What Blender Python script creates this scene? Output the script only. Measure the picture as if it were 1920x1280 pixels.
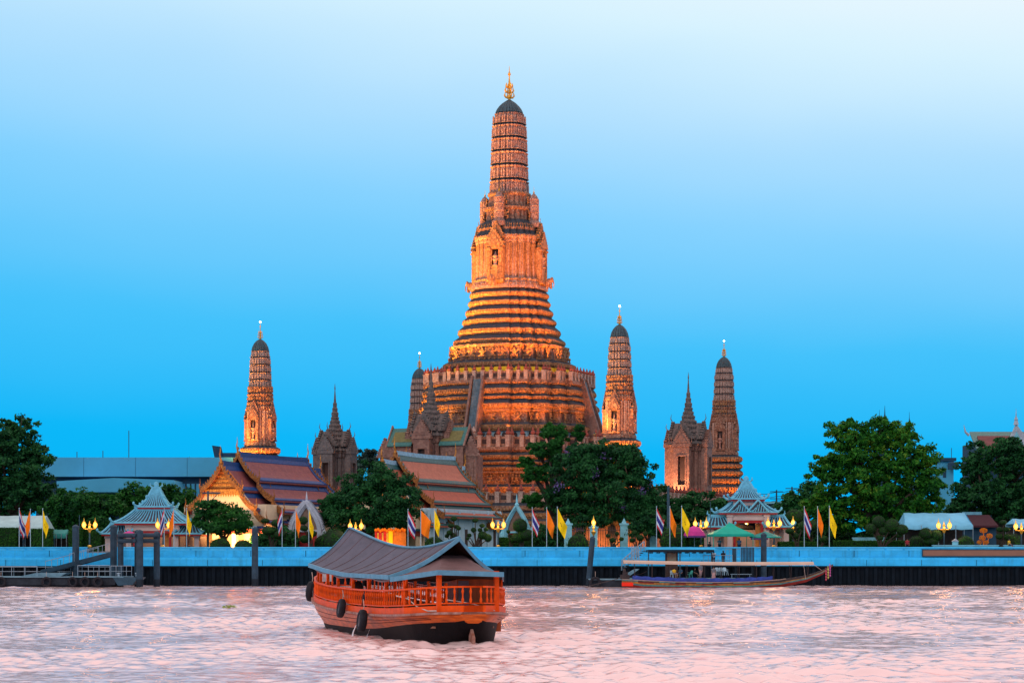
import bpy, bmesh, math, random
import numpy as np
from mathutils import Vector, Matrix
R = math.radians; PI = math.pi
random.seed(7); rng = np.random.default_rng(7)
for o in list(bpy.data.objects): bpy.data.objects.remove(o)
SC = bpy.context.scene; COL = SC.collection
# ---------------------------------------------------------------- camera
F = 4360.0; CAMH = 3.3; YH = 1048.0
cam = bpy.data.cameras.new('camera'); co = bpy.data.objects.new('camera', cam); COL.objects.link(co)
co.location = (0, 0, CAMH); co.rotation_euler = (R(90), 0, 0)
cam.sensor_width = 36; cam.lens = 36*F/1920; cam.shift_y = (YH-640)/1920
cam.clip_start = 1; cam.clip_end = 6000
SC.camera = co
# ---------------------------------------------------------------- dusk sky
world = bpy.data.worlds.new('World'); SC.world = world; world.use_nodes = True
wn = world.node_tree.nodes; wl = world.node_tree.links; wn.clear()
wo = wn.new('ShaderNodeOutputWorld'); bg = wn.new('ShaderNodeBackground'); wl.new(bg.outputs[0], wo.inputs[0])
tc = wn.new('ShaderNodeTexCoord'); sx = wn.new('ShaderNodeSeparateXYZ'); wl.new(tc.outputs['Generated'], sx.inputs[0])
cl = wn.new('ShaderNodeClamp'); cl.inputs['Min'].default_value = -.3; cl.inputs['Max'].default_value = .3
wl.new(sx.outputs['X'], cl.inputs['Value'])
ma0 = wn.new('ShaderNodeMath'); ma0.operation = 'MULTIPLY_ADD'; ma0.inputs[1].default_value = .65; ma0.inputs[2].default_value = 1.0
wl.new(cl.outputs[0], ma0.inputs[0])
ma = wn.new('ShaderNodeMath'); ma.operation = 'MULTIPLY'
wl.new(ma0.outputs[0], ma.inputs[0]); wl.new(sx.outputs['Z'], ma.inputs[1])
wnz = wn.new('ShaderNodeTexNoise'); wnz.inputs['Scale'].default_value = 5; wnz.inputs['Detail'].default_value = 3
wm = wn.new('ShaderNodeMapping'); wm.inputs['Scale'].default_value = (1, 1, 3.5)
wl.new(tc.outputs['Generated'], wm.inputs[0]); wl.new(wm.outputs[0], wnz.inputs['Vector'])
mb_ = wn.new('ShaderNodeMath'); mb_.operation = 'MULTIPLY_ADD'; mb_.inputs[1].default_value = .022
wl.new(wnz.outputs[0], mb_.inputs[0]); wl.new(ma.outputs[0], mb_.inputs[2])
mb2 = wn.new('ShaderNodeMath'); mb2.operation = 'SUBTRACT'; mb2.inputs[1].default_value = .011
wl.new(mb_.outputs[0], mb2.inputs[0])
rp = wn.new('ShaderNodeValToRGB'); wl.new(mb2.outputs[0], rp.inputs[0])
SKY = [(0, (.0, .455, .93)), (.05, (.004, .475, .945)), (.095, (.06, .54, .97)), (.147, (.23, .64, 1.0)),
       (.19, (.43, .74, 1.0)), (.235, (.68, .89, 1.0)), (.29, (.93, .97, 1.0)), (.45, (1.12, .97, .98)), (1, (1.12, .92, .94))]
el = rp.color_ramp.elements
while len(el) < len(SKY): el.new(.5)
for e, (p, c) in zip(el, SKY): e.position = p; e.color = (*c, 1)
wl.new(rp.outputs[0], bg.inputs[0]); bg.inputs[1].default_value = 1.0
# soft low afterglow from behind the photographer
sun = bpy.data.lights.new('sun', 'SUN'); sun.energy = .6; sun.angle = R(10); sun.color = (1, .84, .74)
so = bpy.data.objects.new('sun', sun); COL.objects.link(so); so.rotation_euler = (R(64), 0, R(-38))
SC.render.engine = 'CYCLES'
SC.view_settings.view_transform = 'Standard'; SC.view_settings.look = 'None'
SC.view_settings.exposure = 0; SC.view_settings.gamma = 1
# ---------------------------------------------------------------- helpers
def P(px, py, Y): return Vector(((px-960)/F*Y, Y, CAMH-(py-YH)/F*Y))
def XP(px, Y): return (px-960)/F*Y
def ZP(py, Y): return CAMH-(py-YH)/F*Y
def S(px, Y): return px/F*Y

class MB:
    def __init__(s): s.v = []; s.f = []; s.m = []; s.mi = 0
    def add(s, vs, fs, mi=None):
        b = len(s.v); s.v.extend([tuple(p) for p in vs]); k = s.mi if mi is None else mi
        for f in fs: s.f.append(tuple(i+b for i in f)); s.m.append(k)
    def box(s, x0, x1, y0, y1, z0, z1, mi=None):
        s.add([(x0,y0,z0),(x1,y0,z0),(x1,y1,z0),(x0,y1,z0),(x0,y0,z1),(x1,y0,z1),(x1,y1,z1),(x0,y1,z1)],
              [(0,3,2,1),(4,5,6,7),(0,1,5,4),(1,2,6,5),(2,3,7,6),(3,0,4,7)], mi); return s
    def cbox(s, c, sz, rz=0, mi=None):
        ca, sa = math.cos(rz), math.sin(rz); hx, hy, hz = sz[0]/2, sz[1]/2, sz[2]/2
        vs = []
        for dz in (-hz, hz):
            for dx, dy in ((-hx,-hy),(hx,-hy),(hx,hy),(-hx,hy)):
                vs.append((c[0]+dx*ca-dy*sa, c[1]+dx*sa+dy*ca, c[2]+dz))
        s.add(vs, [(0,3,2,1),(4,5,6,7),(0,1,5,4),(1,2,6,5),(2,3,7,6),(3,0,4,7)], mi); return s
    def loft(s, rings, cap0=True, cap1=True, mi=None, closed=True, mis=None):
        n = len(rings[0]); vs = [p for r in rings for p in r]; fs = []; b = len(s.v)
        s.v.extend([tuple(p) for p in vs]); k = s.mi if mi is None else mi
        for i in range(len(rings)-1):
            kk = k if mis is None else mis[i]
            for j in range(n if closed else n-1):
                a = b+i*n+j; c = b+i*n+(j+1) % n
                s.f.append((a, c, c+n, a+n)); s.m.append(kk)
        if cap0: s.f.append(tuple(b+j for j in range(n-1, -1, -1))); s.m.append(k)
        if cap1: s.f.append(tuple(b+(len(rings)-1)*n+j for j in range(n))); s.m.append(k)
        return s
    def lathe(s, prof, n=12, c=(0,0,0), mi=None, ph=0):
        return s.loft([[(c[0]+r*math.cos(ph+2*PI*j/n), c[1]+r*math.sin(ph+2*PI*j/n), c[2]+z) for j in range(n)] for r, z in prof], mi=mi)
    def tube(s, pts, rad, n=6, mi=None, flat=1.0):
        pts = [Vector(p) for p in pts]
        if not hasattr(rad, '__len__'): rad = [rad]*len(pts)
        rings = []
        for i, p in enumerate(pts):
            d = (pts[min(i+1, len(pts)-1)]-pts[max(i-1, 0)])
            if d.length < 1e-9: d = Vector((0,0,1))
            d.normalize(); up = Vector((0,0,1)) if abs(d.z) < .9 else Vector((0,1,0))
            a = d.cross(up).normalized(); b = a.cross(d).normalized()
            rings.append([p+(a*math.cos(2*PI*j/n)+b*math.sin(2*PI*j/n)*flat)*rad[i] for j in range(n)])
        return s.loft(rings, mi=mi)
    def ext(s, poly, vec, mi=None):
        n = len(poly); vec = Vector(vec); p0 = [Vector(p) for p in poly]; p1 = [p+vec for p in p0]
        fs = [tuple(range(n-1, -1, -1)), tuple(range(n, 2*n))]+[(j, (j+1) % n, (j+1) % n+n, j+n) for j in range(n)]
        s.add(p0+p1, fs, mi); return s
    def ball(s, c, r, n=8, m=5, mi=None):
        rx, ry, rz = r if hasattr(r, '__len__') else (r, r, r)
        return s.loft([[(c[0]+rx*math.sin(t)*math.cos(2*PI*j/n), c[1]+ry*math.sin(t)*math.sin(2*PI*j/n), c[2]-rz*math.cos(t)) for j in range(n)]
                       for t in [PI*(i+.35)/(m+.7) if 0 < i < m else (.04 if i == 0 else PI-.04) for i in range(m+1)]], mi=mi)
    def build(s, name, mat, parent=None, smooth=False, kind=None):
        me = bpy.data.meshes.new(name); me.from_pydata(s.v, [], s.f)
        mats = mat if isinstance(mat, (list, tuple)) else [mat]
        for m in mats: me.materials.append(m)
        if len(mats) > 1: me.polygons.foreach_set('material_index', s.m)
        if smooth: me.polygons.foreach_set('use_smooth', [True]*len(s.f))
        bm = bmesh.new(); bm.from_mesh(me); bmesh.ops.recalc_face_normals(bm, faces=bm.faces); bm.to_mesh(me); bm.free()
        o = bpy.data.objects.new(name, me); COL.objects.link(o)
        if parent: o.parent = parent
        if kind: o['kind'] = kind
        return o

def tag(o, label, cat, group=None):
    o['label'] = label; o['category'] = cat
    if group: o['group'] = group
    return o
def thing(name, label, cat, loc=(0,0,0), rz=0, group=None):
    o = bpy.data.objects.new(name, None); COL.objects.link(o); o.empty_display_size = .3
    o.location = loc; o.rotation_euler = (0, 0, rz); return tag(o, label, cat, group)
def struct(o): o['kind'] = 'structure'; return o
def inst(me, name, parent, loc, rz=0, sc=(1,1,1), rot=None):
    o = bpy.data.objects.new(name, me); COL.objects.link(o); o.parent = parent
    o.location = loc; o.rotation_euler = rot if rot else (0, 0, rz); o.scale = sc if hasattr(sc, '__len__') else (sc,)*3; return o
def copy_tree(o, parent=None):
    c = o.copy(); COL.objects.link(c)
    if parent: c.parent = parent
    for ch in [x for x in bpy.data.objects if x.parent == o]: copy_tree(ch, c)
    return c
def mesh_only(mb, name, mat, smooth=False):
    o = mb.build(name, mat, None, smooth); me = o.data; bpy.data.objects.remove(o); return me

# ---------------------------------------------------------------- materials
def N(nt, t, **k):
    n = nt.nodes.new(t)
    for a, b in k.items():
        if a in n.inputs: n.inputs[a].default_value = b
        else: setattr(n, a, b)
    return n
def pm(name, col, rough=.6, var=.2, scale=1.5, bump=0, bscale=None, metal=0, stretch=(1,1,1), spec=.18, hue=None, emit=0):
    m = bpy.data.materials.new(name); m.use_nodes = True; nt = m.node_tree; b = nt.nodes['Principled BSDF']
    L = nt.links.new
    g = N(nt, 'ShaderNodeNewGeometry'); mp = N(nt, 'ShaderNodeMapping'); mp.inputs['Scale'].default_value = stretch
    L(g.outputs['Position'], mp.inputs[0])
    nz = N(nt, 'ShaderNodeTexNoise', Scale=scale, Detail=5.0, Roughness=.65); L(mp.outputs[0], nz.inputs['Vector'])
    r = N(nt, 'ShaderNodeValToRGB'); L(nz.outputs[0], r.inputs[0])
    c = np.array(col); c2 = np.array(hue) if hue is not None else c*(1-var)
    c1 = np.minimum(c*(1+var*.6), 1)
    r.color_ramp.elements[0].position = .32; r.color_ramp.elements[1].position = .7
    r.color_ramp.elements[0].color = (*c2, 1); r.color_ramp.elements[1].color = (*c1, 1)
    L(r.outputs[0], b.inputs['Base Color'])
    b.inputs['Roughness'].default_value = rough; b.inputs['Metallic'].default_value = metal
    b.inputs['Specular IOR Level'].default_value = spec
    if bump:
        n2 = N(nt, 'ShaderNodeTexNoise', Scale=bscale or scale*6, Detail=4.0); L(mp.outputs[0], n2.inputs['Vector'])
        bp = N(nt, 'ShaderNodeBump', Strength=bump, Distance=.1); L(n2.outputs[0], bp.inputs['Height']); L(bp.outputs[0], b.inputs['Normal'])
    if emit:
        b.inputs['Emission Color'].default_value = (*col, 1); b.inputs['Emission Strength'].default_value = emit
    return m
def mosaic(name, cols, scale=2.6, grime=.5, gcol=(.10,.075,.07), bump=.4):
    """stucco set with broken porcelain: voronoi shards, cream joints, soot patches"""
    mean = np.mean(np.array(cols), 0); cols = [tuple(mean+(np.array(c)-mean)*.55) for c in cols]
    m = bpy.data.materials.new(name); m.use_nodes = True; nt = m.node_tree; b = nt.nodes['Principled BSDF']; L = nt.links.new
    g = N(nt, 'ShaderNodeNewGeometry')
    v = N(nt, 'ShaderNodeTexVoronoi', Scale=scale); L(g.outputs['Position'], v.inputs['Vector'])
    sp = N(nt, 'ShaderNodeSeparateColor'); L(v.outputs['Color'], sp.inputs[0])
    r = N(nt, 'ShaderNodeValToRGB'); r.color_ramp.interpolation = 'CONSTANT'; L(sp.outputs[0], r.inputs[0])
    e = r.color_ramp.elements
    while len(e) < len(cols): e.new(.5)
    for k, (a, c) in enumerate(zip(e, cols)): a.position = k/len(cols); a.color = (*c, 1)
    nz = N(nt, 'ShaderNodeTexNoise', Scale=.45, Detail=6.0, Roughness=.7); L(g.outputs['Position'], nz.inputs['Vector'])
    rr = N(nt, 'ShaderNodeMapRange'); rr.inputs['From Min'].default_value = .5; rr.inputs['From Max'].default_value = .72
    rr.inputs['To Max'].default_value = grime; L(nz.outputs[0], rr.inputs['Value'])
    mx = N(nt, 'ShaderNodeMix', data_type='RGBA'); mx.inputs['B'].default_value = (*gcol, 1)
    L(rr.outputs[0], mx.inputs['Factor']); L(r.outputs[0], mx.inputs['A']); L(mx.outputs['Result'], b.inputs['Base Color'])
    b.inputs['Roughness'].default_value = .55; b.inputs['Specular IOR Level'].default_value = .2
    bp = N(nt, 'ShaderNodeBump', Strength=bump, Distance=.12); L(v.outputs['Distance'], bp.inputs['Height']); L(bp.outputs[0], b.inputs['Normal'])
    return m
def leafmat(name, c1, c2, c3=None):
    m = bpy.data.materials.new(name); m.use_nodes = True; nt = m.node_tree; b = nt.nodes['Principled BSDF']; L = nt.links.new
    g = N(nt, 'ShaderNodeNewGeometry')
    nz = N(nt, 'ShaderNodeTexNoise', Scale=.35, Detail=3.0); L(g.outputs['Position'], nz.inputs['Vector'])
    ad = N(nt, 'ShaderNodeMath', operation='MULTIPLY_ADD'); ad.inputs[1].default_value = .45; L(g.outputs['Random Per Island'], ad.inputs[0]); L(nz.outputs[0], ad.inputs[2])
    r = N(nt, 'ShaderNodeValToRGB'); L(ad.outputs[0], r.inputs[0]); e = r.color_ramp.elements
    e[0].position = .42; e[1].position = .95; e[0].color = (*c1, 1); e[1].color = (*c2, 1)
    if c3: k = e.new(1.0); k.color = (*c3, 1); e[1].position = .85
    L(r.outputs[0], b.inputs['Base Color']); b.inputs['Roughness'].default_value = .5; b.inputs['Specular IOR Level'].default_value = .1
    tr = N(nt, 'ShaderNodeBsdfTranslucent'); L(r.outputs[0], tr.inputs[0]); mx = N(nt, 'ShaderNodeMixShader'); mx.inputs[0].default_value = .28
    L(b.outputs[0], mx.inputs[1]); L(tr.outputs[0], mx.inputs[2]); L(mx.outputs[0], nt.nodes['Material Output'].inputs[0])
    return m
M = {}
M['prang'] = mosaic('prang_mosaic', [(.24,.095,.06),(.36,.18,.12),(.15,.055,.035),(.29,.13,.085),(.09,.04,.03),(.44,.27,.19)], scale=4.2, grime=.4)
M['prang_up'] = mosaic('prang_tower_mosaic', [(.32,.14,.105),(.46,.26,.21),(.21,.085,.065),(.36,.18,.14),(.14,.07,.06),(.56,.38,.32)], scale=5.0, grime=.3)
M['ring'] = mosaic('ring_mosaic', [(.30,.115,.04),(.42,.20,.08),(.18,.065,.03),(.33,.13,.05),(.10,.04,.025),(.48,.28,.14)], scale=4.6, grime=.3)
M['prang_pale'] = mosaic('pale_shaft_mosaic', [(.36,.21,.17),(.46,.31,.26),(.25,.14,.115),(.40,.26,.22),(.17,.11,.10),(.52,.39,.34)], scale=6.0, grime=.35)
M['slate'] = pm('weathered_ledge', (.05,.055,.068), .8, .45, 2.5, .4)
M['dome'] = pm('dome_green_tile', (.035,.085,.11), .5, .5, 3.0, .4, hue=(.06,.06,.065))
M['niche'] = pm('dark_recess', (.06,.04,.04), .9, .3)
M['niche_blue'] = pm('pale_blue_stucco', (.30,.46,.52), .7, .45, 1.2, .3, hue=(.12,.18,.22))
M['post'] = mosaic('post_mosaic', [(.42,.26,.21),(.50,.36,.30),(.32,.17,.14)], scale=5, grime=.25)
M['urn'] = pm('red_urn', (.30,.07,.05), .5, .35, 3)
M['ycloth'] = pm('saffron_cloth', (.80,.46,.02), .8, .15, 1, .2)
M['gold'] = pm('gilt', (.80,.38,.05), .35, .3, 3, .2, metal=.4)
M['goldp'] = pm('gilded_carving', (.62,.28,.05), .4, .6, 5, .9, 9, metal=.3, hue=(.22,.06,.02))
M['glint'] = pm('finial_glint', (1,.92,.8), .4, 0, emit=25)  # emission stands in for the bright reflection at the finial tips
M['lantern'] = pm('lantern_glass', (1,.52,.10), .3, 0, emit=1.3)
M['lantern_top'] = pm('lantern_gilt', (.75,.42,.08), .35, .3, 4, metal=.6)
M['mondop'] = mosaic('mondop_mosaic', [(.22,.105,.08),(.30,.165,.13),(.15,.07,.058),(.25,.13,.10)], scale=3, grime=.45)
M['mondop_roof'] = pm('mondop_roof_stone', (.17,.12,.11), .8, .45, 2.2, .6, hue=(.06,.07,.07))
M['stone_gray'] = pm('grey_stair_stone', (.30,.26,.26), .8, .35, 2, .3)
M['stair'] = pm('stair_stone', (.12,.17,.21), .8, .4, 2, .3)
# ---------------------------------------------------------------- redented plans
def quad_plan(q):
    """q: first-quadrant points from the +x face to the diagonal; mirrored to a full redented plan"""
    q = q+[(y, x) for x, y in reversed(q) if (y, x) not in q]
    out = []
    for k in range(4):
        c, s = round(math.cos(k*PI/2)), round(math.sin(k*PI/2))
        out += [(x*c-y*s, x*s+y*c) for x, y in q]
    return out
PLAN = quad_plan([(1,.40),(.91,.40),(.91,.60),(.79,.60),(.79,.79)])
RIBP = quad_plan([(1,.15),(.91,.15),(.91,.21),(1,.21),(1,.40),(.89,.40),(.89,.47),(.93,.47),(.93,.60),(.82,.60),(.82,.66),(.84,.66),(.84,.75),(.76,.76)])
SQP = quad_plan([(1,.80),(.975,.80),(.975,.90),(.94,.90),(.94,.94)])
EXT = max(abs(x*math.cos(R(22.4))-y*math.sin(R(22.4))) for x, y in PLAN)
def ringp(plan, r, z): return [(x*r, y*r, z) for x, y in plan]
def walk(plan, r, step, off=0):
    out = []; n = len(plan)
    for i in range(n):
        a = Vector(plan[i])*r; b = Vector(plan[(i+1) % n])*r; d = b-a; L = d.length
        if L < step*.7: continue
        k = max(1, round(L/step)); nrm = Vector((d.y, -d.x)).normalized()
        for j in range(k):
            p = a+d*((j+.5)/k)
            out.append((p.x+nrm.x*off, p.y+nrm.y*off, nrm.x, nrm.y))
    return out
def studs(mb, plan, r, z, step, w, h, d, mi=None, pointed=True):
    for x, y, nx, ny in walk(plan, r, step):
        tx, ty = -ny, nx
        if pointed:
            vs = [(x-tx*w/2, y-ty*w/2, z), (x+tx*w/2, y+ty*w/2, z), (x, y, z+h), (x+nx*d, y+ny*d, z+h*.38)]
            mb.add(vs, [(0,1,3),(1,2,3),(2,0,3)], mi)
        else:
            vs = [(x-tx*w/2, y-ty*w/2, z), (x+tx*w/2, y+ty*w/2, z), (x+tx*w/2, y+ty*w/2, z+h*.7), (x, y, z+h), (x-tx*w/2, y-ty*w/2, z+h*.7)]
            vs += [(a+nx*d, b+ny*d, c) for a, b, c in vs]
            mb.add(vs, [(5,6,7,8,9),(0,1,6,5),(1,2,7,6),(2,3,8,7),(3,4,9,8),(4,0,5,9)], mi)
def ring_part(par, plan, z0, z1, r0, r1, over, name='moulding_ring', step=.42, top=.42):
    """one carved course: underside flares out, carved face, sloping dark ledge back to the next course"""
    H = z1-z0; mb = MB()
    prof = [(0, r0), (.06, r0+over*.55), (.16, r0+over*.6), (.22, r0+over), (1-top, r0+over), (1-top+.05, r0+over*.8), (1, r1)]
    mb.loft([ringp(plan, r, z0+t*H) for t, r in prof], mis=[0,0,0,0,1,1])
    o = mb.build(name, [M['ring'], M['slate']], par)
    m2 = MB(); h = H*(1-top-.2)
    studs(m2, plan, r0+over-.01, z0+.20*H, step, step*.86, h*1.15, .16+.05*over)
    studs(m2, plan, r0+over*.56, z0+.03*H, step*.7, step*.5, .17*H, .08)
    m2.build('lotus_petals', M['ring'], o, kind='stuff')
    return o
def figure_mesh():
    """crouching guardian with knees spread and both arms raised to carry the ledge above; 1 unit tall, faces -y"""
    mb = MB()
    mb.loft([[(.16*s*math.cos(a), -.10+.11*s*math.sin(a), z) for a in [2*PI*j/8 for j in range(8)]] for z, s in ((.26,.7),(.34,1),(.46,.85),(.58,1.15),(.66,.9),(.70,.4))])
    mb.ball((0,-.12,.79), (.10,.10,.115), 8, 5)
    mb.lathe([(.10,.86),(.11,.885),(.06,.92),(.02,1.0)], 6, (0,-.12,0))
    for s in (-1, 1):
        mb.tube([(s*.10,-.10,.32),(s*.30,-.22,.30),(s*.27,-.16,.12),(s*.25,-.18,.02)], [.10,.085,.06,.05], 6)
        mb.box(s*.25-.06, s*.25+.06, -.30, -.10, 0, .06)
        mb.tube([(s*.15,-.10,.64),(s*.33,-.12,.66),(s*.36,-.10,.82),(s*.30,-.08,.99)], [.07,.06,.05,.06], 6)
    return mesh_only(mb, 'guardian_figure', M['ring'])
FIG = figure_mesh()
def statue_mesh():
    mb = MB()
    mb.lathe([(.20,0),(.22,.05),(.15,.1),(.13,.3),(.17,.48),(.12,.55),(.19,.66),(.20,.74),(.07,.79)], 8)
    mb.ball((0,0,.86), (.085,.085,.1), 8, 4); mb.lathe([(.09,.9),(.05,.95),(.02,1.06)], 6)
    for s in (-1, 1): mb.tube([(s*.19,0,.73),(s*.27,-.03,.56),(s*.17,-.14,.46)], [.06,.05,.04], 5)
    return mesh_only(mb, 'niche_statue', M['prang_up'])
STAT = statue_mesh()
def figure_row(par, plan, r, z0, h, step, front=True):
    for x, y, nx, ny in walk(plan, r, step):
        if front and (nx*-.381+ny*.925*-1)*-1 < -2: continue
        wy = nx*math.sin(R(-22.4))+ny*math.cos(R(-22.4))
        if front and wy > .55: continue
        inst(FIG, 'guardian_figure', par, (x+nx*.18*h, y+ny*.18*h, z0), math.atan2(ny, nx)+PI/2, (h*.98, h*.8, h))
def flame_gable(w, h, d, y, z, x=0, curl=True):
    """pointed pediment outline with a stepped flaming rim (in xz), extruded along +y from y"""
    pts = []
    n = 7
    for i in range(n+1):
        t = i/n; xx = w/2*(1-t)**1.15*(1 if i else 1.06); zz = h*(t**.85)
        pts.append((xx, zz))
        if 0 < i < n and curl: pts.append((xx+.045*w, zz+.055*h))
    pts = [(p[0], p[1]) for p in pts]
    poly = [(x+a, y, z+b) for a, b in pts]+[(x-a, y, z+b) for a, b in reversed(pts[:-1])]
    return poly
def rotated(mb, ang):
    c, s = math.cos(ang), math.sin(ang); mb.v = [(x*c-y*s, x*s+y*c, z) for x, y, z in mb.v]; return mb
def portico(par, ang, r, z0, w, h, d, ped, mat, nich=.42, statue=True, n0=.06, n1=.93):
    """niche porch: two pilasters and lintel round a dark recess with a statue, double flaming pediment on top"""
    yo = -(r+d); nw = w*nich/2
    mb = MB(); mb.box(-w/2, -nw, yo, -r+.3, z0, z0+h); mb.box(nw, w/2, yo, -r+.3, z0, z0+h)
    mb.box(-nw, nw, yo, -r+.3, z0, z0+h*n0); mb.box(-nw, nw, yo+.02, -r+.3, z0+h*n1, z0+h)
    for s in (-1, 1):
        mb.box(s*w*.36-w*.06, s*w*.36+w*.06, yo-.12*d, yo, z0, z0+h*.97)
        mb.box(s*w*.40-w*.13, s*w*.40+w*.13, yo-.2*d, yo+.01, z0+h*.90, z0+h*.96); mb.box(s*w*.40-w*.13, s*w*.40+w*.13, yo-.2*d, yo+.01, z0-.01, z0+h*.07)
    p = rotated(mb, ang).build('portico', mat, par)
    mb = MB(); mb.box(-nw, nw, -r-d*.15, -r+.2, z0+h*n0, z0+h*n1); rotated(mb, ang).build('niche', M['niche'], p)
    for k, (sc, zz, yy) in enumerate(((1.16, 0, -.12*d), (1.0, ped*.42, .35*d))):
        mb = MB(); poly = flame_gable(w*sc, ped*.78, 0, yo+yy, z0+h+zz)
        mb.ext(poly, (0, d*.7, 0))
        inner = flame_gable(w*sc*.66, ped*.5, 0, yo+yy-.06, z0+h+zz+.05*ped, curl=False); mb.ext(inner, (0, .07, 0))
        rotated(mb, ang).build('pediment', mat, p)
        mb = MB(); mb.ext([(0, yo+yy+d*.3, z0+h+zz+ped*.74), (.1, yo+yy+d*.3, z0+h+zz+ped*.76), (.02, yo+yy+d*.25, z0+h+zz+ped*1.0)], (0, .08, 0)); rotated(mb, ang).build('chofa', mat, p)
    if statue:
        c, s = math.cos(ang), math.sin(ang); y = yo+d*.25
        inst(STAT, 'niche_statue', p, (-y*s, y*c, z0+h*n0), ang, (h*.42, h*.42, h*(n1-n0)*.80))
    return p
def trident(par, z, h, lamp=True, gl=True):  # lamp adds the glowing ball that stands in for the tip's bright reflection
    """gilt thunderbolt finial: a stem with tiers of prongs curving out and up"""
    mb = MB(); mb.lathe([(.18*h/5,0),(.24*h/5,.1*h),(.11*h/5,.2*h),(.15*h/5,.5*h),(.08*h/5,.7*h),(.24*h/5,.76*h),(.08*h/5,.82*h),(.02,h)], 8, (0,0,z))
    for zz, rr, hh in ((.07,.15,.17),(.22,.13,.17),(.36,.10,.15)):
        for k in range(4):
            a = k*PI/2+PI/4
            mb.tube([(math.cos(a)*q*h, math.sin(a)*q*h, z+(zz+t)*h) for q, t in ((.01,0),(rr*.7,.02),(rr,.07),(rr*.85,hh))], [.024*h,.030*h,.027*h,.008*h], 5)
    f = mb.build('finial', M['gold'], par)
    if lamp:  # adds a glowing ball for the glint at the tip
        mb = MB(); mb.ball((0,0,z+h*1.03), .045*h, 8, 5); mb.build('finial_glint', M['glint'], f)
    return f
def tower(par, plan, segs, mat, petals=True):
    """segs: (z0, z1, r0, r1) storeys from the bottom up"""
    for z0, z1, r0, r1 in segs:
        H = z1-z0; mb = MB()
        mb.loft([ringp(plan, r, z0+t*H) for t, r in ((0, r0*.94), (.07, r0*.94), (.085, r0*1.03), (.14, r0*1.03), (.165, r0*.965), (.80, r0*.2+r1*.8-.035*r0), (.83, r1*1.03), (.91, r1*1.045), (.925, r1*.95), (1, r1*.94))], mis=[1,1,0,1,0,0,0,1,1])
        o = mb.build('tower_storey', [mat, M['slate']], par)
        if petals:
            m2 = MB(); st = max(.40, r0*.15)
            studs(m2, plan, r0*.975, z0+.14*H, st, st*.62, H*.60, st*.28, pointed=False)
            studs(m2, plan, r1*1.03, z0+.82*H, st*.6, st*.4, H*.11, .06)
            studs(m2, plan, r0*1.02, z0+.085*H, st*.6, st*.4, H*.06, .05)
            m2.build('antefix_panels', mat, o, kind='stuff')
def balustrade(par, plan, r, z, h, step, w, back=True):
    """parapet panels between square mosaic posts with red urn caps"""
    mb = MB(); n = len(plan)
    for zz0, zz1, t in ((0, .22*h, .16), (.62*h, .80*h, .16), (.22*h, .62*h, .05)):
        for s0 in (1,):
            ro = r+t/2; ri = r-t/2
            mb.loft([ringp(plan, ri, z+zz0), ringp(plan, ro, z+zz0), ringp(plan, ro, z+zz1), ringp(plan, ri, z+zz1), ringp(plan, ri, z+zz0)], False, False)
    b = mb.build('parapet', M['prang'], par)
    mb = MB()
    for x, y, nx, ny in walk(plan, r, step):
        mb.cbox((x+nx*.05, y+ny*.05, z+.42*h), (step*.45, .05, .34*h), math.atan2(ny, nx)+PI/2)
    mb.build('parapet_openings', M['niche'], b, kind='stuff')
    pmb = MB(); pmb.box(-w/2, w/2, -w/2, w/2, 0, h*.84); pmb.box(-w*.6, w*.6, -w*.6, w*.6, h*.84, h*.92)
    PO = mesh_only(pmb, 'balustrade_post', M['post'])
    um = MB(); um.lathe([(w*.35,0),(w*.62,h*.12),(w*.55,h*.26),(w*.25,h*.32),(w*.30,h*.38),(.03,h*.62)], 8); UR = mesh_only(um, 'urn_cap', M['urn'])
    for i in range(n):
        a = Vector(plan[i])*r; c = Vector(plan[(i+1) % n])*r; d = c-a; k = max(1, round(d.length/step))
        for j in range(k):
            p = a+d*(j/k); wy = p.x*math.sin(R(-22.4))+p.y*math.cos(R(-22.4))
            if wy > r*.45: continue
            po = inst(PO, 'balustrade_post', par, (p.x, p.y, z)); inst(UR, 'urn_cap', po, (0, 0, h*.92))
def stair(par, ang, r_top, z_top, r_bot, z_bot, w):
    """steep flight between two sloping cheek walls"""
    n = max(8, int((z_top-z_bot)/.36)); mb = MB()
    for i in range(n):
        z1 = z_bot+(i+1)*(z_top-z_bot)/n; r1 = r_bot+(r_top-r_bot)*i/n
        mb.box(-w/2, w/2, -r1, -r1+(r_bot-r_top)/n+.25, z1-.9, z1)
    s = rotated(mb, ang).build('stair_flight', M['stair'], par)
    for sd in (-1, 1):
        mb = MB(); x = sd*(w/2+.32)
        prof = [(x-.2, -(r_bot+.5), z_bot-.3), (x-.2, -(r_bot+.5), z_bot+.8), (x-.2, -(r_top+.1), z_top+.6), (x-.2, -(r_top-.6), z_top+.6), (x-.2, -(r_top-.8), z_bot-.3)]
        mb.ext(prof, (.36, 0, 0)); rotated(mb, ang).build('stair_cheek', M['mondop'], s)
        mb = MB(); mb.box(x-.42, x+.42, -(r_bot+.95), -(r_bot+.2), z_bot-.2, z_bot+2.4); mb.lathe([(.4,0),(.5,.15),(.3,.5),(.05,1.0)], 8, (x, -(r_bot+.57), z_bot+2.4))
        rotated(mb, ang).build('newel_post', M['post'], s)

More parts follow.
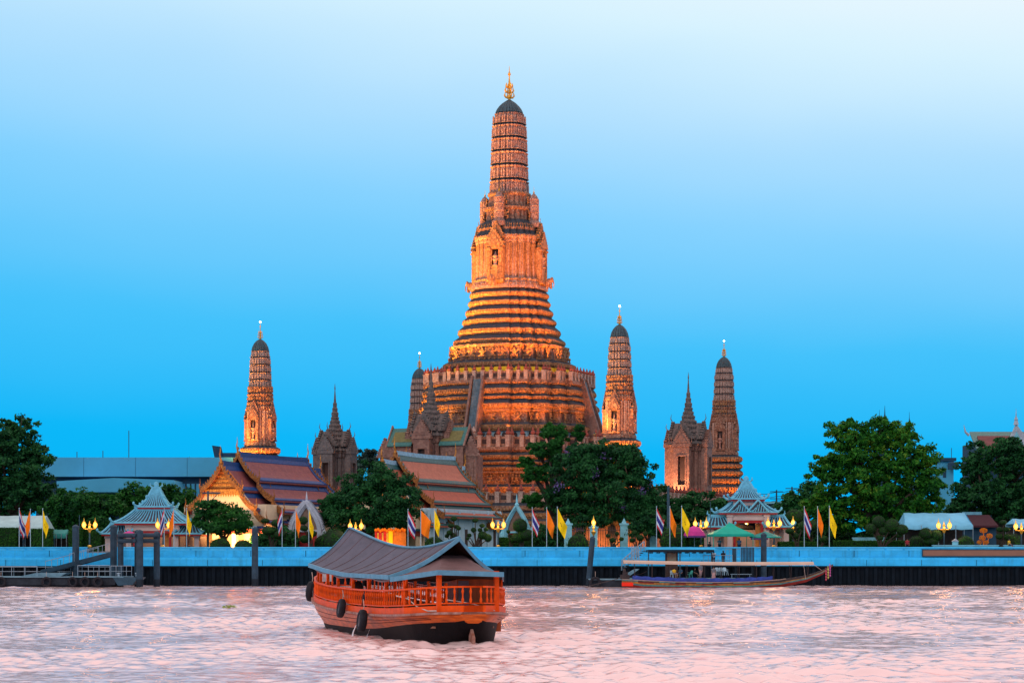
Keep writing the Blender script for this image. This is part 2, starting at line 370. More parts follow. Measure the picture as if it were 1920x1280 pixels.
# ---------------------------------------------------------------- the great prang
PD = 400.0; PX = XP(955, PD); PHI = R(-22.4)
GZ = 4.2
def zy(y): return CAMH+(YH-y)/10.9
def rr(px): return px/10.9/EXT
def great_prang():
    T = thing('great_prang', 'tallest central temple tower, tiered and mosaic-covered, glowing orange under floodlights', 'temple tower', (PX, PD, 0), PHI)
    trident(T, zy(189), zy(124)-zy(189), lamp=False)
    mb = MB(); prof = [(213,26),(209,24.5),(205,22.4),(200,18.6),(195,13.5),(191,8),(187,2)]
    mb.loft([ringp(RIBP, rr(r), zy(y)) for y, r in prof]); d = mb.build('dome', M['dome'], T)
    m2 = MB()
    for k in range(28):
        a = 2*PI*k/28; m2.tube([(math.cos(a)*rr(r)*.94, math.sin(a)*rr(r)*.94, zy(y)) for y, r in prof[:-1]], [.16,.16,.15,.13,.1,.05], 5)
    m2.build('dome_ribs', M['dome'], d, kind='stuff')
    ys = [366,340,312,286,261,236,213]; rs = [36.5,35.3,34.3,33.5,32.5,31,26.5]
    tower(T, RIBP, [(zy(ys[i]), zy(ys[i+1]), rr(rs[i]), rr(rs[i+1])) for i in range(6)], M['prang_up'])
    # neck with two rows of bearers
    mb = MB(); mb.loft([ringp(PLAN, rr(r), zy(y)) for y, r in ((437,58),(433,59),(424,55),(420,49),(416,44),(398,43),(396,47),(392,47),(389,41),(371,38),(368,41),(364,40),(362,34))], mis=[0,1,1,1,0,0,0,1,0,0,0,1])
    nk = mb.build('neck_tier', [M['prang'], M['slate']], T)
    m2 = MB()
    for y, r in ((433,58),(428,56),(394,46),(367,40)): studs(m2, PLAN, rr(r), zy(y)-.1, .45, .38, .5, .16)
    m2.build('lotus_petals', M['ring'], nk, kind='stuff')
    figure_row(T, PLAN, rr(43.5), zy(417), zy(398)-zy(417), 1.15); figure_row(T, PLAN, rr(39), zy(389), zy(371)-zy(389), 1.1)
    # four small turrets above the porches
    for k in range(4):
        a = PI/2*k; c = (4.55*math.sin(a), -4.55*math.cos(a))
        mb = MB(); mb.loft([[(c[0]+x*r, c[1]+y*r, zy(z)) for x, y in PLAN] for z, r in ((430,1.15),(422,1.15),(420,.95),(417,.80),(403,.80),(402,.86),(400,.80),(390,.78),(389,.85),(387,.76),(378,.72),(377,.78),(375,.66),(371,.5),(368,.3),(366,.08))])
        tu = mb.build('corner_turret', M['prang_up'], T)
        mb = MB(); mb.lathe([(.09,0),(.18,.25),(.06,.45),(.03,.7),(.01,1.3)], 6, (c[0], c[1], zy(366)-.1)); mb.build('finial', M['gold'], tu)
        m2 = MB()
        for z in (416, 401, 388): 
            for x, y, nx, ny in walk(PLAN, .80, .3): m2.cbox((c[0]+x, c[1]+y, zy(z)+.55), (.14,.10,.9), math.atan2(ny,nx)+PI/2)
        m2.build('antefix_panels', M['prang_up'], tu, kind='stuff')
    # cella
    mb = MB(); mb.loft([ringp(PLAN, rr(r), zy(y)) for y, r in ((546,73),(541,72),(536,69),(532,67),(529,68.5),(526,64),(462,60.5),(459,63.5),(455,62.5),(452,65),(447,65),(444,61),(436,57))], mis=[0,0,0,0,0,0,0,0,0,0,1,1])
    ce = mb.build('cella', [M['prang_up'], M['slate']], T)
    m2 = MB()
    for x, y, nx, ny in walk(PLAN, rr(62.5), .62):
        m2.cbox((x, y, (zy(526)+zy(462))/2), (.22, .22, zy(462)-zy(526)), math.atan2(ny, nx)+PI/2)
    for y, r in ((456,63),(449,65),(530,68),(538,70)): studs(m2, PLAN, rr(r), zy(y)-.15, .5, .42, .5, .18)
    m2.build('pilaster_strips', M['ring'], ce, kind='stuff')
    for k in range(4): portico(T, PI/2*k, rr(63.5), zy(536), 2.9, zy(470)-zy(536), 1.0, 3.7, M['ring'], n0=.45)
    # small elephant-borne image under each porch niche
    em = MB(); em.ball((0,0,.8), (.5,.75,.6), 8, 5); em.ball((0,-.75,1.15), (.35,.35,.4), 8, 5); em.tube([(0,-1.0,1.1),(0,-1.2,.6),(0,-1.1,.15)], [.16,.11,.07], 6)
    for s in (-1,1):
        em.ball((s*.4,-.65,1.15), (.1,.22,.3), 6, 4)
        for q in (-.45,.45): em.tube([(s*.3,q,.7),(s*.3,q,0)], [.2,.17], 6)
    EM = mesh_only(em, 'elephant_carving', M['prang'])
    for k in range(4):
        a = PI/2*k; rd = rr(65.5)+1.75; inst(EM, 'elephant_carving', T, (rd*math.sin(a), -rd*math.cos(a), zy(545)), a, (1.0,.75,1.3))
    # stacked courses below the cella
    L = [(546,562,71,74),(562,578,74,77),(578,596,77,82),(596,613,82,88),(613,634,89,96),(634,652,98,105)]
    for i, (y1, y0, r1, r0) in enumerate(L):
        ring_part(T, PLAN, zy(y0), zy(y1), rr(r0-4), rr(r1-4), rr(4.2), top=.47)
    mb = MB(); mb.loft([ringp(PLAN, rr(r), zy(y)) for y, r in ((682,108),(660,106),(658,112),(653,113),(651,105))], mis=[0,0,0,1]); b = mb.build('bearer_course', [M['prang'], M['slate']], T)
    m2 = MB(); studs(m2, PLAN, rr(112), zy(658), .5, .42, .5, .14); m2.build('lotus_petals', M['ring'], b, kind='stuff')
    figure_row(T, PLAN, rr(108), zy(681.5), zy(659)-zy(681.5), 1.65)
    ring_part(T, PLAN, zy(697), zy(680), rr(118), rr(110), rr(7), top=.4)
    mb = MB(); mb.loft([ringp(PLAN, rr(r), zy(y)) for y, r in ((724,122),(708,121),(697,117))]); nb = mb.build('niche_band', M['niche_blue'], T)
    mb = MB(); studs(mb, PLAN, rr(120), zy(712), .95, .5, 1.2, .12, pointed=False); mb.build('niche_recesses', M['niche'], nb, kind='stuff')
    mb = MB(); mb.loft([ringp(PLAN, rr(r), zy(y)) for y, r in ((716,131),(710,130.5),(703,129.6),(697,129))], False, False); mb.build('cloth_band', M['ycloth'], T)
    # upper terrace
    zA = 33.2; zB = 21.7; zC = 12.1
    rA = rr(160); rB = rr(222)
    balustrade(T, PLAN, rA-.25, zA, 1.7, 1.55, .60)
    mb = MB(); mb.loft([ringp(PLAN, r, z) for z, r in ((zA-.9,rA-.4),(zA-.5,rA+.15),(zA,rA+.1))]); mb.build('terrace_deck', M['prang'], T)
    zz = [zA-.9, zA-2.4, zA-3.3, zA-5.0]
    ring_part(T, PLAN, zz[1], zz[0], rA-.1, rA-.1, .35, top=.38); ring_part(T, PLAN, zz[2], zz[1], rA+.05, rA-.1, .35, top=.42); ring_part(T, PLAN, zz[3], zz[2], rA+.3, rA+.05, .45, top=.42)
    def tier_low(zt, r0, zb, grow):
        h = 2.15; mb = MB(); mb.loft([ringp(PLAN, r, z) for z, r in ((zt-h-.05,r0+.0),(zt-.5,r0-.15),(zt-.35,r0+.45),(zt,r0+.5))], mis=[0,0,0]); b = mb.build('bearer_course', M['prang'], T)
        m2 = MB(); studs(m2, PLAN, r0+.44, zt-.36, .5, .42, .4, .14); m2.build('lotus_petals', M['ring'], b, kind='stuff')
        figure_row(T, PLAN, r0+.02, zt-h, h-.45, 1.85)
        ring_part(T, PLAN, zt-h-1.5, zt-h, r0+grow, r0+.25, .4, top=.3)
        zn = zt-h-1.5
        mb = MB(); mb.loft([ringp(PLAN, r, z) for z, r in ((zb,r0+grow-.2),(zn,r0+grow-.25))]); nb = mb.build('niche_band', M['niche_blue'], T)
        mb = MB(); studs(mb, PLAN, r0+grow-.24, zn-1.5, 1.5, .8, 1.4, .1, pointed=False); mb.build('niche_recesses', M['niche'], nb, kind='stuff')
    tier_low(zz[3], rA+.15, zB-.2, .9)
    balustrade(T, PLAN, rB-.25, zB, 2.1, 1.75, .68)
    mb = MB(); mb.loft([ringp(PLAN, r, z) for z, r in ((zB-.9,rB-.4),(zB-.5,rB+.15),(zB,rB+.1))]); mb.build('terrace_deck', M['prang'], T)
    z2 = [zB-.9, zB-2.1, zB-2.9, zB-4.0]
    ring_part(T, PLAN, z2[1], z2[0], rB-.1, rB-.1, .35, top=.38); ring_part(T, PLAN, z2[2], z2[1], rB+.05, rB-.1, .35, top=.42); ring_part(T, PLAN, z2[3], z2[2], rB+.2, rB+.05, .4, top=.4)
    tier_low(z2[3], rB+.1, zC-.1, .9)
    for k in range(4):
        stair(T, PI/2*k, rA+.25, zA+.1, rA+3.6, zB+.1, 1.35)
    # broad lowest platform carrying the smaller towers
    rC = 36.0
    mb = MB(); mb.loft([ringp(SQP, r, z) for z, r in ((GZ-.3,rC+1.2),(GZ+1.4,rC+1.1),(GZ+1.5,rC+.7),(zC-1.4,rC+.2),(zC-1.2,rC+.6),(zC-.5,rC+.7),(zC-.3,rC+.2),(zC,rC+.2))], mis=[0,0,0,0,0,1,1]); pc = mb.build('platform', [M['prang'], M['slate']], T)
    for k in range(4):
        za = GZ+1.6+k*1.25; ring_part(T, SQP, za, za+1.25, rC+.62-.12*k, rC+.5-.12*k, .3, step=.55, top=.3)
    m2 = MB()
    for z, r in ((zC-1.15,rC+.6),): studs(m2, SQP, r, z, .6, .5, .6, .16)
    m2.build('lotus_petals', M['ring'], pc, kind='stuff')
    balustrade(T, SQP, rC-.2, zC, 1.9, 2.0, .7)
    return T
GP = great_prang()

def loc_of(lx, ly):
    c, s = math.cos(PHI), math.sin(PHI); return (PX+lx*c-ly*s, PD+lx*s+ly*c)
def small_prang(lx, ly, label, grp):
    x, y = loc_of(lx, ly); T = thing('corner_prang', label, 'temple tower', (x, y, 12.1), PHI, grp)
    # heights relative to the platform, from the near-right tower (y in its own pixels, 12.1 px/m)
    def z(py): return CAMH+(YH-py)/12.14-12.1
    q = lambda r: r/12.14/EXT
    trident(T, z(609), z(575)-z(609))
    mb = MB(); mb.loft([ringp(RIBP, q(r), z(y)) for y, r in ((632,17.5),(624,15.5),(617,12),(612,7.5),(608,1.5))]); mb.build('dome', M['dome'], T)
    ys = [707,690,675,660,645,632]; rs = [22.5,22,21.3,20.5,19.5,17.5]
    tower(T, RIBP, [(z(ys[i]), z(ys[i+1]), q(rs[i]), q(rs[i+1])) for i in range(5)], M['prang_pale'])
    mb = MB(); mb.loft([ringp(PLAN, q(r), z(y)) for y, r in ((741,24.5),(738,26.5),(735,26.5),(732,24.5),(724,24),(722,26),(719,26),(716,23.5),(709,24),(708,25.5),(705,25),(703,21))], mis=[0,0,1,0,0,0,1,0,0,0,1]); nk = mb.build('neck_tier', [M['prang'], M['slate']], T)
    m2 = MB()
    for yy, r in ((736,26),(720,25.5),(706,25)): studs(m2, PLAN, q(r), z(yy)-.1, .4, .34, .45, .14)
    for yy, r in ((731,24),(715,23.2)): studs(m2, PLAN, q(r), z(yy), .5, .36, .55, .22, pointed=False)
    m2.build('lotus_petals', M['ring'], nk, kind='stuff')
    mb = MB(); mb.loft([ringp(PLAN, q(r), z(y)) for y, r in ((822,32),(817,31.5),(813,29),(808,27),(752,25),(749,27),(744,27),(741,25))]); ce = mb.build('cella', M['prang'], T)
    m2 = MB()
    for xx, yy, nx, ny in walk(PLAN, q(26.2), .42): m2.cbox((xx, yy, (z(808)+z(752))/2), (.17,.14, z(752)-z(808)), math.atan2(ny, nx)+PI/2)
    m2.build('pilaster_strips', M['post'], ce, kind='stuff')
    for k in range(4): portico(T, PI/2*k, q(27.2), z(813), 1.8, z(768)-z(813), .42, 2.5, M['prang'], nich=.5)
    L = [(822,838,31,37,2),(838,853,34,36,3),(853,869,36,37,3),(869,886,38,38,3),(886,905,40,41,3),(905,928,42,43,3)]
    for y1, y0, r1, r0, ov in L: ring_part(T, PLAN, z(y0), z(y1), q(r0-1), q(r1-1.5), q(ov+2), step=.45, top=.36)
    mb = MB(); mb.loft([ringp(PLAN, q(r), zz) for zz, r in ((-.1,47),(z(930),46),(z(927),42))]); mb.build('plinth', M['prang'], T)
    return T
SPD = 31.4
GRP = 'smaller towers at the corners of the great tower'
small_prang(-SPD, -SPD, 'slim floodlit corner tower rising behind the purple-roofed hall', GRP)
small_prang(SPD, -SPD, 'slim corner tower with bright yellow-lit shrine above the large flowering tree', GRP)
small_prang(29.4, 29.4, 'dim slim corner tower standing beside the pointed shrine, behind the green tent pavilion', GRP)
small_prang(-SPD, SPD, 'grey unlit slim tower half hidden behind the great tower terraces', GRP)

# ---------------------------------------------------------------- spired shrines (mondops)
def mondop(lx, ly, label, wide=False, wall='mondop'):
    MW = M[wall]
    x, y = loc_of(lx, ly); T = thing('spired_shrine', label, 'shrine', (x, y, 12.1), PHI, 'spired shrines between the corner towers')
    k = 1.0; zb = 2.6; zt = 10.2 if not wide else 10.6   # wall base and eaves above the platform
    r = 2.75
    mb = MB(); mb.loft([ringp(PLAN, a, zz) for zz, a in ((-.1,r+1.6),(.8,r+1.6),(.9,r+1.2),(1.8,r+1.1),(1.9,r+.8),(zb,r+.7))]); mb.build('plinth', MW, T)
    mb = MB(); mb.loft([ringp(PLAN, a, zz) for zz, a in ((zb,r+.1),(zb+.8,r),(zt-1.2,r-.1),(zt-1.0,r+.15),(zt-.3,r+.25),(zt,r+.5))]); w = mb.build('wall', MW, T)
    m2 = MB()
    for xx, yy, nx, ny in walk(PLAN, r-.03, .55): m2.cbox((xx, yy, (zb+zt)/2-.2), (.2,.16, zt-zb-1.8), math.atan2(ny, nx)+PI/2)
    m2.build('pilaster_strips', MW, w, kind='stuff')
    for q in range(4):
        ang = PI/2*q; yo = -(r+.95)
        mb = MB(); mb.box(-1.35, -.62, yo, -r+.3, zb, zt-.4); mb.box(.62, 1.35, yo, -r+.3, zb, zt-.4); mb.box(-.62, .62, yo, -r+.3, zt-2.0, zt-.4); mb.box(-.62,.62,yo,-r+.3,zb,zb+.9)
        mb.box(-1.6, 1.6, yo-.15, -r+.3, zt-.4, zt+.1)
        for s in (-1,1): mb.box(s*.72-.1, s*.72+.1, yo-.1, yo, zb+.9, zt-2.0)
        mb.box(-.82,.82,yo-.12,yo,zt-2.0,zt-1.75); mb.box(-.82,.82,yo-.12,yo,zb+.7,zb+.9)
        p = rotated(mb, ang).build('porch', MW, T)
        mb = MB(); mb.box(-.62,.62,-r-.35,-r+.1,zb+.9,zt-2.0); rotated(mb, ang).build('door', M['niche'], p)
        for sc, z0, yy, hh in ((1.0, zt+.1, yo-.1, 2.5), (1.25, zt+.9, yo+.75, 3.1)):
            mb = MB(); mb.ext(flame_gable(3.1*sc, hh, 0, yy, z0), (0, .5, 0))
            mb.ext(flame_gable(2.1*sc, hh*.62, 0, yy-.07, z0+.12, curl=False), (0,.08,0))
            # roof slopes running back from the gable
            for s in (-1, 1): mb.ext([(s*1.5*sc, yy+.5, z0), (0, yy+.5, z0+hh*.9), (0, yy+.5, z0+hh*.8), (s*1.35*sc, yy+.5, z0-.1)], (0, 1.6, 0))
            mb.tube([(0,yy+.2,z0+hh*.95),(0,yy-.15,z0+hh*1.15),(0,yy,z0+hh*1.4)], [.09,.08,.015], 5)
            for s in (-1,1): mb.tube([(s*1.5*sc,yy+.2,z0+.1),(s*1.75*sc,yy+.1,z0+.3),(s*1.8*sc,yy+.1,z0+.9)], [.09,.08,.015], 5)
            rotated(mb, ang).build('gable', MW if sc == 1 else M['mondop_roof'], p)
    # stepped roof
    z = zt; a = r+.35
    for i in range(8):
        h = .98-.05*i; a2 = a*.80
        mb = MB(); mb.loft([ringp(PLAN, q_, zz) for zz, q_ in ((z,a*.96),(z+.12,a*1.02),(z+.34,a*1.0),(z+h*.72,a2*1.02),(z+h,a2*.98))]); o = mb.build('roof_tier', M['mondop_roof'], T)
        m2 = MB(); studs(m2, PLAN, a, z+.1, max(.3,a*.3), max(.2,a*.22), h*.62, .12); m2.build('antefix_panels', M['mondop_roof'], o, kind='stuff')
        z += h; a = a2
    top = 34.5-12.1
    mb = MB(); zz = [z, z+.5, z+.7, z+1.3, z+1.5, z+2.2, z+2.4, top-1.2, top-1.0, top]; ra = [.62,.66,.46,.50,.34,.36,.22,.07,.12,.01]
    mb.lathe(list(zip(ra, zz)), 10); mb.build('spire', M['mondop_roof'], T)
    if wide:
        for s in (-1, 1):   # low wings with green and yellow tiled roofs
            mb = MB(); mb.box(s*2.6 if s > 0 else -6.3, 6.3 if s > 0 else -2.6, -1.9, 1.9, 0, 9.3); mb.box(min(s*5.2,s*6.45), max(s*5.2,s*6.45), -2.1, -1.9, 0, 9.2); wg = mb.build('wing', MW, T)
            mb = MB(); mb.box(s*4.3-.55, s*4.3+.55, -2.02, -1.88, 5.2, 7.6); mb.build('window', M['niche'], wg)
            for sd in (-1, 1):
                mb = MB(); x0, x1 = (2.4, 6.6)
                mb.ext([(s*x0, sd*2.4, 9.1), (s*x1, sd*2.4, 9.1), (s*x1, sd*.05, 11.9), (s*x0, sd*.05, 11.9)], (0, 0, .2), 0)
                mb.ext([(s*(x0+.1), sd*2.0, 9.80), (s*(x1-.6), sd*2.0, 9.80), (s*(x1-.6), sd*.6, 11.47), (s*(x0+.1), sd*.6, 11.47)], (0, 0, .03), 1)
                mb.build('wing_roof', [M['roof_green'], M['roof_olive']], wg)
            mb = MB(); poly = [(s*6.62, -2.6, 9.0), (s*6.62, 0, 12.6), (s*6.62, 2.6, 9.0), (s*6.62, 2.2, 9.0), (s*6.62, 0, 12.0), (s*6.62, -2.2, 9.0)]; mb.ext(poly, (s*.25,0,0)); mb.build('bargeboard', MW, wg)
            mb = MB(); mb.box(min(s*6.6,s*8.4), max(s*6.6,s*8.4), -1.3, 1.3, 0, 7.4); mb.ext(flame_gable(2.9, 3.2, 0, -1.45, 7.4, x=s*7.5), (0,.5,0)); mb.box(s*7.5-.4,s*7.5+.4,-1.42,-1.3,4.2,6.6); mb.build('side_porch', MW, wg)
M['mondop_shaded'] = mosaic('shaded_mondop_mosaic', [(.13,.11,.11),(.18,.155,.15),(.09,.08,.085),(.15,.125,.12)], scale=3, grime=.5)  # greyer copy of the shrine mosaic, shade and haze put into its colour
M['roof_green'] = pm('green_glazed_tile', (.05,.16,.15), .4, .3, 3, .3)
M['roof_olive'] = pm('olive_glazed_tile', (.16,.14,.05), .5, .3, 3, .3)
mondop(0, -32.6, 'broad spired shrine with green and yellow wing roofs before the great tower', True)
mondop(-33.5, 0, 'shaded spired shrine with needle spire between purple-roofed hall and great tower', wall='mondop_shaded')
mondop(32.3, 0, 'tall pinkish spired shrine with long dark doorway beside the dim corner tower')
# ---------------------------------------------------------------- floodlights (small yoke-mounted housings with the lamp inside)
M['fixture'] = pm('black_housing', (.04,.04,.045), .5, .2)
M['flood_glass'] = pm('flood_glass', (1,.6,.2), .3, 0, emit=3)
FLN = [0]
def flood(loc, target, energy, label, color=(1,.50,.13), ang=100, size=.35, blend=.6, vis=True):
    loc = Vector(loc); d = (Vector(target)-loc).normalized()
    T = thing('floodlight', label, 'floodlight', loc, 0, 'temple floodlights')
    q = d.to_track_quat('-Z', 'Y')
    mb = MB(); mb.box(-.22,.22,-.15,.15,-.02,.28); h = mb.build('housing', M['fixture'], T); h.rotation_mode = 'QUATERNION'; h.rotation_quaternion = q
    mb = MB(); mb.box(-.19,.19,-.12,.12,-.035,-.02); g = mb.build('lens', M['flood_glass'], h)
    mb = MB(); mb.box(-.05,.05,-.05,.05,-.55,0); mb.box(-.2,.2,-.2,.2,-.6,-.55); mb.build('stand', M['fixture'], T)
    l = bpy.data.lights.new('flood_lamp', 'SPOT'); l.energy = energy; l.color = color; l.spot_size = R(ang); l.spot_blend = blend; l.shadow_soft_size = size
    lo = bpy.data.objects.new('flood_lamp', l); COL.objects.link(lo); lo.parent = T; lo.rotation_mode = 'QUATERNION'; lo.rotation_quaternion = q; lo.location = d*.12
    return T
def wl_(lx, ly, z): x, y = loc_of(lx, ly); return (x, y, z)
ORG = (1,.30,.03); YEL = (1,.43,.055); PNK = (1,.34,.09)
def plan_r(ang):
    """distance from centre to the unit plan outline in direction ang (0 = front, -y)"""
    dx, dy = math.sin(ang), -math.cos(ang); best = 1.0; n = len(PLAN)
    for i in range(n):
        ax, ay = PLAN[i]; bx, by = PLAN[(i+1) % n]; ex, ey = bx-ax, by-ay; den = dx*ey-dy*ex
        if abs(den) < 1e-9: continue
        t = (ax*ey-ay*ex)/den; u = (ax*dy-ay*dx)/den
        if t > 0 and -1e-6 <= u <= 1+1e-6: best = max(best*0+t, 0) if best == 1.0 else min(best, t)
    return best
RA_, RB_ = rr(160), rr(222)
for k, (ang, e, c) in enumerate(((-78,7000,ORG),(-58,9000,YEL),(-40,15000,YEL),(-22,15000,YEL),(-6,9000,YEL),(10,7000,ORG),(26,9000,ORG),(42,11000,ORG),(60,10000,ORG),(80,8000,ORG))):
    a = R(ang); q = plan_r(a)*(RA_-.95); p = wl_(q*math.sin(a), -q*math.cos(a), 35.5); t = wl_(q*.45*math.sin(a), -q*.45*math.cos(a), 51)
    flood(p, t, e*.95, 'small black floodlight on the upper terrace aimed up the great tower', c, 70, .3, .9)
for lx, ly, e, c, w in ((-27,-27,420000,YEL,'behind the mauve-roofed hall'),(-9,-33.5,240000,YEL,'beside the broad front shrine'),(14,-33.5,170000,PNK,'behind the flowering tree'),(33.5,-16,150000,PNK,'beside the tall pinkish shrine')):
    flood(wl_(lx, ly, 14.2), wl_(0, 0, 66), e, 'large floodlight on the lowest platform '+w+' aimed at the tower top', c, 27, .6, .7)
for ang, e, c in ((-75,7000,YEL),(-58,8500,YEL),(-40,9500,YEL),(-22,7500,YEL),(9,7000,ORG),(24,8500,ORG),(40,8500,ORG),(56,6500,ORG),(76,5000,ORG)):
    a = R(ang); q = plan_r(a)*(RB_-.9); flood(wl_(q*math.sin(a), -q*math.cos(a), 24.0), wl_(q*.76*math.sin(a), -q*.76*math.cos(a), 33), e*.7, 'black floodlight on the middle terrace beside the balustrade', c, 74, .3, .9)
# platform: the middle terrace wall and front shrine
for lx, ly, e in ((-10,-28.5,1300),(8,-28.5,2200),(16,-28.5,2200),(24,-24,1600),(-26,-18,1800)):
    flood(wl_(lx, ly, 12.8), wl_(lx*.72, ly*.72, 17), e, 'black floodlight on the lowest platform below the terrace wall', ORG, 125)
# corner towers
for sx_, sy_, dx, dy, e, c in ((-1,-1,-1.5,-4.3,20000,YEL),(-1,-1,4.2,-3.6,9000,ORG),(1,-1,-3.6,-4.3,22000,YEL),(1,-1,3.6,-4.2,9000,ORG),(1,1,3.9,-4.6,3200,ORG),(1,1,-1,-6.5,1500,PNK)):
    x, y = (SPD*sx_, SPD*sy_) if (sx_, sy_) != (1, 1) else (29.4, 29.4); base = 12.8
    flood(wl_(x+dx, y+dy, base), wl_(x, y, 25), e, 'black floodlight at the foot of a corner tower', c, 75)
flood(wl_(SPD-2.6, -SPD-3.8, 22.6), wl_(SPD, -SPD, 31), 2600, 'black floodlight at shrine level of the corner tower', YEL, 110)
flood(wl_(-SPD-1.6, -SPD-4.6, 21.5), wl_(-SPD, -SPD, 29), 2000, 'black floodlight at shrine level of the far corner tower', YEL, 110)
# ground masts throwing onto the corner towers from further out
for sx_, sy_, dx, dy, e, c, w in ((-31.4,-31.4,-4,-15,90000,YEL,'behind the lit gabled hall'),(-31.4,-31.4,8,-13,40000,PNK,'between the two halls'),(31.4,-31.4,-7,-13,95000,YEL,'behind the flowering tree'),(31.4,-31.4,9,-12,45000,PNK,'behind the low dark tree'),(29.4,29.4,12,-10,7000,PNK,'behind the right pavilion')):
    flood(wl_(sx_+dx, sy_+dy, GZ+1.2), wl_(sx_, sy_, 29), e, 'floodlight on the temple lawn '+w+' aimed at a corner tower', c, 44, .5, .7)
# shrines
flood(wl_(31.0, -6.8, 12.8), wl_(31.5, -2, 20), 8000, 'black floodlight before the tall pinkish shrine', (1,.45,.2), 90)
flood(wl_(-34.5, -7.5, 12.8), wl_(-33.5, -3, 19), 550, 'black floodlight before the shaded shrine', (1,.42,.2), 90)
flood(wl_(-3, -39.5, 12.8), wl_(-1, -34, 19), 700, 'black floodlight before the broad shrine', (1,.45,.25), 100)

# ---------------------------------------------------------------- temple halls
def tilemat(name, col, dark):
    """small overlapping roof tiles: courses by height, random tone per tile"""
    m = pm(name, col, .55, .25, 1.3, 0); nt = m.node_tree; b = nt.nodes['Principled BSDF']; L = nt.links.new
    g = N(nt, 'ShaderNodeNewGeometry'); mp = N(nt, 'ShaderNodeMapping'); mp.inputs['Scale'].default_value = (3.4, 3.4, 4.5); L(g.outputs['Position'], mp.inputs[0])
    v = N(nt, 'ShaderNodeTexVoronoi', Scale=1.0); L(mp.outputs[0], v.inputs['Vector'])
    old = b.inputs['Base Color'].links[0].from_socket
    mx = N(nt, 'ShaderNodeMix', data_type='RGBA', blend_type='MIX'); mx.inputs['B'].default_value = (*dark, 1)
    sp = N(nt, 'ShaderNodeSeparateColor'); L(v.outputs['Color'], sp.inputs[0]); mr = N(nt, 'ShaderNodeMapRange'); mr.inputs['To Max'].default_value = .6; L(sp.outputs[0], mr.inputs['Value'])
    L(mr.outputs[0], mx.inputs['Factor']); L(old, mx.inputs['A']); L(mx.outputs['Result'], b.inputs['Base Color'])
    bp = N(nt, 'ShaderNodeBump', Strength=.5, Distance=.06); L(v.outputs['Distance'], bp.inputs['Height']); L(bp.outputs[0], b.inputs['Normal'])
    return m
M['tile_purple'] = tilemat('mauve_roof_tile', (.25,.075,.075), (.16,.045,.065))
M['tile_orange'] = tilemat('orange_roof_tile', (.42,.09,.045), (.32,.07,.045))
M['tile_pale'] = tilemat('pale_orange_roof_tile', (.44,.135,.08), (.33,.09,.06))
M['bd_blue'] = pm('blue_border_tile', (.012,.055,.20), .5, .35, 3, .3)
M['bd_green'] = pm('green_border_tile', (.03,.11,.12), .45, .35, 3, .3)
M['ridge_pale'] = pm('pale_ridge_plaster', (.26,.46,.62), .6, .35, 2, .3)
M['barge'] = pm('gilded_bargeboard', (.36,.15,.04), .4, .6, 4, .8, metal=.3, hue=(.12,.04,.02))
M['gable_wall'] = pm('cream_plaster', (.80,.62,.42), .8, .12, .6, .15)
M['hall_white'] = pm('whitewashed_wall', (.42,.60,.70), .8, .18, .7, .2)
M['red_wood'] = pm('red_lacquer', (.28,.05,.035), .5, .3, 3)
M['orange_gable'] = pm('orange_lacquer_carving', (.66,.20,.03), .5, .5, 2.6, 1.0, 7, hue=(.26,.04,.01))
M['dark_wood'] = pm('dark_shutter', (.06,.035,.03), .6, .4, 2)
def chofa(mb, p, d, h):
    """horn finial: rises from p, leaning along d, with a beaked curve"""
    p = Vector(p); d = Vector(d); u = Vector((0,0,1))
    mb.tube([p, p+d*.14*h+u*.22*h, p+d*.20*h+u*.42*h, p+d*.10*h+u*.62*h, p+d*.12*h+u*1.0*h], [.13*h*.6,.10*h*.6,.085*h*.6,.06*h*.6,.01], 6)
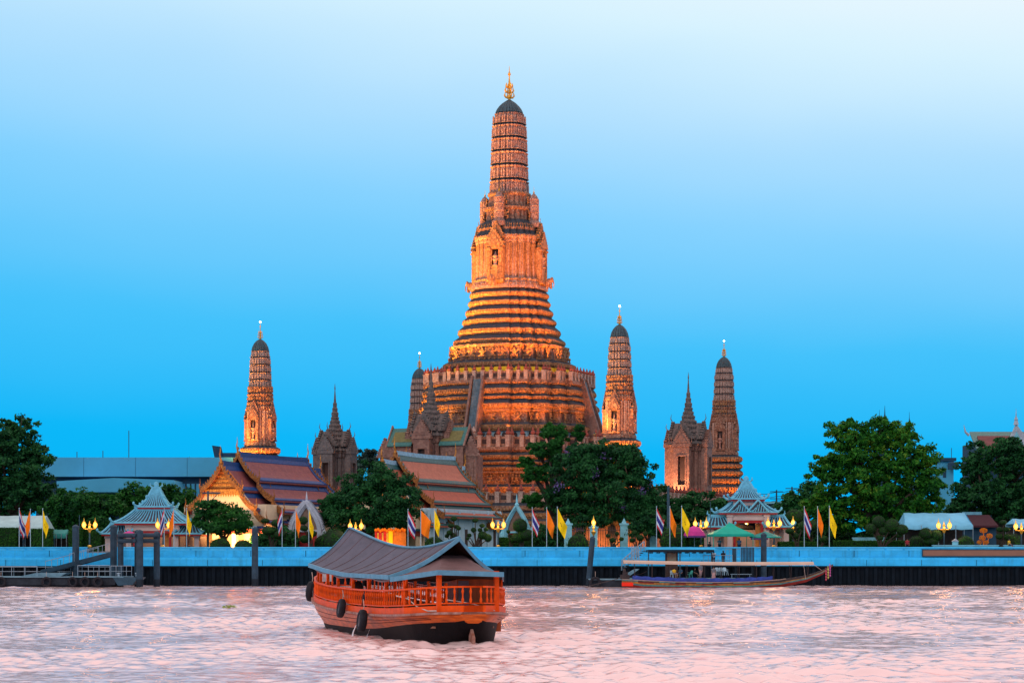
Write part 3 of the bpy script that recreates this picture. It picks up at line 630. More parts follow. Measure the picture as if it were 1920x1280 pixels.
def hall(name, label, ridge0, ridge1, half, eave_z, tile, border, tiers, gable_front, wall, sections, windows, ridge_mat):
    """long hall, ridge running back from ridge0 to ridge1; local +y along the ridge, origin under ridge0 at ground"""
    r0 = Vector(ridge0); r1 = Vector(ridge1); d = r1-r0; L = math.hypot(d.x, d.y); rz = math.atan2(d.y, d.x)-PI/2
    T = thing(name, label, 'temple hall', (r0.x, r0.y, GZ), rz)
    H = r0.z-GZ; E = eave_z-GZ
    def prof(s0, s1, ztop, zbot):   # concave slope from half-distance s0 to s1
        out = []
        for i in range(6):
            t = i/5; out.append((s0+(s1-s0)*t, ztop+(zbot-ztop)*(t+.20*math.sin(PI*t)*.9*(1-t*.3))))
        return out
    for (u0, u1, drop, nt_) in sections:
        top = H-drop; rf = None
        for ti in range(nt_):
            s0, s1, f0, f1 = tiers[ti]
            hs = half*(1-.03*(drop > 0)); zt = top-f0*(H-E)+(0 if ti == 0 else 0); zb = top-f1*(H-E)
            for s in (-1, 1):
                pr = prof(s0*hs, s1*hs, zt, zb); U0 = u0-.05*ti; U1 = u1+.05*ti
                mb = MB()
                up = [[(s*x, U, z) for U in (U0, U1)] for x, z in pr]; 
                # slab with thickness
                rings = [[(s*x, U0, z), (s*x, U1, z), (s*x, U1, z-.22), (s*x, U0, z-.22)] for x, z in pr]
                mb.loft(rings)
                o = mb.build('roof_slope', tile[min(ti, len(tile)-1)], T)
                bm_ = MB(); bw = .62
                def band(ta, tb, ua, ub, lift):
                    pp = prof(s0*hs, s1*hs, zt, zb); n = 6; rg = []
                    for i in range(n):
                        t = ta+(tb-ta)*i/(n-1); q = t*5; k = min(int(q), 4); fr = q-k
                        x = pp[k][0]+(pp[k+1][0]-pp[k][0])*fr; z = pp[k][1]+(pp[k+1][1]-pp[k][1])*fr
                        rg.append([(s*x, ua, z+lift), (s*x, ub, z+lift), (s*x, ub, z+lift-.12), (s*x, ua, z+lift-.12)])
                    bm_.loft(rg)
                band(0, .17, U0+.01, U1-.01, .10); band(.82, 1.012, U0+.01, U1-.01, .12); band(0, 1.01, U0-.02, U0+bw, .15); band(0, 1.01, U1-bw, U1+.02, .15)
                bm_.build('roof_border', border, o)
                # pale verge strip, and the gilt bargeboard with its finial at both ends
                for U, e in ((U0, -1), (U1, 1)):
                    mb = MB(); rg = []
                    for x, z in pr: rg.append([(s*x, U+e*.03, z+.22), (s*x, U+e*.28, z+.22), (s*x, U+e*.28, z-.42), (s*x, U+e*.03, z-.42)])
                    mb.loft(rg, mi=0)
                    for i in range(9):   # naga-scale serrations
                        q = (i+.5)/9*5; k = min(int(q), 4); fr = q-k; x = pr[k][0]+(pr[k+1][0]-pr[k][0])*fr; z = pr[k][1]+(pr[k+1][1]-pr[k][1])*fr
                        mb.ext([(s*(x-.18), U+e*.06, z+.18), (s*(x+.18), U+e*.06, z+.12), (s*(x+.10), U+e*.06, z+.55)], (0, e*.16, 0), 0)
                    chofa(mb, (s*(pr[-1][0]-.1), U+e*.15, pr[-1][1]-.1), (s*.8, 0, 0), 1.7 if e < 0 else 1.5)
                    mb.build('bargeboard', [M['barge']], o)
                if ti < nt_-1:   # shadow board between tiers
                    mb = MB(); x, z = pr[-1]; mb.box(min(s*(x-.5), s*(x-.3)), max(s*(x-.5), s*(x-.3)), U0+.1, U1-.1, z-.55, z+.1); mb.build('fascia', M['red_wood'], o)
        # ridge
        mb = MB(); n = 10; rg = []
        for i in range(n+1):
            t = i/n; sag = -.35*math.sin(PI*t); U = u0+(u1-u0)*t
            rg.append([(-.22, U, top+sag*.4-.15), (.22, U, top+sag*.4-.15), (.17, U, top+.42+sag*.4), (-.17, U, top+.42+sag*.4)])
        mb.loft(rg); mb.build('ridge', ridge_mat, T)
        for U, e in ((u0, -1), (u1, 1)):
            mb = MB(); mb.lathe([(.05,-.2),(.2,0),(.17,.3),(.08,.6)], 6, (0, U+e*.15, top+.1)); chofa(mb, (0, U+e*.15, top+.4), (0, e*.8, 0), 2.0); mb.build('chofa', M['goldp'], T)
    u0, u1, drop, nt_ = min(sections, key=lambda q: q[0])
    # front gable
    top = H-drop; s1 = tiers[0][1]*half*.97; zb = top-tiers[0][3]*(H-E)
    if gable_front:
        mb = MB(); mb.ext([(-s1*.93, u0+.5, zb+.15), (s1*.93, u0+.5, zb+.15), (0, u0+.5, top-.2)], (0, .3, 0)); g = mb.build('gable', M['orange_gable'], T)
        mb = MB(); mb.ext([(-s1*.60, u0+.42, zb+.35), (s1*.60, u0+.42, zb+.35), (0, u0+.42, top-1.5)], (0, .1, 0)); mb.build('gable_panel', M['goldp'], g)
        mb = MB()
        for i in range(5):
            zz = zb+.3+i*(top-zb-.8)/5.2; w = s1*.9*(1-(zz-zb)/(top-zb)); mb.box(-w, w, u0+.34, u0+.52, zz, zz+.12)
        mb.build('gable_beams', M['barge'], g)
        mb = MB(); mb.box(-s1*.98, s1*.98, u0+.2, u0+.7, zb-.55, zb+.14)
        for i in range(16): x = -s1*.95+s1*1.9*(i+.5)/16; mb.ext([(x-.12,u0+.16,zb-.55),(x+.12,u0+.16,zb-.55),(x,u0+.16,zb-.85)], (0,.1,0))
        mb.build('gable_cornice', M['goldp'], g)
        # lit plaster below the pediment: follows the lower roof slopes
        pts = [(s1*.96, zb-.55)]
        for ti in range(1, nt_):
            a, b, f0, f1 = tiers[ti]; pts += [(b*half*.90, top-f1*(H-E)-.1)]
        zlow = pts[-1][1]-.35
        poly = [(x, u0+.55, z) for x, z in pts]+[(pts[-1][0], u0+.55, zlow), (-pts[-1][0], u0+.55, zlow)]+[(-x, u0+.55, z) for x, z in reversed(pts)]
        mb = MB(); mb.ext(poly, (0, .3, 0)); mb.build('gable_wall', M['gable_wall'], T)
        mb = MB(); mb.box(-pts[-1][0]-.2, pts[-1][0]+.2, u0-2.2, u0+.5, zlow-.35, zlow-.05)
        mb.build('porch_roof', border, T)
        mb = MB(); mb.box(-pts[-1][0], pts[-1][0], u0-2.0, u0+.5, zlow-1.0, zlow-.35); mb.build('porch_beam', M['red_wood'], T)
        for i in range(5):
            x = -pts[-1][0]*.92+pts[-1][0]*1.84*i/4; mb = MB(); mb.box(x-.3, x+.3, u0-1.9, u0-1.3, 0, zlow-1.0); mb.build('porch_column', M['gable_wall'], T)
        mb = MB(); mb.box(-half*.8, half*.8, u0+.4, u0+.8, 0, zlow-.4); mb.build('front_wall', M['gable_wall'], T)
    # side walls
    w = half*.86; ua = min(q[0] for q in sections)+1.0; ub = max(q[1] for q in sections)-1.0
    mb = MB(); mb.box(-w, w, ua, ub, 0, E+.9); wl = mb.build('wall', wall, T)
    for i in range(windows):
        for s in (-1, 1):
            y = ua+(ub-ua)*(i+.5)/windows; mb = MB(); mb.box(min(s*(w-.05),s*(w+.06)), max(s*(w-.05),s*(w+.06)), y-.42, y+.42, .9, 3.3); wd = mb.build('window', M['dark_wood'], wl)
            mb = MB(); mb.box(min(s*w,s*(w+.12)), max(s*w,s*(w+.12)), y-.62, y+.62, 3.3, 3.5); mb.box(min(s*w,s*(w+.12)), max(s*w,s*(w+.12)), y-.62, y+.62, .7, .9); mb.build('window_frame', wall, wd)
    for i in range(windows+1):
        for s in (-1, 1):
            mb = MB(); y = ua+.1+(ub-ua-.2)*i/windows; mb.box(min(s*w,s*(w+.16)), max(s*w,s*(w+.16)), y-.28, y+.28, 0, E+.7); mb.build('pilaster', wall, wl)
    
    return T
TI = [(0, .46, 0, .46), (.42, .78, .52, .80), (.74, 1.0, .84, 1.02)]
RA, RB = P(447, 852, 310), P(578, 864, 329)
h1 = hall('temple_hall', 'temple hall with mauve blue-bordered roof and bright orange carved gable', RA, RB, 6.9, 9.6, [M['tile_purple']], M['bd_blue'], TI, True, M['gable_wall'],
     [(0, 20.0, 0, 3), (-4.6, 3.0, 1.35, 3), (17.5, 24.0, 1.35, 3)], 6, M['bd_blue'])
RA, RB = P(742, 850, 320), P(852, 864, 338)
h2 = hall('temple_hall', 'temple hall with orange green-bordered roof and pale whitewashed side wall', RA, RB, 7.4, 9.35, [M['tile_pale'], M['tile_orange']], M['bd_green'], TI, True, M['hall_white'],
     [(0, 19.6, 0, 3), (-4.0, 3.0, 1.3, 3), (17.0, 23.0, 1.3, 3)], 5, M['ridge_pale'])
# floodlights before the lit gable
for px, e in ((418, 6500), (462, 5500)):
    p = P(px, 1030, 299.5); p.z = GZ+.6
    flood(p, P(438, 940, 306), e, 'floodlight on the lawn below the orange carved gable', (1,.52,.17), 110)
flood(P(500, 1012, 303), P(460, 960, 306), 2500, 'floodlight on a post beside the lit gable wall', (1,.5,.2), 120)
# ---------------------------------------------------------------- river, ground, wall
WY = 290.0
def water():
    # rows follow the range so that the ripples keep a few pixels each
    ys = [20.0]
    while ys[-1] < WY+4: ys.append(ys[-1]*(1.0022 if ys[-1] > 52 else 1.012))
    ys = np.array(ys); u = np.concatenate([-np.geomspace(1.4, .265, 70), np.linspace(-.26, .26, 520), np.geomspace(.265, 1.4, 70)]); nx = len(u)
    Yg = np.repeat(ys[:, None], nx, 1); Xg = u[None, :]*np.maximum(Yg, 60)
    Z = np.zeros_like(Xg); r = np.random.default_rng(3)
    for k in range(52):
        lam = .55*1.115**(k % 26)*(1 if k < 26 else 1.06); th = r.normal(.35, .75); kx, ky = math.sin(th)*2*PI/lam, math.cos(th)*2*PI/lam; ph = r.uniform(0, 2*PI)
        amp = (.0098 if lam < 2.6 else .0034)*lam**.8
        fade = np.clip((lam/(Yg*.0022)-1.6)/2.0, 0, 1)   # leave out ripples finer than the grid there
        p = kx*Xg+ky*Yg+ph; Z += amp*fade*(np.sin(p)+.28*np.sin(2*p+.6))
    env = .65+.5*np.sin(Xg*.21+1.7*np.sin(Yg*.043))*np.sin(Yg*.11+.8)
    Z *= np.clip(env, .25, 1.3); Z *= np.clip((1.4-np.abs(u))*3, 0, 1)[None, :]
    Z += .02*np.sin(Xg*1.1+Yg*.7)*np.sin(Yg*.9-Xg*.4)*(np.abs(u) > .262)[None, :]
    # wash round the barge
    v = np.stack([Xg, Yg, Z], -1).reshape(-1, 3); ny = len(ys)
    idx = np.arange(ny*nx).reshape(ny, nx); q = np.stack([idx[:-1,:-1], idx[:-1,1:], idx[1:,1:], idx[1:,:-1]], -1).reshape(-1, 4)
    me = bpy.data.meshes.new('river'); me.vertices.add(len(v)); me.vertices.foreach_set('co', v.ravel().astype(np.float32))
    me.loops.add(q.size); me.loops.foreach_set('vertex_index', q.ravel().astype(np.int32)); me.polygons.add(len(q))
    me.polygons.foreach_set('loop_start', np.arange(0, q.size, 4, dtype=np.int32)); me.polygons.foreach_set('use_smooth', np.ones(len(q), bool)); me.update(); me.validate()
    o = bpy.data.objects.new('river', me); COL.objects.link(o); struct(o)
    m = bpy.data.materials.new('muddy_river'); m.use_nodes = True; nt = m.node_tree; b = nt.nodes['Principled BSDF']; Lk = nt.links.new
    g = N(nt, 'ShaderNodeNewGeometry'); mp = N(nt, 'ShaderNodeMapping'); mp.inputs['Scale'].default_value = (.8, .5, 1); Lk(g.outputs['Position'], mp.inputs[0])
    n1 = N(nt, 'ShaderNodeTexNoise', Scale=2.2, Detail=6.0, Roughness=.6); Lk(mp.outputs[0], n1.inputs['Vector'])
    bp = N(nt, 'ShaderNodeBump', Strength=.42, Distance=.16); Lk(n1.outputs[0], bp.inputs['Height'])
    n2 = N(nt, 'ShaderNodeTexNoise', Scale=.06, Detail=4.0); Lk(g.outputs['Position'], n2.inputs['Vector'])
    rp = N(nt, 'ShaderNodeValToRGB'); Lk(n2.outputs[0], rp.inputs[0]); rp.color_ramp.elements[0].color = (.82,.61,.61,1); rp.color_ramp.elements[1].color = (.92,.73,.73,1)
    # silt-laden body of the water scatters evenly whatever the ripple; the surface film mirrors with the ripple normal
    nt.nodes.remove(b); up = N(nt, 'ShaderNodeCombineXYZ'); up.inputs[2].default_value = 1.0
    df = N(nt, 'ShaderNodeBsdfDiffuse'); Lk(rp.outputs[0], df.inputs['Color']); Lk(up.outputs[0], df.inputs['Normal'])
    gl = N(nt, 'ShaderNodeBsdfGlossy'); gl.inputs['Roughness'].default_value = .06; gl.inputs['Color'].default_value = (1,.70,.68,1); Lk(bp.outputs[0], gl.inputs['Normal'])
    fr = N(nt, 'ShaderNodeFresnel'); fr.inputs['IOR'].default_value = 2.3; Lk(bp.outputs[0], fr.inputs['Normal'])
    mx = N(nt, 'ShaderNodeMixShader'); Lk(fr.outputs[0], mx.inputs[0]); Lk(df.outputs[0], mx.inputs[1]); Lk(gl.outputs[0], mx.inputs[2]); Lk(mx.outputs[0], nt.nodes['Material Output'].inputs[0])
    me.materials.append(m); M['river'] = m
    # calm outskirts beyond the detailed sheet
    mb = MB(); mb.add([(-500,-300,-.12),(500,-300,-.12),(500,WY+3,-.12),(-500,WY+3,-.12)], [(0,1,2,3)]); b2 = mb.build('river_margin', m); struct(b2)
water()
M['ground'] = pm('garden_ground', (.10,.12,.06), .9, .5, .5, .4)
mb = MB(); mb.add([(-2500,WY+1.2,GZ),(2500,WY+1.2,GZ),(4000,5200,GZ),(-4000,5200,GZ)], [(0,1,2,3)]); struct(mb.build('ground', M['ground']))
M['pave'] = pm('grey_paving', (.22,.22,.23), .8, .3, 1, .2)
mb = MB(); mb.box(-110, 110, WY+.9, WY+5.2, GZ-.5, GZ+.06); struct(mb.build('promenade', M['pave']))
M['wallpaint'] = pm('cyan_lit_white_paint', (.022,.44,.86), .6, .22, .35, .25, 3, stretch=(1,1,2.5), spec=.25)  # white wall, the cyan dusk light on it put into the colour
def streaks(m, amt, dark):
    nt = m.node_tree; b = nt.nodes['Principled BSDF']; L = nt.links.new; g = N(nt, 'ShaderNodeNewGeometry'); mp = N(nt, 'ShaderNodeMapping'); mp.inputs['Scale'].default_value = (1.1, 1.1, .10); L(g.outputs['Position'], mp.inputs[0])
    n = N(nt, 'ShaderNodeTexNoise', Scale=1.3, Detail=7.0, Roughness=.75); L(mp.outputs[0], n.inputs['Vector']); mr = N(nt, 'ShaderNodeMapRange'); mr.inputs['From Min'].default_value = .50; mr.inputs['From Max'].default_value = .78; mr.inputs['To Max'].default_value = amt; L(n.outputs[0], mr.inputs['Value'])
    old = b.inputs['Base Color'].links[0].from_socket; mx = N(nt, 'ShaderNodeMix', data_type='RGBA'); mx.inputs['B'].default_value = (*dark, 1); L(mr.outputs[0], mx.inputs['Factor']); L(old, mx.inputs['A']); L(mx.outputs['Result'], b.inputs['Base Color'])
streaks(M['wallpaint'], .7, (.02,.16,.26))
M['wallcap'] = pm('wall_coping', (.06,.52,.88), .6, .2, .8, .2)  # coping carries the same cyan light in its colour
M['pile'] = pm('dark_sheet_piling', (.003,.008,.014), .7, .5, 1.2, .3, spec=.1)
def river_wall():
    T = thing('river_wall', 'long white embankment wall tinted by cyan dusk light with dark sheet piling along the river', 'wall', (0, WY, 0))
    zt = 4.84; zb = ZP(1060, WY)
    def run(x0, x1):
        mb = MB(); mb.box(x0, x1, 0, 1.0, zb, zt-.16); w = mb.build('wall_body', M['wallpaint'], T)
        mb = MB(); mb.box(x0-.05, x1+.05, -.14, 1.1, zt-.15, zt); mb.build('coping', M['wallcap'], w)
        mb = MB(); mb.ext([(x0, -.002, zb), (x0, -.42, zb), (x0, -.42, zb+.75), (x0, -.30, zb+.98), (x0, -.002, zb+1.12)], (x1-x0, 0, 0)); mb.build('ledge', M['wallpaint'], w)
        x = x0+3.1
        jm = MB(); jm.box(-.03, .03, -.012, .01, zb+1.14, zt-.44); JM = mesh_only(jm, 'wall_joint', M['pile']); lj = MB(); lj.box(-.025, .025, -.435, -.40, zb+.02, zb+.72); LJ = mesh_only(lj, 'ledge_joint', M['pile'])
        while x < x1: inst(JM, 'wall_joint', w, (x, 0, 0)); inst(LJ, 'ledge_joint', w, (x+1.5, 0, 0)); x += 6.84
        x = x0+.3
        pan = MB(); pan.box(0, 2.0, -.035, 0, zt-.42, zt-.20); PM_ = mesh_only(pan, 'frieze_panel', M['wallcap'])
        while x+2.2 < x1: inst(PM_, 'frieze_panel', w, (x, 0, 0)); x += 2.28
    xg0, xg1 = XP(161, WY), XP(218, WY)
    run(-95, xg0); run(xg1, 95)
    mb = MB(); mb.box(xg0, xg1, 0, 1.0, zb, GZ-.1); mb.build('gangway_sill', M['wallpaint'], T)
    pl = MB(); pl.ext([(0,-.05,-1.2),(.30,-.05,-1.2),(.42,-.34,-1.2),(.80,-.34,-1.2),(.92,-.05,-1.2),(1.1,-.05,-1.2),(1.1,.1,-1.2),(0,.1,-1.2)], (0,0,zb+1.2-.02)); PL = mesh_only(pl, 'sheet_pile', M['pile'])
    x = -95
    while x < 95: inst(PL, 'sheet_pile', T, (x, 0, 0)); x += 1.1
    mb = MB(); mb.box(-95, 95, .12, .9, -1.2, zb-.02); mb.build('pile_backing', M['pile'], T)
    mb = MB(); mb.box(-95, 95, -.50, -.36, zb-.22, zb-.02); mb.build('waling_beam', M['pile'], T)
river_wall()
# long brown panel hung on the wall
M['brown'] = pm('brown_panel', (.22,.12,.085), .7, .12, .5)
M['darkframe'] = pm('dark_frame', (.02,.06,.09), .5, .2)
T = thing('wall_banner', 'long brown banner panel in a dark frame hung on the river wall', 'banner', (XP(1728, WY), WY-.02, 0))
W = XP(1990, WY)-XP(1728, WY); z0, z1 = ZP(1043, WY), ZP(1029, WY)
mb = MB(); mb.box(.12, W-.12, -.24, -.16, z0+.1, z1-.1); mb.build('panel', M['brown'], T)
mb = MB(); mb.box(0, W, -.30, -.14, z1-.1, z1); mb.box(0, W, -.30, -.14, z0, z0+.1); mb.box(0, .12, -.30, -.14, z0+.1, z1-.1); mb.box(W-.12, W, -.30, -.14, z0+.1, z1-.1); mb.build('frame', M['darkframe'], T)
# ---------------------------------------------------------------- wooden barge in the stream
M['hull_or'] = pm('varnished_orange_hull', (.58,.10,.010), .35, .35, 1.2, .15, stretch=(1,1,6), hue=(.24,.035,.006), spec=.15)
M['rail_or'] = pm('bright_orange_paint', (.74,.075,.003), .5, .2, 2, .1, spec=.12)
M['hull_bk'] = pm('black_bottom_paint', (.005,.004,.005), .6, .5, 2, .2, spec=.08)
M['hull_grey'] = pm('worn_rubbing_strake', (.34,.20,.17), .6, .4, 3, .3, hue=(.20,.06,.03))
M['roof_mauve'] = pm('mauve_canvas_roof', (.095,.085,.118), .75, .22, 1.4, .25, stretch=(1,.25,1))
M['roof_brown'] = pm('brown_canvas_roof', (.15,.085,.085), .7, .25, 1.2, .2)
M['fascia_bl'] = pm('cyan_lit_fascia', (.10,.26,.38), .5, .25, 2)  # pale roof trim, cyan ambient light put into its colour
M['tyre'] = pm('rubber', (.018,.018,.024), .7, .4, 5, .3)
M['tyre_in'] = pm('dusty_rubber', (.13,.12,.14), .8, .4, 5, .3)
M['rope'] = pm('pale_rope', (.55,.42,.36), .8, .3, 6)
M['under'] = pm('dark_ceiling_boards', (.06,.025,.018), .7, .4, 2)
M['cabin'] = pm('cabin_planks', (.42,.085,.02), .45, .35, 1.5, .1, stretch=(4,4,.4))
M['cabin_grey'] = pm('grey_cabin_door', (.17,.12,.13), .6, .3, 1.5)
M['deckwood'] = pm('deck_boards', (.22,.09,.05), .6, .35, 2)
def interp(tab, s):
    for (a, va), (b, vb) in zip(tab, tab[1:]):
        if s <= b: t = (s-a)/(b-a); return va+(vb-va)*t
    return tab[-1][1]
def smoothi(tab, s): return (interp(tab, s-.4)+interp(tab, s)*2+interp(tab, s+.4))/4 if tab[0][0]+.4 < s < tab[-1][0]-.4 else interp(tab, s)
def tyre(par, c, r, rz, tilt=0, name='tyre_fender', top=None):
    mb = MB(); n = 20; rings = []
    w = r*.34
    sec = [(r*.58,-w*.7),(r*.80,-w),(r*.97,-w*.72),(r,-w*.3),(r,w*.3),(r*.97,w*.72),(r*.80,w),(r*.58,w*.7)]
    for j in range(n):
        a = 2*PI*j/n; rings.append([(q*math.cos(a), y, q*math.sin(a)) for q, y in sec])
    rings.append(rings[0]); mb.loft(rings, False, False); mb.m = [1 if k % 8 in (7,) else 0 for k in range(len(mb.f))]
    o = mb.build(name, [M['tyre'], M['tyre_in']], par, True); o.location = c; o.rotation_euler = (tilt, 0, rz)
    mb = MB(); mb.tube([(0,0,r*.6),(0,-.02,r*1.3),(0,.05,r*1.9)], .02, 5); mb.build('fender_rope', M['rope'], o)
    return o
def barge():
    T = thing('wooden_barge', 'orange wooden river barge with sagging grey canvas roof and tyre fenders', 'boat', (-1.7, 89.8, 0), math.asin(.25))
    B = [(-.9,.5),(0,1.2),(2.2,2.12),(6,2.25),(18,2.3),(22,2.22),(25,1.85),(27,1.25),(28.4,.3)]
    G = [(-.9,1.24),(0,1.22),(2.2,1.10),(6,1.0),(12,.98),(18,1.05),(23,1.22),(28.4,1.62)]
    ss = [-.9,-.45,0,.6,1.2,2.2,3.5,5,7,9,11,13,15,17,18.5,20,21.5,23,24.2,25.2,26.1,26.9,27.6,28.1,28.4]
    ZB = lambda s: interp([(-.9,.92),(0,.88),(4,.66),(8,.42),(12,.30),(20,.26),(28.4,.42)], s)
    rings = []; up = []
    for s in ss:
        b = smoothi(B, s); g = smoothi(G, s); k = max(0, (1.0-s)/1.9) if s < 1 else 0; kb = max(0, (s-22)/6.4)
        zk = -.6+1.45*k**1.2+1.2*kb**2.2; zb = ZB(s)
        zb = max(zb, zk+.12)
        zb = min(zb, g-.1)
        wl = .80-.25*kb-.12*k
        ring = [(-b,s,g), (-b*.985,s,g-.12), (-b*(.94-.05*kb),s,(g+zb)/2), (-b*wl*1.04,s,zb), (-b*wl*.95,s,(zb+zk)/2), (-b*wl*.6,s,zk+.06*(zb-zk)), (0,s,zk)]
        ring += [(-x, y, z) for x, y, z in reversed(ring[:-1])]; rings.append(ring)
    mb = MB(); mb.loft(rings, True, True, closed=True)
    n = 13; mb.m = []
    for i in range(len(rings)-1):
        for j in range(n): mb.m.append(1 if 3 <= j <= 8 else (2 if j == 12 else 0))
    mb.m += [0, 0]
    h = mb.build('hull', [M['hull_or'], M['hull_bk'], M['deckwood']], T, True)
    # plank seams
    mb = MB()
    for fz in (.3, .62):
        for sd in (-1, 1):
            pts = []
            for s in ss[3:-2]:
                b = smoothi(B, s); g = smoothi(G, s); kb = max(0, (s-22)/6.4); zb = ZB(s)
                x0, z0 = b*.985, g-.12; x1, z1 = b*(.94-.05*kb), (g+zb)/2; x2, z2 = b*(.80-.25*kb)*1.04, zb
                if fz < .5: t = fz*2; x, z = x0+(x1-x0)*t, z0+(z1-z0)*t
                else: t = fz*2-1; x, z = x1+(x2-x1)*t, z1+(z2-z1)*t
                pts.append((sd*(x+.004), s, z))
            mb.tube(pts, .012, 4)
    mb.build('plank_seams', M['hull_bk'], h, kind='stuff')
    # rubbing strake, sill band
    def belt(off, z0, z1, dz=0, s_lo=-.9, s_hi=28.4):
        L = []
        sl = [s for s in ss if s_lo <= s <= s_hi]
        for s in sl: L.append((-(smoothi(B, s)+off), s, smoothi(G, s)))
        Rr = [(-x, y, z) for x, y, z in reversed(L)]
        return L+Rr
    for nm, off, w, za, zb2, mt in (('rubbing_strake', .10, .16, -.04, .05, M['hull_grey']), ('sill_band', -.02, .10, .05, .30, M['rail_or']), ('hand_rail', -.04, .08, .98, 1.05, M['rail_or']), ('lower_rail', -.05, .05, .36, .41, M['rail_or'])):
        pts = belt(off, 0, 0); inn = belt(off-w, 0, 0); nn = len(pts); mb = MB()
        A = [(x,y,z+za) for x,y,z in pts]; Bt = [(x,y,z+zb2) for x,y,z in pts]; Ci = [(x,y,z+zb2) for x,y,z in inn]; Di = [(x,y,z+za) for x,y,z in inn]
        rg = [[A[i],Bt[i],Ci[i],Di[i]] for i in range(nn)]+[[A[0],Bt[0],Ci[0],Di[0]]]
        mb.loft(rg, False, False); mb.build(nm, mt, T)
    # turned balusters
    mb = MB(); s = -.6
    path = belt(-.08, 0, 0); path.append(path[0])
    acc = 0
    for a, b in zip(path, path[1:]):
        a = Vector(a); b = Vector(b); L = (b-a).length; q = .0
        while acc < L:
            p = a+(b-a)*(acc/L); mb.lathe([(.022,.38),(.05,.44),(.055,.52),(.028,.62),(.028,.72),(.055,.84),(.03,.92),(.03,.99)], 6, tuple(p)); acc += .40
        acc -= L
    mb.build('balusters', M['rail_or'], T, kind='stuff')
    # deck
    mb = MB(); dk = []
    top = [(-smoothi(B, s)*.80, s, .62) for s in ss[3:-4]]; mb.ext(top+[(-x,y,z) for x,y,z in reversed(top)], (0,0,.08)); mb.build('deck', M['deckwood'], T)
    # posts
    EAV = [(2.2,2.6),(4,2.62),(9,2.64),(14,2.66),(19,2.82),(23,3.04),(25,3.1)]
    for s, w in ((2.6,.17),(5.8,.15),(9.4,.15),(13.0,.14),(16.6,.13),(19.4,.13),(21.6,.12),(23.2,.11)):
        for sd in (-1, 1):
            b = smoothi(B, s)-.2; z0 = smoothi(G, s); z1 = interp(EAV, s)
            mb = MB(); mb.box(sd*b-w/2, sd*b+w/2, s-w/2, s+w/2, z0+.1, z1-.06)
            mb.ext([(sd*b-.03, s+w/2, z1-.45), (sd*b-.03, s+w/2, z1), (sd*b-.03, s+.45, z1)], (.06,0,0)); mb.ext([(sd*b-.03, s-w/2, z1-.45), (sd*b-.03, s-.45, z1), (sd*b-.03, s-w/2, z1)], (.06,0,0))
            mb.build('post', M['rail_or'], T)
    for sd in (-1, 1):
        mb = MB(); mb.box(sd*1.14-.09, sd*1.14+.09, -.05, .13, 1.2, 2.85); mb.build('post', M['rail_or'], T)
    # main canvas roof: sagging ridge, upswept ends, raked gables
    n = 18; up = []; lo = []
    def sec(t, dz=0):
        sr = 1.5+(25.1-1.5)*t; se = 3.9+(23.3-3.9)*t
        zr = 4.08-.62*math.sin(PI*min(1, t*1.02))**1.0*(1-t*.35)+.70*t**1.6+.05; ze = interp(EAV, se)-.0
        pts = []
        for i in range(9):
            q = i/8; x = -2.30*q; z = zr+(ze-zr)*(q+.13*math.sin(PI*q)); s = sr+(se-sr)*q; pts.append((x, s, z+dz))
        return pts
    rg = []
    for i in range(n+1):
        L = sec(i/n); ring = [(x,y,z) for x,y,z in reversed(L)]+[(-x,y,z) for x,y,z in L[1:]]
        rg.append(ring)
    top = [p for r_ in rg for p in r_]; m = len(rg[0]); mb = MB()
    mb.add(top, [(i*m+j, i*m+j+1, (i+1)*m+j+1, (i+1)*m+j) for i in range(n) for j in range(m-1)], 0)
    low = [(x*.995, y, z-.07) for x, y, z in top]; mb.add(low, [(i*m+j+1, i*m+j, (i+1)*m+j, (i+1)*m+j+1) for i in range(n) for j in range(m-1)], 1)
    mb.build('canvas_roof', [M['roof_mauve'], M['under']], T, True)
    # seams of the canvas
    mb = MB()
    for i in range(1, n, 2): mb.tube([(x, y, z+.012) for x, y, z in rg[i]], .012, 4)
    mb.build('roof_seams', M['roof_brown'], T, kind='stuff')
    for ring, nm in ((rg[0], 'gable_trim'), (rg[-1], 'gable_trim')):
        mb = MB(); e = -1 if ring is rg[0] else 1
        mb.loft([[(x, y+e*.06, z+.06), (x, y-e*.06, z+.06), (x, y-e*.06, z-.12), (x, y+e*.06, z-.12)] for x, y, z in ring]); mb.build(nm, M['fascia_bl'], T)
    for j in (0, m-1):
        mb = MB(); mb.loft([[(x-.05, y, z+.05), (x+.05, y, z+.05), (x+.05, y, z-.13), (x-.05, y, z-.13)] for x, y, z in [r_[j] for r_ in rg]]); mb.build('eave_trim', M['fascia_bl'], T)
    mb = MB(); mb.tube([(0, r_[m//2][1], r_[m//2][2]+.03) for r_ in rg], .06, 6); mb.build('ridge_trim', M['fascia_bl'], T)
    # dark gable infill set back under the ridge, rolled canvas under the eaves
    mb = MB(); mb.ext([(-2.0, 4.3, 2.62), (2.0, 4.3, 2.62), (0, 4.3, 3.86)], (0,.1,0)); mb.build('gable_board', M['under'], T)
    for sd in (-1, 1):
        mb = MB(); mb.tube([(sd*2.18, s, interp(EAV, s)-.16-.05*math.sin(s*1.3)) for s in np.linspace(4.2, 22.8, 30)], .065, 6); mb.build('rolled_awning', M['cabin_grey'], T)
    # porch roof over the stern: hipped with raised corners
    e = [(-2.32,3.6,2.56),(-1.30,-.45,2.86),(1.30,-.45,2.78),(2.32,3.6,2.56)]; tp = [(-1.05,3.3,3.35),(-.42,2.6,3.46),(.42,2.6,3.46),(1.05,3.3,3.35)]
    def sag(a, b, k): return (a[0]+(b[0]-a[0])*k, a[1]+(b[1]-a[1])*k, a[2]+(b[2]-a[2])*k-.16*math.sin(PI*k))
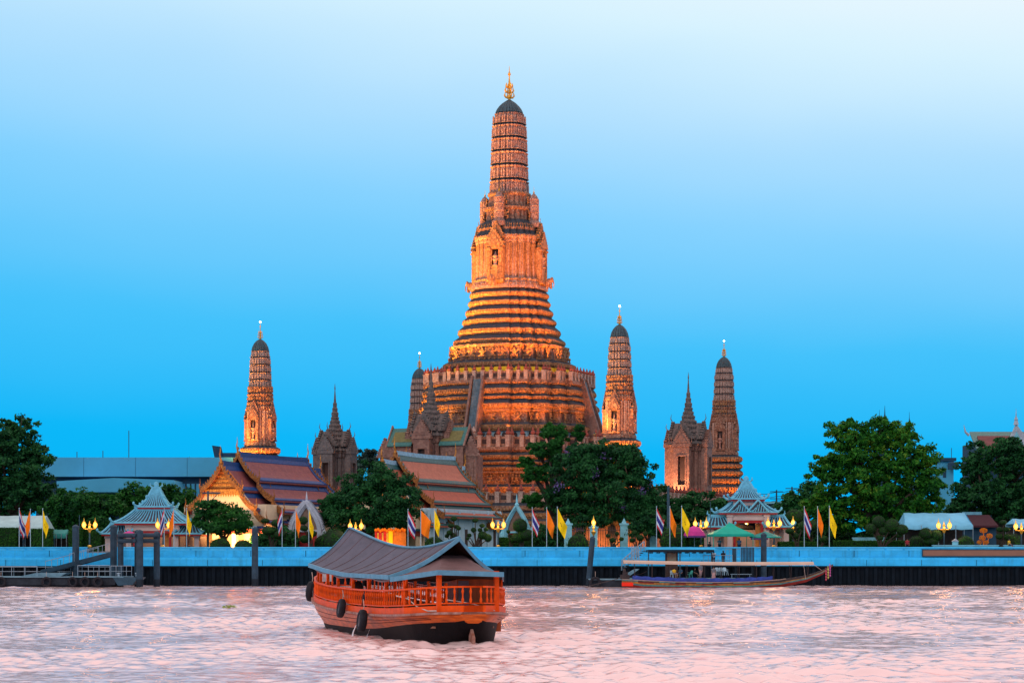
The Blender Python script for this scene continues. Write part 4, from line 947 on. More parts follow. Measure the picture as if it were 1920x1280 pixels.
    R4 = [[sag(a, b, k) for a, b in zip(e, tp)] for k in (0,.2,.4,.6,.8,1)]
    mb = MB(); mb.loft(R4, False, False, closed=False); k0 = len(mb.f); mb.loft([[(x,y,z-.08) for x,y,z in r_] for r_ in R4], False, False, closed=False)
    mb.m = [0]*k0+[1]*(len(mb.f)-k0); mb.build('porch_roof', [M['roof_brown'], M['under']], T)
    mb = MB(); mb.loft([[(x*1.01, y-.03, z+.03), (x*.97, y+.05, z+.03), (x*.97, y+.05, z-.16), (x*1.01, y-.03, z-.16)] for x, y, z in e]); mb.build('porch_fascia', M['fascia_bl'], T)
    mb = MB(); mb.ext([(x*.95, y+.08, z-.14) for x, y, z in e], (0, 0, .03)); mb.build('porch_ceiling', M['under'], T)
    # cabin on the starboard side of the stern with a grey door
    mb = MB(); mb.box(.15, 1.95, 2.5, 4.2, .43, 2.62); c = mb.build('cabin', M['cabin'], T)
    mb = MB(); mb.box(.20, .62, 2.46, 2.5, .45, 2.45); mb.build('door', M['cabin_grey'], c)
    # helm and engine boxes forward, benches
    mb = MB(); mb.box(-.7,.7,20.2,21.4,.43,1.5); mb.lathe([(.05,0),(.06,.5),(.2,.6),(.2,.75),(.05,.8)], 8, (0,20.6,1.5)); mb.tube([(-.5,20.1,1.75),(.5,20.1,1.75)], .06, 6); mb.tube([(0,20.1,1.45),(0,20.1,2.05)], .06, 6); mb.build('helm', M['under'], T)
    mb = MB(); mb.ball((-.6,19.7,2.0), (.28,.28,.3), 8, 5); mb.lathe([(.34,0),(.4,.4),(.3,.75),(.12,.9)], 8, (-.6,19.7,1.1)); mb.lathe([(.2,.43),(.34,1.15)], 8, (-.6,19.7,0)); mb.build('drum_stack', M['under'], T)
    for s in (6.5, 9.5, 12.5, 15.5):
        mb = MB(); mb.box(-1.3,1.3,s,s+.45,.85,.92); mb.box(-1.3,1.3,s+.4,s+.46,.92,1.35); mb.box(-1.2,-1.1,s,s+.4,.43,.85); mb.box(1.1,1.2,s,s+.4,.43,.85); mb.build('bench', M['deckwood'], T)
    # rudder, exhaust water, bow knee, tyres, ropes
    mb = MB(); mb.ext([(-.05,-.35,-.4),(-.05,-1.0,-.4),(-.05,-1.0,.30),(-.05,-.55,.72),(-.05,-.35,.72)], (.1,0,0)); mb.build('rudder', M['hull_grey'], T)
    mb = MB(); mb.tube([(0,28.2,1.45),(0,28.9,1.6),(0,29.6,1.9)], [.12,.1,.03], 6); mb.build('bowsprit', M['rail_or'], T)
    mb = MB(); mb.box(-1.0,-.55,27.0,27.1,2.2,2.85); mb.build('white_board', pm('white_board', (.62,.60,.62), .6, .1), T)
    tyre(T, (-2.58, 8.3, .74), .47, PI/2, .12); tyre(T, (-2.5, 13.6, 1.15), .42, PI/2, .15); tyre(T, (-1.75, 26.0, 1.72), .5, PI*.36, .1)
    mb = MB(); mb.tube([(-2.12,3.4,1.85),(-1.9,2.2,1.75),(-1.7,1.4,1.45),(-1.45,.6,1.30),(-1.25,.0,1.32)], .028, 5); mb.tube([(-.9,-.3,1.75),(0,-.75,1.6),(1.0,-.25,1.32)], .02, 5); mb.build('mooring_rope', M['rope'], T)
    mb = MB(); mb.tube([(-2.1,9.6,2.0),(-2.1,9.9,1.75),(-2.15,10.1,1.35)], [.10,.16,.12], 6); mb.build('hanging_bag', M['tyre'], T)
    mb = MB(); mb.tube([(1.9,9,2.35),(1.9,15.5,2.25)], .035, 5); mb.build('white_pole', M['rope'], T)
    # cooling water spurting from the side
    M['spray'] = pm('spray', (.8,.78,.8), .3, .1)
    mb = MB(); mb.tube([(-2.18,11.0,.62),(-2.32,11.05,.45),(-2.42,11.1,.2),(-2.46,11.1,-.05)], [.012,.02,.03,.05], 5); mb.tube([(-2.2,8.6,.35),(-2.3,8.5,.15),(-2.36,8.5,-.05)], [.01,.016,.03], 5); mb.build('bilge_water', M['spray'], T)
barge()
# a raft of water hyacinth
M['hyacinth'] = leafmat('hyacinth_leaf', (.10,.20,.03), (.30,.38,.06))
r_ = random.Random(5); mb = MB()
for k in range(46):
    a = r_.uniform(0, 2*PI); q = r_.uniform(0, .9); x, y = q*math.cos(a)*.55, q*math.sin(a); h = r_.uniform(.03,.16); t = r_.uniform(0, 2*PI); c, s = math.cos(t)*.12, math.sin(t)*.12
    mb.add([(x-c,y-s,h),(x+s*.7,y-c*.7,h+.03),(x+c,y+s,h+.10),(x-s*.7,y+c*.7,h+.03)], [(0,1,2,3)])
o = mb.build('water_hyacinth', M['hyacinth']); o.location = (XP(430,155), 155, .02); tag(o, 'small green clump of water hyacinth drifting on the pink river', 'water plant')

# ---------------------------------------------------------------- long-tail boat at the landing
M['lt_red'] = pm('red_hull_paint', (.20,.02,.015), .4, .5, 1.5); M['lt_yel'] = pm('yellow_stripe', (.36,.17,.03), .4, .4, 2, hue=(.12,.05,.03))
M['lt_grn'] = pm('green_stripe', (.05,.26,.22), .4, .4, 1.2, hue=(.02,.10,.16)); M['lt_wht'] = pm('cream_stripe', (.36,.25,.20), .5, .3, 2)
M['lt_tarp'] = pm('blue_tarpaulin', (.03,.06,.30), .6, .35, 1.5, .5, 3); M['lt_roof'] = pm('cream_awning', (.52,.38,.30), .7, .15, .5)
M['lt_dark'] = pm('dark_teak', (.05,.035,.035), .5, .4, 2)
def longtail():
    Yb = 272.0; x0 = XP(1166, Yb); T = thing('longtail_boat', 'slender striped long-tail boat with cream awning and blue tarpaulin at the landing', 'boat', (x0, Yb, 0))
    Ls = XP(1562, Yb)-x0
    TOP = [(0,.98),(.1,.82),(.25,.66),(.45,.60),(.6,.66),(.75,.92),(.87,1.42),(.95,2.05),(1,2.75)]
    BOT = [(0,.15),(.1,-.25),(.6,-.3),(.75,.0),(.87,.62),(.95,1.5),(1,2.55)]
    HB = [(0,.55),(.12,.85),(.35,1.0),(.6,.9),(.78,.55),(.9,.25),(1,.06)]
    ts = [i/40 for i in range(41)]
    def station(t, f, out=0):   # f: 0 gunwale .. 1 bottom
        zt, zb, hb = interp(TOP, t), interp(BOT, t), interp(HB, t); return hb*(1-.42*f**1.6)+out, zt+(zb-zt)*f
    fr = [0,.16,.30,.44,.60,.80,1.0]; rings = []
    for t in ts:
        L = [(t*Ls, -station(t, f)[0], station(t, f)[1]) for f in fr]; Rr = [(t*Ls, station(t, f)[0], station(t, f)[1]) for f in reversed(fr)]; rings.append(L+Rr)
    mb = MB(); mb.loft(rings, closed=True); n = len(rings[0]); mb.m = []
    for i in range(len(rings)-1):
        for j in range(n):
            k = j if j < 7 else 12-j
            mb.m.append((0 if i > 27 and k < 2 else {0:3 if i % 7 < 3 else 0,1:4 if (i//3) % 2 else 2,2:2,3:3,4:4,5:4}.get(k, 5)) if j != n-1 else 5)
    mb.m += [0, 0]
    h = mb.build('hull', [M['lt_dark'], M['lt_wht'], M['lt_yel'], M['lt_grn'], M['lt_red'], M['lt_dark']], T, True)
    mb = MB(); mb.box(-.03, 1.3, -.62, -.55, .18, .62); mb.build('red_stern_panel', pm('vermilion', (.85,.03,.01), .4, .1), h)
    for sd in (-1, 1):
        mb = MB(); mb.loft([[(t*Ls, sd*(station(t,0)[0]+.05), interp(TOP,t)-.03), (t*Ls, sd*(station(t,0)[0]+.05), interp(TOP,t)+.05), (t*Ls, sd*(station(t,0)[0]-.06), interp(TOP,t)+.05), (t*Ls, sd*(station(t,0)[0]-.06), interp(TOP,t)-.03)] for t in ts if t < .8]); mb.build('gunwale', M['lt_wht'], h)
        mb = MB(); rg = []
        for i in range(46):
            t = .05+i/45*.66; y = sd*(station(t,0)[0]-.01); z = interp(TOP,t)+.06; hh = .42+.05*math.sin(i*1.7)+.03*math.sin(i*.7); o_ = .05*math.sin(i*2.1)
            rg.append([(t*Ls, y+sd*(.03+o_*.3), z), (t*Ls, y+sd*(.07+o_), z+hh*.5), (t*Ls, y, z+hh), (t*Ls, y-sd*.05, z+hh), (t*Ls, y-sd*.05, z)])
        mb.loft(rg); mb.build('tarpaulin', M['lt_tarp'], T)
    # awning on posts
    xa, xb = .15, XP(1524, Yb)-x0; za = ZP(1051.5, Yb); zb = ZP(1054.5, Yb)
    mb = MB(); rg = []
    for i in range(25):
        t = i/24; x = xa+(xb-xa)*t; z = za+(zb-za)*t-.10*math.sin(PI*t); rg.append([(x,-1.05,z-.26),(x,-1.0,z-.02),(x,-.5,z+.10),(x,0,z+.13),(x,.5,z+.10),(x,1.0,z-.02),(x,1.05,z-.26),(x,.98,z-.12),(x,0,z+.04),(x,-.98,z-.12)])
    mb.loft(rg); mb.build('awning', M['lt_roof'], T)
    for i in range(11):
        t = .06+i*.082; x = t*Ls
        if x > xb: break
        for sd in (-1, 1):
            mb = MB(); yy = sd*(station(t,0)[0]-.03); mb.tube([(x,yy,interp(TOP,t)),(x,sd*.95,za+(zb-za)*(x/xb)-.16)], .035, 5); mb.build('awning_post', M['lt_dark'], T)
    for i in range(9):
        x = 2.5+i*1.75; mb = MB(); mb.box(x, x+.4, -.8, .8, .62, .68); mb.build('thwart', M['lt_dark'], T)
    # engine and tail shaft, prow garlands, prow stays
    mb = MB(); mb.box(-.2,.9,-.3,.3,1.0,1.5); mb.box(.1,.7,-.22,.22,1.5,1.8); mb.lathe([(.15,0),(.2,.2),(.1,.5)], 8, (.3,0,1.75)); mb.tube([(.9,0,1.3),(2.3,.1,1.6),(2.9,.1,1.9)], .03, 5); mb.tube([(-.2,0,1.1),(-3.2,-.2,.35),(-4.6,-.3,-.1)], .04, 5); mb.build('engine', M['lt_dark'], T)
    for k, (dx, dz, c) in enumerate(((-.35,0,(.5,.08,.12)), (-.1,.22,(.5,.42,.12)), (.12,.45,(.45,.1,.3)))):
        mb = MB(); x = Ls-.5+dx; z = 2.3+dz; mb.tube([(x,0,z),(x,-.10,z-.3),(x+.03,-.12,z-.9),(x,-.12,z-1.5)], [.05,.07,.05,.03], 6)
        for q in range(4): mb.lathe([(.03,0),(.12,.1),(.05,.22)], 7, (x+.015, -.12, z-.55-q*.3))
        mb.build('garland', pm('garland', c, .7, .5, 6), T)
    mb = MB(); mb.tube([(xb-.1,-.6,zb-.1),(xb+1.2,0,1.9)], .02, 4); mb.tube([(xb-1.2,-.9,zb-.15),(xb-.9,-.5,1.0)], .02, 4); mb.build('stay', M['rope'], T)
longtail()

# ---------------------------------------------------------------- landings, piles
M['steel_bl'] = pm('blue_grey_steel', (.03,.07,.105), .5, .3, 2, .15); M['pile_bl'] = pm('blue_grey_pile', (.024,.052,.08), .6, .4, 1.5, .2)
M['rail_st'] = pm('galvanised_rail', (.28,.36,.42), .35, .2, 3, metal=.4); M['pont_hull'] = pm('tarred_pontoon', (.02,.028,.04), .6, .5, 1.5, .3)
M['deck_bl'] = pm('chequer_deck', (.14,.26,.33), .6, .25, 2, .2)
M['pile_wet'] = pm('wet_pile', (.012,.018,.026), .35, .4, 2)
def mooring_pile(px, ytop, Y, label, r=.42, lean=0, grp='mooring piles along the wall'):
    zt = ZP(ytop, Y); T = thing('mooring_pile', label, 'pile', (XP(px, Y), Y, 0), 0, grp)
    mb = MB(); mb.tube([(0,0,.9),(lean,0,zt)], r, 10); mb.build('shaft', M['pile_bl'], T)
    mb = MB(); mb.tube([(-lean*.2,0,-1),(0,0,.92)], r*1.02, 10); mb.build('wet_foot', M['pile_wet'], T)
    mb = MB(); mb.lathe([(r*1.1,0),(r*1.1,.06),(r*.7,.22),(.05,.34)], 10, (lean,0,zt)); mb.build('cap', M['pile_bl'], T)
mooring_pile(142, 988, 283, 'tall round mooring pile behind the sloping gangway')
mooring_pile(478, 992, 284, 'lone thick mooring pile before the lit temple gable', .4)
mooring_pile(1104, 1010, 284, 'leaning mooring pile before the large flowering tree', .34, .45)
mooring_pile(1432, 1003, 284, 'mooring pile under the wide teal parasol', .36)
mooring_pile(213, 988, 282, 'stout mooring pile beside the timber goalpost frame', .42)
def pile_frame():
    Y = 279.0; T = thing('pile_frame', 'goalpost-like frame of blue-grey mooring piles with double crossbeams', 'pile frame', (0, Y, 0))
    for px, top, dy, r in ((226, 998, 0, .36), (262, 997, -2.2, .42), (257, 997, 2.0, .32), (294, 1000, 0, .38)):
        y = dy; zt = ZP(top, Y+dy); x = XP(px, Y+dy)
        mb = MB(); mb.tube([(x,y,.9),(x,y,zt)], r, 10); mb.lathe([(r*1.1,0),(r*.8,.2),(.05,.3)], 10, (x,y,zt)); p = mb.build('pile', M['pile_bl'], T)
        mb = MB(); mb.tube([(x,y,-1),(x,y,.92)], r*1.02, 10); mb.build('wet_foot', M['pile_wet'], p)
    for zpx in (1003, 1013.5):
        z = ZP(zpx, Y); mb = MB(); mb.tube([(XP(222,Y),-.55,z),(XP(298,Y),-.55,z)], .26, 8); mb.build('crossbeam', M['pile_bl'], T)
        mb = MB(); mb.tube([(XP(258,Y),2.3,z+.03),(XP(258,Y),-2.6,z+.03)], .2, 8); mb.build('crossbeam', M['pile_bl'], T)
pile_frame()
def railing(par, pts, h, n, mat, name='railing', r=.03, mid=True):
    mb = MB(); pts = [Vector(p) for p in pts]; mb.tube([p+Vector((0,0,h)) for p in pts], r, 5)
    if mid: mb.tube([p+Vector((0,0,h*.5)) for p in pts], r*.8, 5)
    o = mb.build(name, mat, par); k = len(pts)-1
    for i in range(n+1):
        t = i/n*k; j = min(int(t), k-1); p = pts[j]+(pts[j+1]-pts[j])*(t-j); mb = MB(); mb.tube([p, p+Vector((0,0,h))], r*.9, 5); mb.build('baluster', mat, o)
def left_landing():
    Y = 277.0; x0 = -90.0; x1 = XP(232, Y); zd = ZP(1080, Y); T = thing('floating_pontoon', 'low dark floating pontoon with steel railings and tyre fenders', 'pontoon', (0, Y, 0))
    mb = MB(); mb.box(x0, x1-1, 0, 7, .25, zd-.12); mb.box(x0, x1-1.5, .3, 6.8, -.6, .25); mb.build('hull', M['pont_hull'], T)
    mb = MB(); mb.box(x0, x1, -.25, 7.2, zd-.12, zd); mb.build('deck', M['deck_bl'], T)
    mb = MB(); mb.ext([(XP(212,Y),-.3,zd-.13),(XP(262,Y),-.3,zd-.13),(XP(248,Y),-.3,zd-1.0),(XP(222,Y),-.3,zd-1.1)], (0,5,0)); mb.build('raked_end', M['steel_bl'], T)
    for px in (3, 88, 137, 160, 184, -50): tyre(T, (XP(px,Y), -.35, .62), .62, 0, 0)
    railing(T, [(x0,-.1,zd),(XP(70,Y),-.1,zd)], 1.2, 22, M['rail_st'], r=.035); railing(T, [(XP(146,Y),-.1,zd),(XP(206,Y),-.1,zd)], 1.3, 3, M['rail_st'], r=.035); railing(T, [(XP(207,Y),.3,zd),(XP(246,Y),.3,zd)], 1.25, 4, M['rail_st'], r=.035)
    railing(T, [(x0,6.8,zd),(XP(200,Y),6.8,zd)], 1.1, 30, M['rail_st'])
    mb = MB(); mb.ext([(XP(36,Y),.4,zd+.01),(XP(112,Y),.4,zd+.01),(XP(124,Y),.4,zd+.42),(XP(66,Y),.4,zd+.42)], (0,3.2,0)); mb.build('ramp_step', M['deck_bl'], T)
    for px in (222, 256): mb = MB(); mb.lathe([(.16,0),(.14,.25),(.24,.32),(.22,.42),(.05,.46)], 8, (XP(px,Y),.2,zd)); mb.build('bollard', M['rail_st'], T)
    G = thing('gangway', 'sloping steel gangway with thin railings from pontoon up to wall opening', 'gangway', (0, 0, 0))
    a0 = Vector((XP(76,279.2), 279.2, zd+.55)); a1 = Vector((XP(208,286), 286.5, GZ-.15)); sd = Vector((.2, 2.0, 0))
    mb = MB(); mb.ext([a0, a1, a1+sd, a0+sd], (0,0,.16)); mb.build('deck', M['deck_bl'], G)
    for off in (Vector((0,0,0)), sd): mb = MB(); mb.ext([a0+off+Vector((0,-.06,-.35)), a1+off+Vector((0,-.06,-.35)), a1+off+Vector((0,-.06,.2)), a0+off+Vector((0,-.06,.2))], (0,.1,0)); mb.build('side_beam', M['steel_bl'], G)
    dd = (a1-a0); railing(G, [a0+dd*.40, a0+dd*1.0], 1.25, 9, M['rail_st'], r=.035, mid=False); railing(G, [a0+sd, a0+sd+dd*.75], 1.25, 9, M['rail_st'], r=.035, mid=False)
left_landing()
# ---------------------------------------------------------------- foliage
M['lf_dark'] = leafmat('leaf_dark', (.006,.046,.021), (.024,.13,.034)); M['lf_mid'] = leafmat('leaf_mid', (.005,.050,.017), (.028,.15,.022))
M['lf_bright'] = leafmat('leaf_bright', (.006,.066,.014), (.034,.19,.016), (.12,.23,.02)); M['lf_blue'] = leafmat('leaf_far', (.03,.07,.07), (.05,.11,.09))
M['lf_box'] = leafmat('clipped_leaf', (.006,.048,.012), (.034,.13,.016)); M['bark'] = pm('bark', (.055,.04,.032), .85, .4, 3, .5); M['bark_lit'] = pm('lit_bark', (.16,.10,.07), .85, .4, 3, .5)  # second bark is a paler copy with light put into its colour
M['purple'] = leafmat('purple_blossom', (.10,.08,.24), (.24,.18,.46))
def leaves_mesh(name, cen, nrm, size, mat, seed):
    """rhombic leaf quads, one per centre, tilted about the given outward direction"""
    r = np.random.default_rng(seed); n = len(cen)
    d = nrm+r.normal(0, .75, (n, 3)); d /= np.linalg.norm(d, axis=1)[:, None]+1e-9
    a = np.cross(d, r.normal(0, 1, (n, 3))); a /= np.linalg.norm(a, axis=1)[:, None]+1e-9; b = np.cross(d, a)
    s = (size*r.uniform(.55, 1.35, n))[:, None]
    v = np.stack([cen-a*s, cen-b*s*.55, cen+a*s, cen+b*s*.55], 1).reshape(-1, 3).astype(np.float32)
    me = bpy.data.meshes.new(name); me.vertices.add(4*n); me.vertices.foreach_set('co', v.ravel()); me.loops.add(4*n); me.loops.foreach_set('vertex_index', np.arange(4*n, dtype=np.int32))
    me.polygons.add(n); me.polygons.foreach_set('loop_start', np.arange(0, 4*n, 4, dtype=np.int32)); me.update(); me.materials.append(mat); return me
def link(me, name, par, kind=None):
    o = bpy.data.objects.new(name, me); COL.objects.link(o)
    if par: o.parent = par
    if kind: o['kind'] = kind
    return o
SEED = [100]
def tree(name, label, px, Y, lobes, mat, leaf=.26, dens=1.0, gap=.35, group=None, bark=None, flowers=0, clump=1.0, lean=0):
    SEED[0] += 1; sd = SEED[0]; r = np.random.default_rng(sd); bx = XP(px, Y); T = thing(name, label, 'tree', (bx, Y, GZ), 0, group)
    L = []
    for q in lobes:
        lx, ly, rx, ry = q[:4]; c = P(lx, ly, Y); rx = S(rx, Y); rz = S(ry, Y); dy = (q[4] if len(q) > 4 else r.uniform(-.5, .5)*rx*.8)
        L.append((np.array([c.x-bx, dy, c.z-GZ]), np.array([rx, rx*.85, rz])))
    cen = []; nr = []
    for c, rad in L:
        area = rad[0]*rad[2]; nc = int(14+area*6.0/clump**2); cr = .66*clump*(.7+.12*min(rad))
        d = r.normal(0, 1, (nc, 3)); d /= np.linalg.norm(d, axis=1)[:, None]; q = (r.uniform(.12, 1.06, nc)**.6)[:, None]
        cc = c+d*q*rad; keep = r.uniform(0, 1, nc) > gap*.45; cc = cc[keep]; d = d[keep]
        for k in range(len(cc)):
            n = int(70*dens*r.uniform(.5, 1.3)*(cr/.26*.26)**0*(.3/leaf)**.8); o = r.normal(0, 1, (n, 3)); o /= np.linalg.norm(o, axis=1)[:, None]; o *= (r.uniform(0, 1, n)**.5)[:, None]
            R3 = cr*r.uniform(.6, 1.5)*np.array([1.15, 1.1, .72]); cen.append(cc[k]+o*R3); nr.append(o*.6+d[k]*.5+np.array([0,0,.45]))
    cen = np.concatenate(cen); nr = np.concatenate(nr); low = cen[:, 2] > .9; cen = cen[low]; nr = nr[low]
    cr_ = link(leaves_mesh('crown', cen, nr, leaf, mat, sd), 'crown', T)
    # trunk and limbs
    top = max(L, key=lambda q: q[0][2]); mid = np.mean([c for c, _ in L], 0); H = mid[2]
    mb = MB(); fork = Vector((mid[0]*.25+lean, 0, max(1.6, H*.38))); tr = max(.22, .035*top[0][2]+.1)
    mb.tube([(0,0,-.1),(lean*.3,0,fork.z*.5),fork], [tr*1.5, tr*1.05, tr*.9], 8)
    mb.build('trunk', bark or M['bark'], T, True)
    lm = MB()
    for c, rad in L:
        e = Vector(c); m = fork.lerp(e, .5)+Vector((r.normal(0,.3), r.normal(0,.3), r.uniform(0,.5))); lm.tube([fork-Vector((0,0,.2)), m, e], [tr*.6, tr*.36, tr*.12], 6)
        for k in range(3):
            d = Vector(r.normal(0, 1, 3)); d.normalize(); lm.tube([m.lerp(e, .6), e+Vector((d.x*rad[0]*.7, d.y*rad[1]*.7, abs(d.z)*rad[2]*.8))], [tr*.2, tr*.05], 5)
    lm.build('limbs', bark or M['bark'], T, True)
    if flowers:
        f = []; 
        for c, rad in L:
            for k in range(flowers):
                d = r.normal(0, 1, 3); d /= np.linalg.norm(d); d[1] = -abs(d[1]); p = c+d*rad*1.0; f.append(p+r.normal(0, .35, (46, 3)))
        f = np.concatenate(f); link(leaves_mesh('blossom', f, np.tile([0,-1,.3], (len(f), 1)), .16, M['purple'], sd+500), 'blossom', T)
    return T
tree('broadleaf_tree', 'big dark spreading tree towering over the white tent', 25, 330, [(30,803,38,30),(5,835,60,40),(66,858,34,24),(20,880,75,45),(60,915,55,38),(-40,860,50,60),(10,945,80,40),(-60,930,60,50)], M['lf_dark'], .26, 1.0, .3)
tree('broadleaf_tree', 'mid-green bushy tree between the dark tree and the small white-roofed pavilion', 150, 322, [(150,945,50,30),(112,955,40,30),(195,945,42,28),(170,975,60,30),(115,985,40,25)], M['lf_mid'], .24)
tree('broadleaf_tree', 'dark green tree rising directly behind the small white-roofed pavilion', 290, 330, [(262,932,38,26),(305,925,36,24),(343,938,30,25),(232,948,32,22),(295,955,60,25)], M['lf_mid'], .24)
tree('garden_tree', 'low spreading tree in front of the lit temple gable', 424, 299, [(425,962,38,22),(392,952,28,18),(450,982,20,18),(402,985,30,16),(435,985,32,16),(378,972,22,20)], M['lf_mid'], .2, .9, .4)
tree('broadleaf_tree', 'dense dark rounded tree before the orange-roofed hall', 690, 303, [(712,895,52,34),(668,925,50,38),(748,932,44,42),(622,948,34,28),(700,960,70,35),(640,975,45,24),(742,970,45,30)], M['lf_dark'], .22, 1.15, .15)
tree('flowering_tree', 'wide dark tree with purple blossom in front of the great tower', 1150, 312, [(1132,862,72,38),(1080,880,50,42),(1182,885,48,42),(1140,925,92,42),(1062,938,42,38),(1208,938,34,38),(1110,968,66,24),(1188,965,46,24),(1100,845,35,20),(1165,848,35,20)], M['lf_dark'], .22, 1.15, .12, bark=M['bark_lit'], flowers=1)
tree('slender_tree', 'thin open tree with separate leaf clumps against the great tower', 1045, 316, [(1030,806,17,14),(1054,815,14,18),(1085,812,9,14),(1016,845,28,16),(985,868,15,11),(1000,888,26,16),(1034,878,22,24),(1000,935,20,15),(1040,840,14,20)], M['lf_mid'], .22, 1.1, .2, clump=.75)
tree('broadleaf_tree', 'low dark tree between tall pinkish shrine and green-canopied landing', 1305, 328, [(1310,942,42,26),(1275,952,26,25),(1348,956,22,22),(1245,945,22,34),(1290,975,60,22)], M['lf_dark'], .24)
tree('broadleaf_tree', 'tallest bright green tree above the row of three flags and blue-lit tent', 1650, 318, [(1586,815,40,32),(1640,812,40,30),(1692,815,38,26),(1552,880,42,34),(1618,862,66,48),(1700,862,54,44),(1738,900,34,34),(1650,920,88,45),(1570,935,48,38),(1740,945,34,30),(1535,955,28,34),(1690,960,55,24),(1600,975,60,24)], M['lf_bright'], .27, 1.05, .25)
tree('broadleaf_tree', 'dark tree screening the red-roofed temple with white gable', 1870, 338, [(1830,868,32,40),(1882,848,44,32),(1912,888,46,56),(1842,925,56,44),(1900,948,56,40),(1800,945,24,36),(1965,880,50,60),(1960,950,60,40)], M['lf_dark'], .28, 1.0, .25)
tree('broadleaf_tree', 'hazy bluish tree beside the shaded spired shrine', 688, 440, [(692,856,22,18),(676,874,22,16),(705,875,18,15)], M['lf_blue'], .3)
tree('broadleaf_tree', 'dark tree tucked beside the tallest bright green tree', 1495, 345, [(1488,942,24,24),(1468,958,22,20),(1516,928,24,30),(1500,975,40,22)], M['lf_dark'], .26)
tree('garden_tree', 'small leafy tree behind the pink parasol and green canopy', 1215, 305, [(1215,975,20,20),(1195,990,18,16),(1232,990,16,16)], M['lf_dark'], .2)

# ---------------------------------------------------------------- clipped shrubs and hedges
def pad_mesh(seed, n=900, leaf=.085):
    r = np.random.default_rng(seed); d = r.normal(0, 1, (n, 3)); d /= np.linalg.norm(d, axis=1)[:, None]; k = 1+.06*np.sin(d[:,0]*5+1)+.05*np.sin(d[:,2]*6+d[:,1]*4)
    return leaves_mesh('clipped_pad', d*(k*r.uniform(.9, 1.03, n))[:, None], d*2.2, leaf, M['lf_box'], seed)
PADS = [pad_mesh(41), pad_mesh(42), pad_mesh(43)]
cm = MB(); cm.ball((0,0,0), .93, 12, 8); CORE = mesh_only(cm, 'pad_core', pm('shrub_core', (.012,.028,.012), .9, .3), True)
def pad(par, c, r, name='leaf_pad'):
    o = inst(random.choice(PADS), name, par, c, random.uniform(0, 6), r); inst(CORE, 'pad_core', o, (0,0,0)); return o
def dome_bush(px, py0, py1, wpx, Y, label, group='clipped dome bushes'):
    T = thing('dome_bush', label, 'bush', (XP(px, Y), Y, GZ), 0, group); zt = ZP(py0, Y)-GZ; w = S(wpx, Y)/2
    pad(T, (0, 0, zt*.42), (w, w, zt*.58), 'clipped_dome'); mb = MB(); mb.tube([(0,0,-.05),(0,0,zt*.4)], .08, 6); mb.build('stem', M['bark'], T)
def hedge(px0, px1, py0, Y, label, d=1.6):
    x0, x1 = XP(px0, Y), XP(px1, Y); z = ZP(py0, Y)-GZ; T = thing('clipped_hedge', label, 'hedge', ((x0+x1)/2, Y, GZ), 0, 'clipped hedges along the promenade'); w = x1-x0
    r = np.random.default_rng(int(px0)+100); n = int(420*(w*z+w*d+z*d)*.55); f = r.integers(0, 4, n); u = r.uniform(-1, 1, (n, 3))
    u[f == 0, 1] = -1; u[f == 1, 2] = 1; u[f == 2, 0] = -1; u[f == 3, 0] = 1; nn = np.zeros((n, 3)); nn[f == 0, 1] = -2; nn[f == 1, 2] = 2; nn[f == 2, 0] = -2; nn[f == 3, 0] = 2
    c = u*np.array([w/2, d/2, z/2])+np.array([0,0,z/2])+r.normal(0, .05, (n, 3)); link(leaves_mesh('foliage', c, nn, .11, M['lf_box'], int(px0)+209), 'foliage', T)
    mb = MB(); mb.box(-w/2+.06, w/2-.06, -d/2+.06, d/2-.06, -.05, z-.05); mb.build('hedge_core', CORE.materials[0], T)
def topiary(px, Y, pads, label, base_py=1026, group='cloud-pruned trees along the promenade'):
    bx = XP(px, Y); T = thing('topiary_tree', label, 'topiary', (bx, Y, GZ), 0, group); mb = MB(); pts = []
    for lx, ly, rx, ry in pads:
        p = P(lx, ly, Y); c = Vector((p.x-bx, random.uniform(-.4,.4), p.z-GZ)); pad(T, c, (S(rx,Y), S(rx,Y)*.9, S(ry,Y))); pts.append(c)
    for k, c in enumerate(pts): mb.tube([(random.uniform(-.1,.1),0,-.05),(c.x*.35+random.uniform(-.1,.1), c.y*.3, c.z*.5),(c.x,c.y,c.z-.1)], [.13,.09,.05], 6)
    mb.build('stems', M['bark'], T)
dome_bush(413, 1007, 1030, 42, 296, 'round clipped dome bush under the low spreading tree'); dome_bush(456, 1011, 1030, 36, 296, 'smaller clipped dome bush beside the mooring pile before the lit gable')
dome_bush(628, 990, 1030, 56, 297, 'large clipped bush beside the barge roof peak', 'clipped dome bushes'); dome_bush(608, 1000, 1030, 40, 299, 'clipped bush behind the tall yellow flag')
dome_bush(815, 1005, 1030, 42, 297, 'clipped bush at the foot of orange and yellow flags before orange-roofed hall'); dome_bush(1084, 1000, 1030, 44, 297, 'clipped bush beside leaning mooring pile')
dome_bush(1265, 985, 1030, 60, 298, 'dark clipped dome bush beneath orange and yellow flags beside the pink parasol'); dome_bush(1718, 1003, 1030, 36, 300, 'clipped dome bush near the brown wall banner'); dome_bush(1898, 1000, 1030, 40, 302, 'clipped dome bush behind the seated person in yellow'); dome_bush(1810, 1003, 1030, 36, 297, 'clipped dome bush beside the orange flower display')
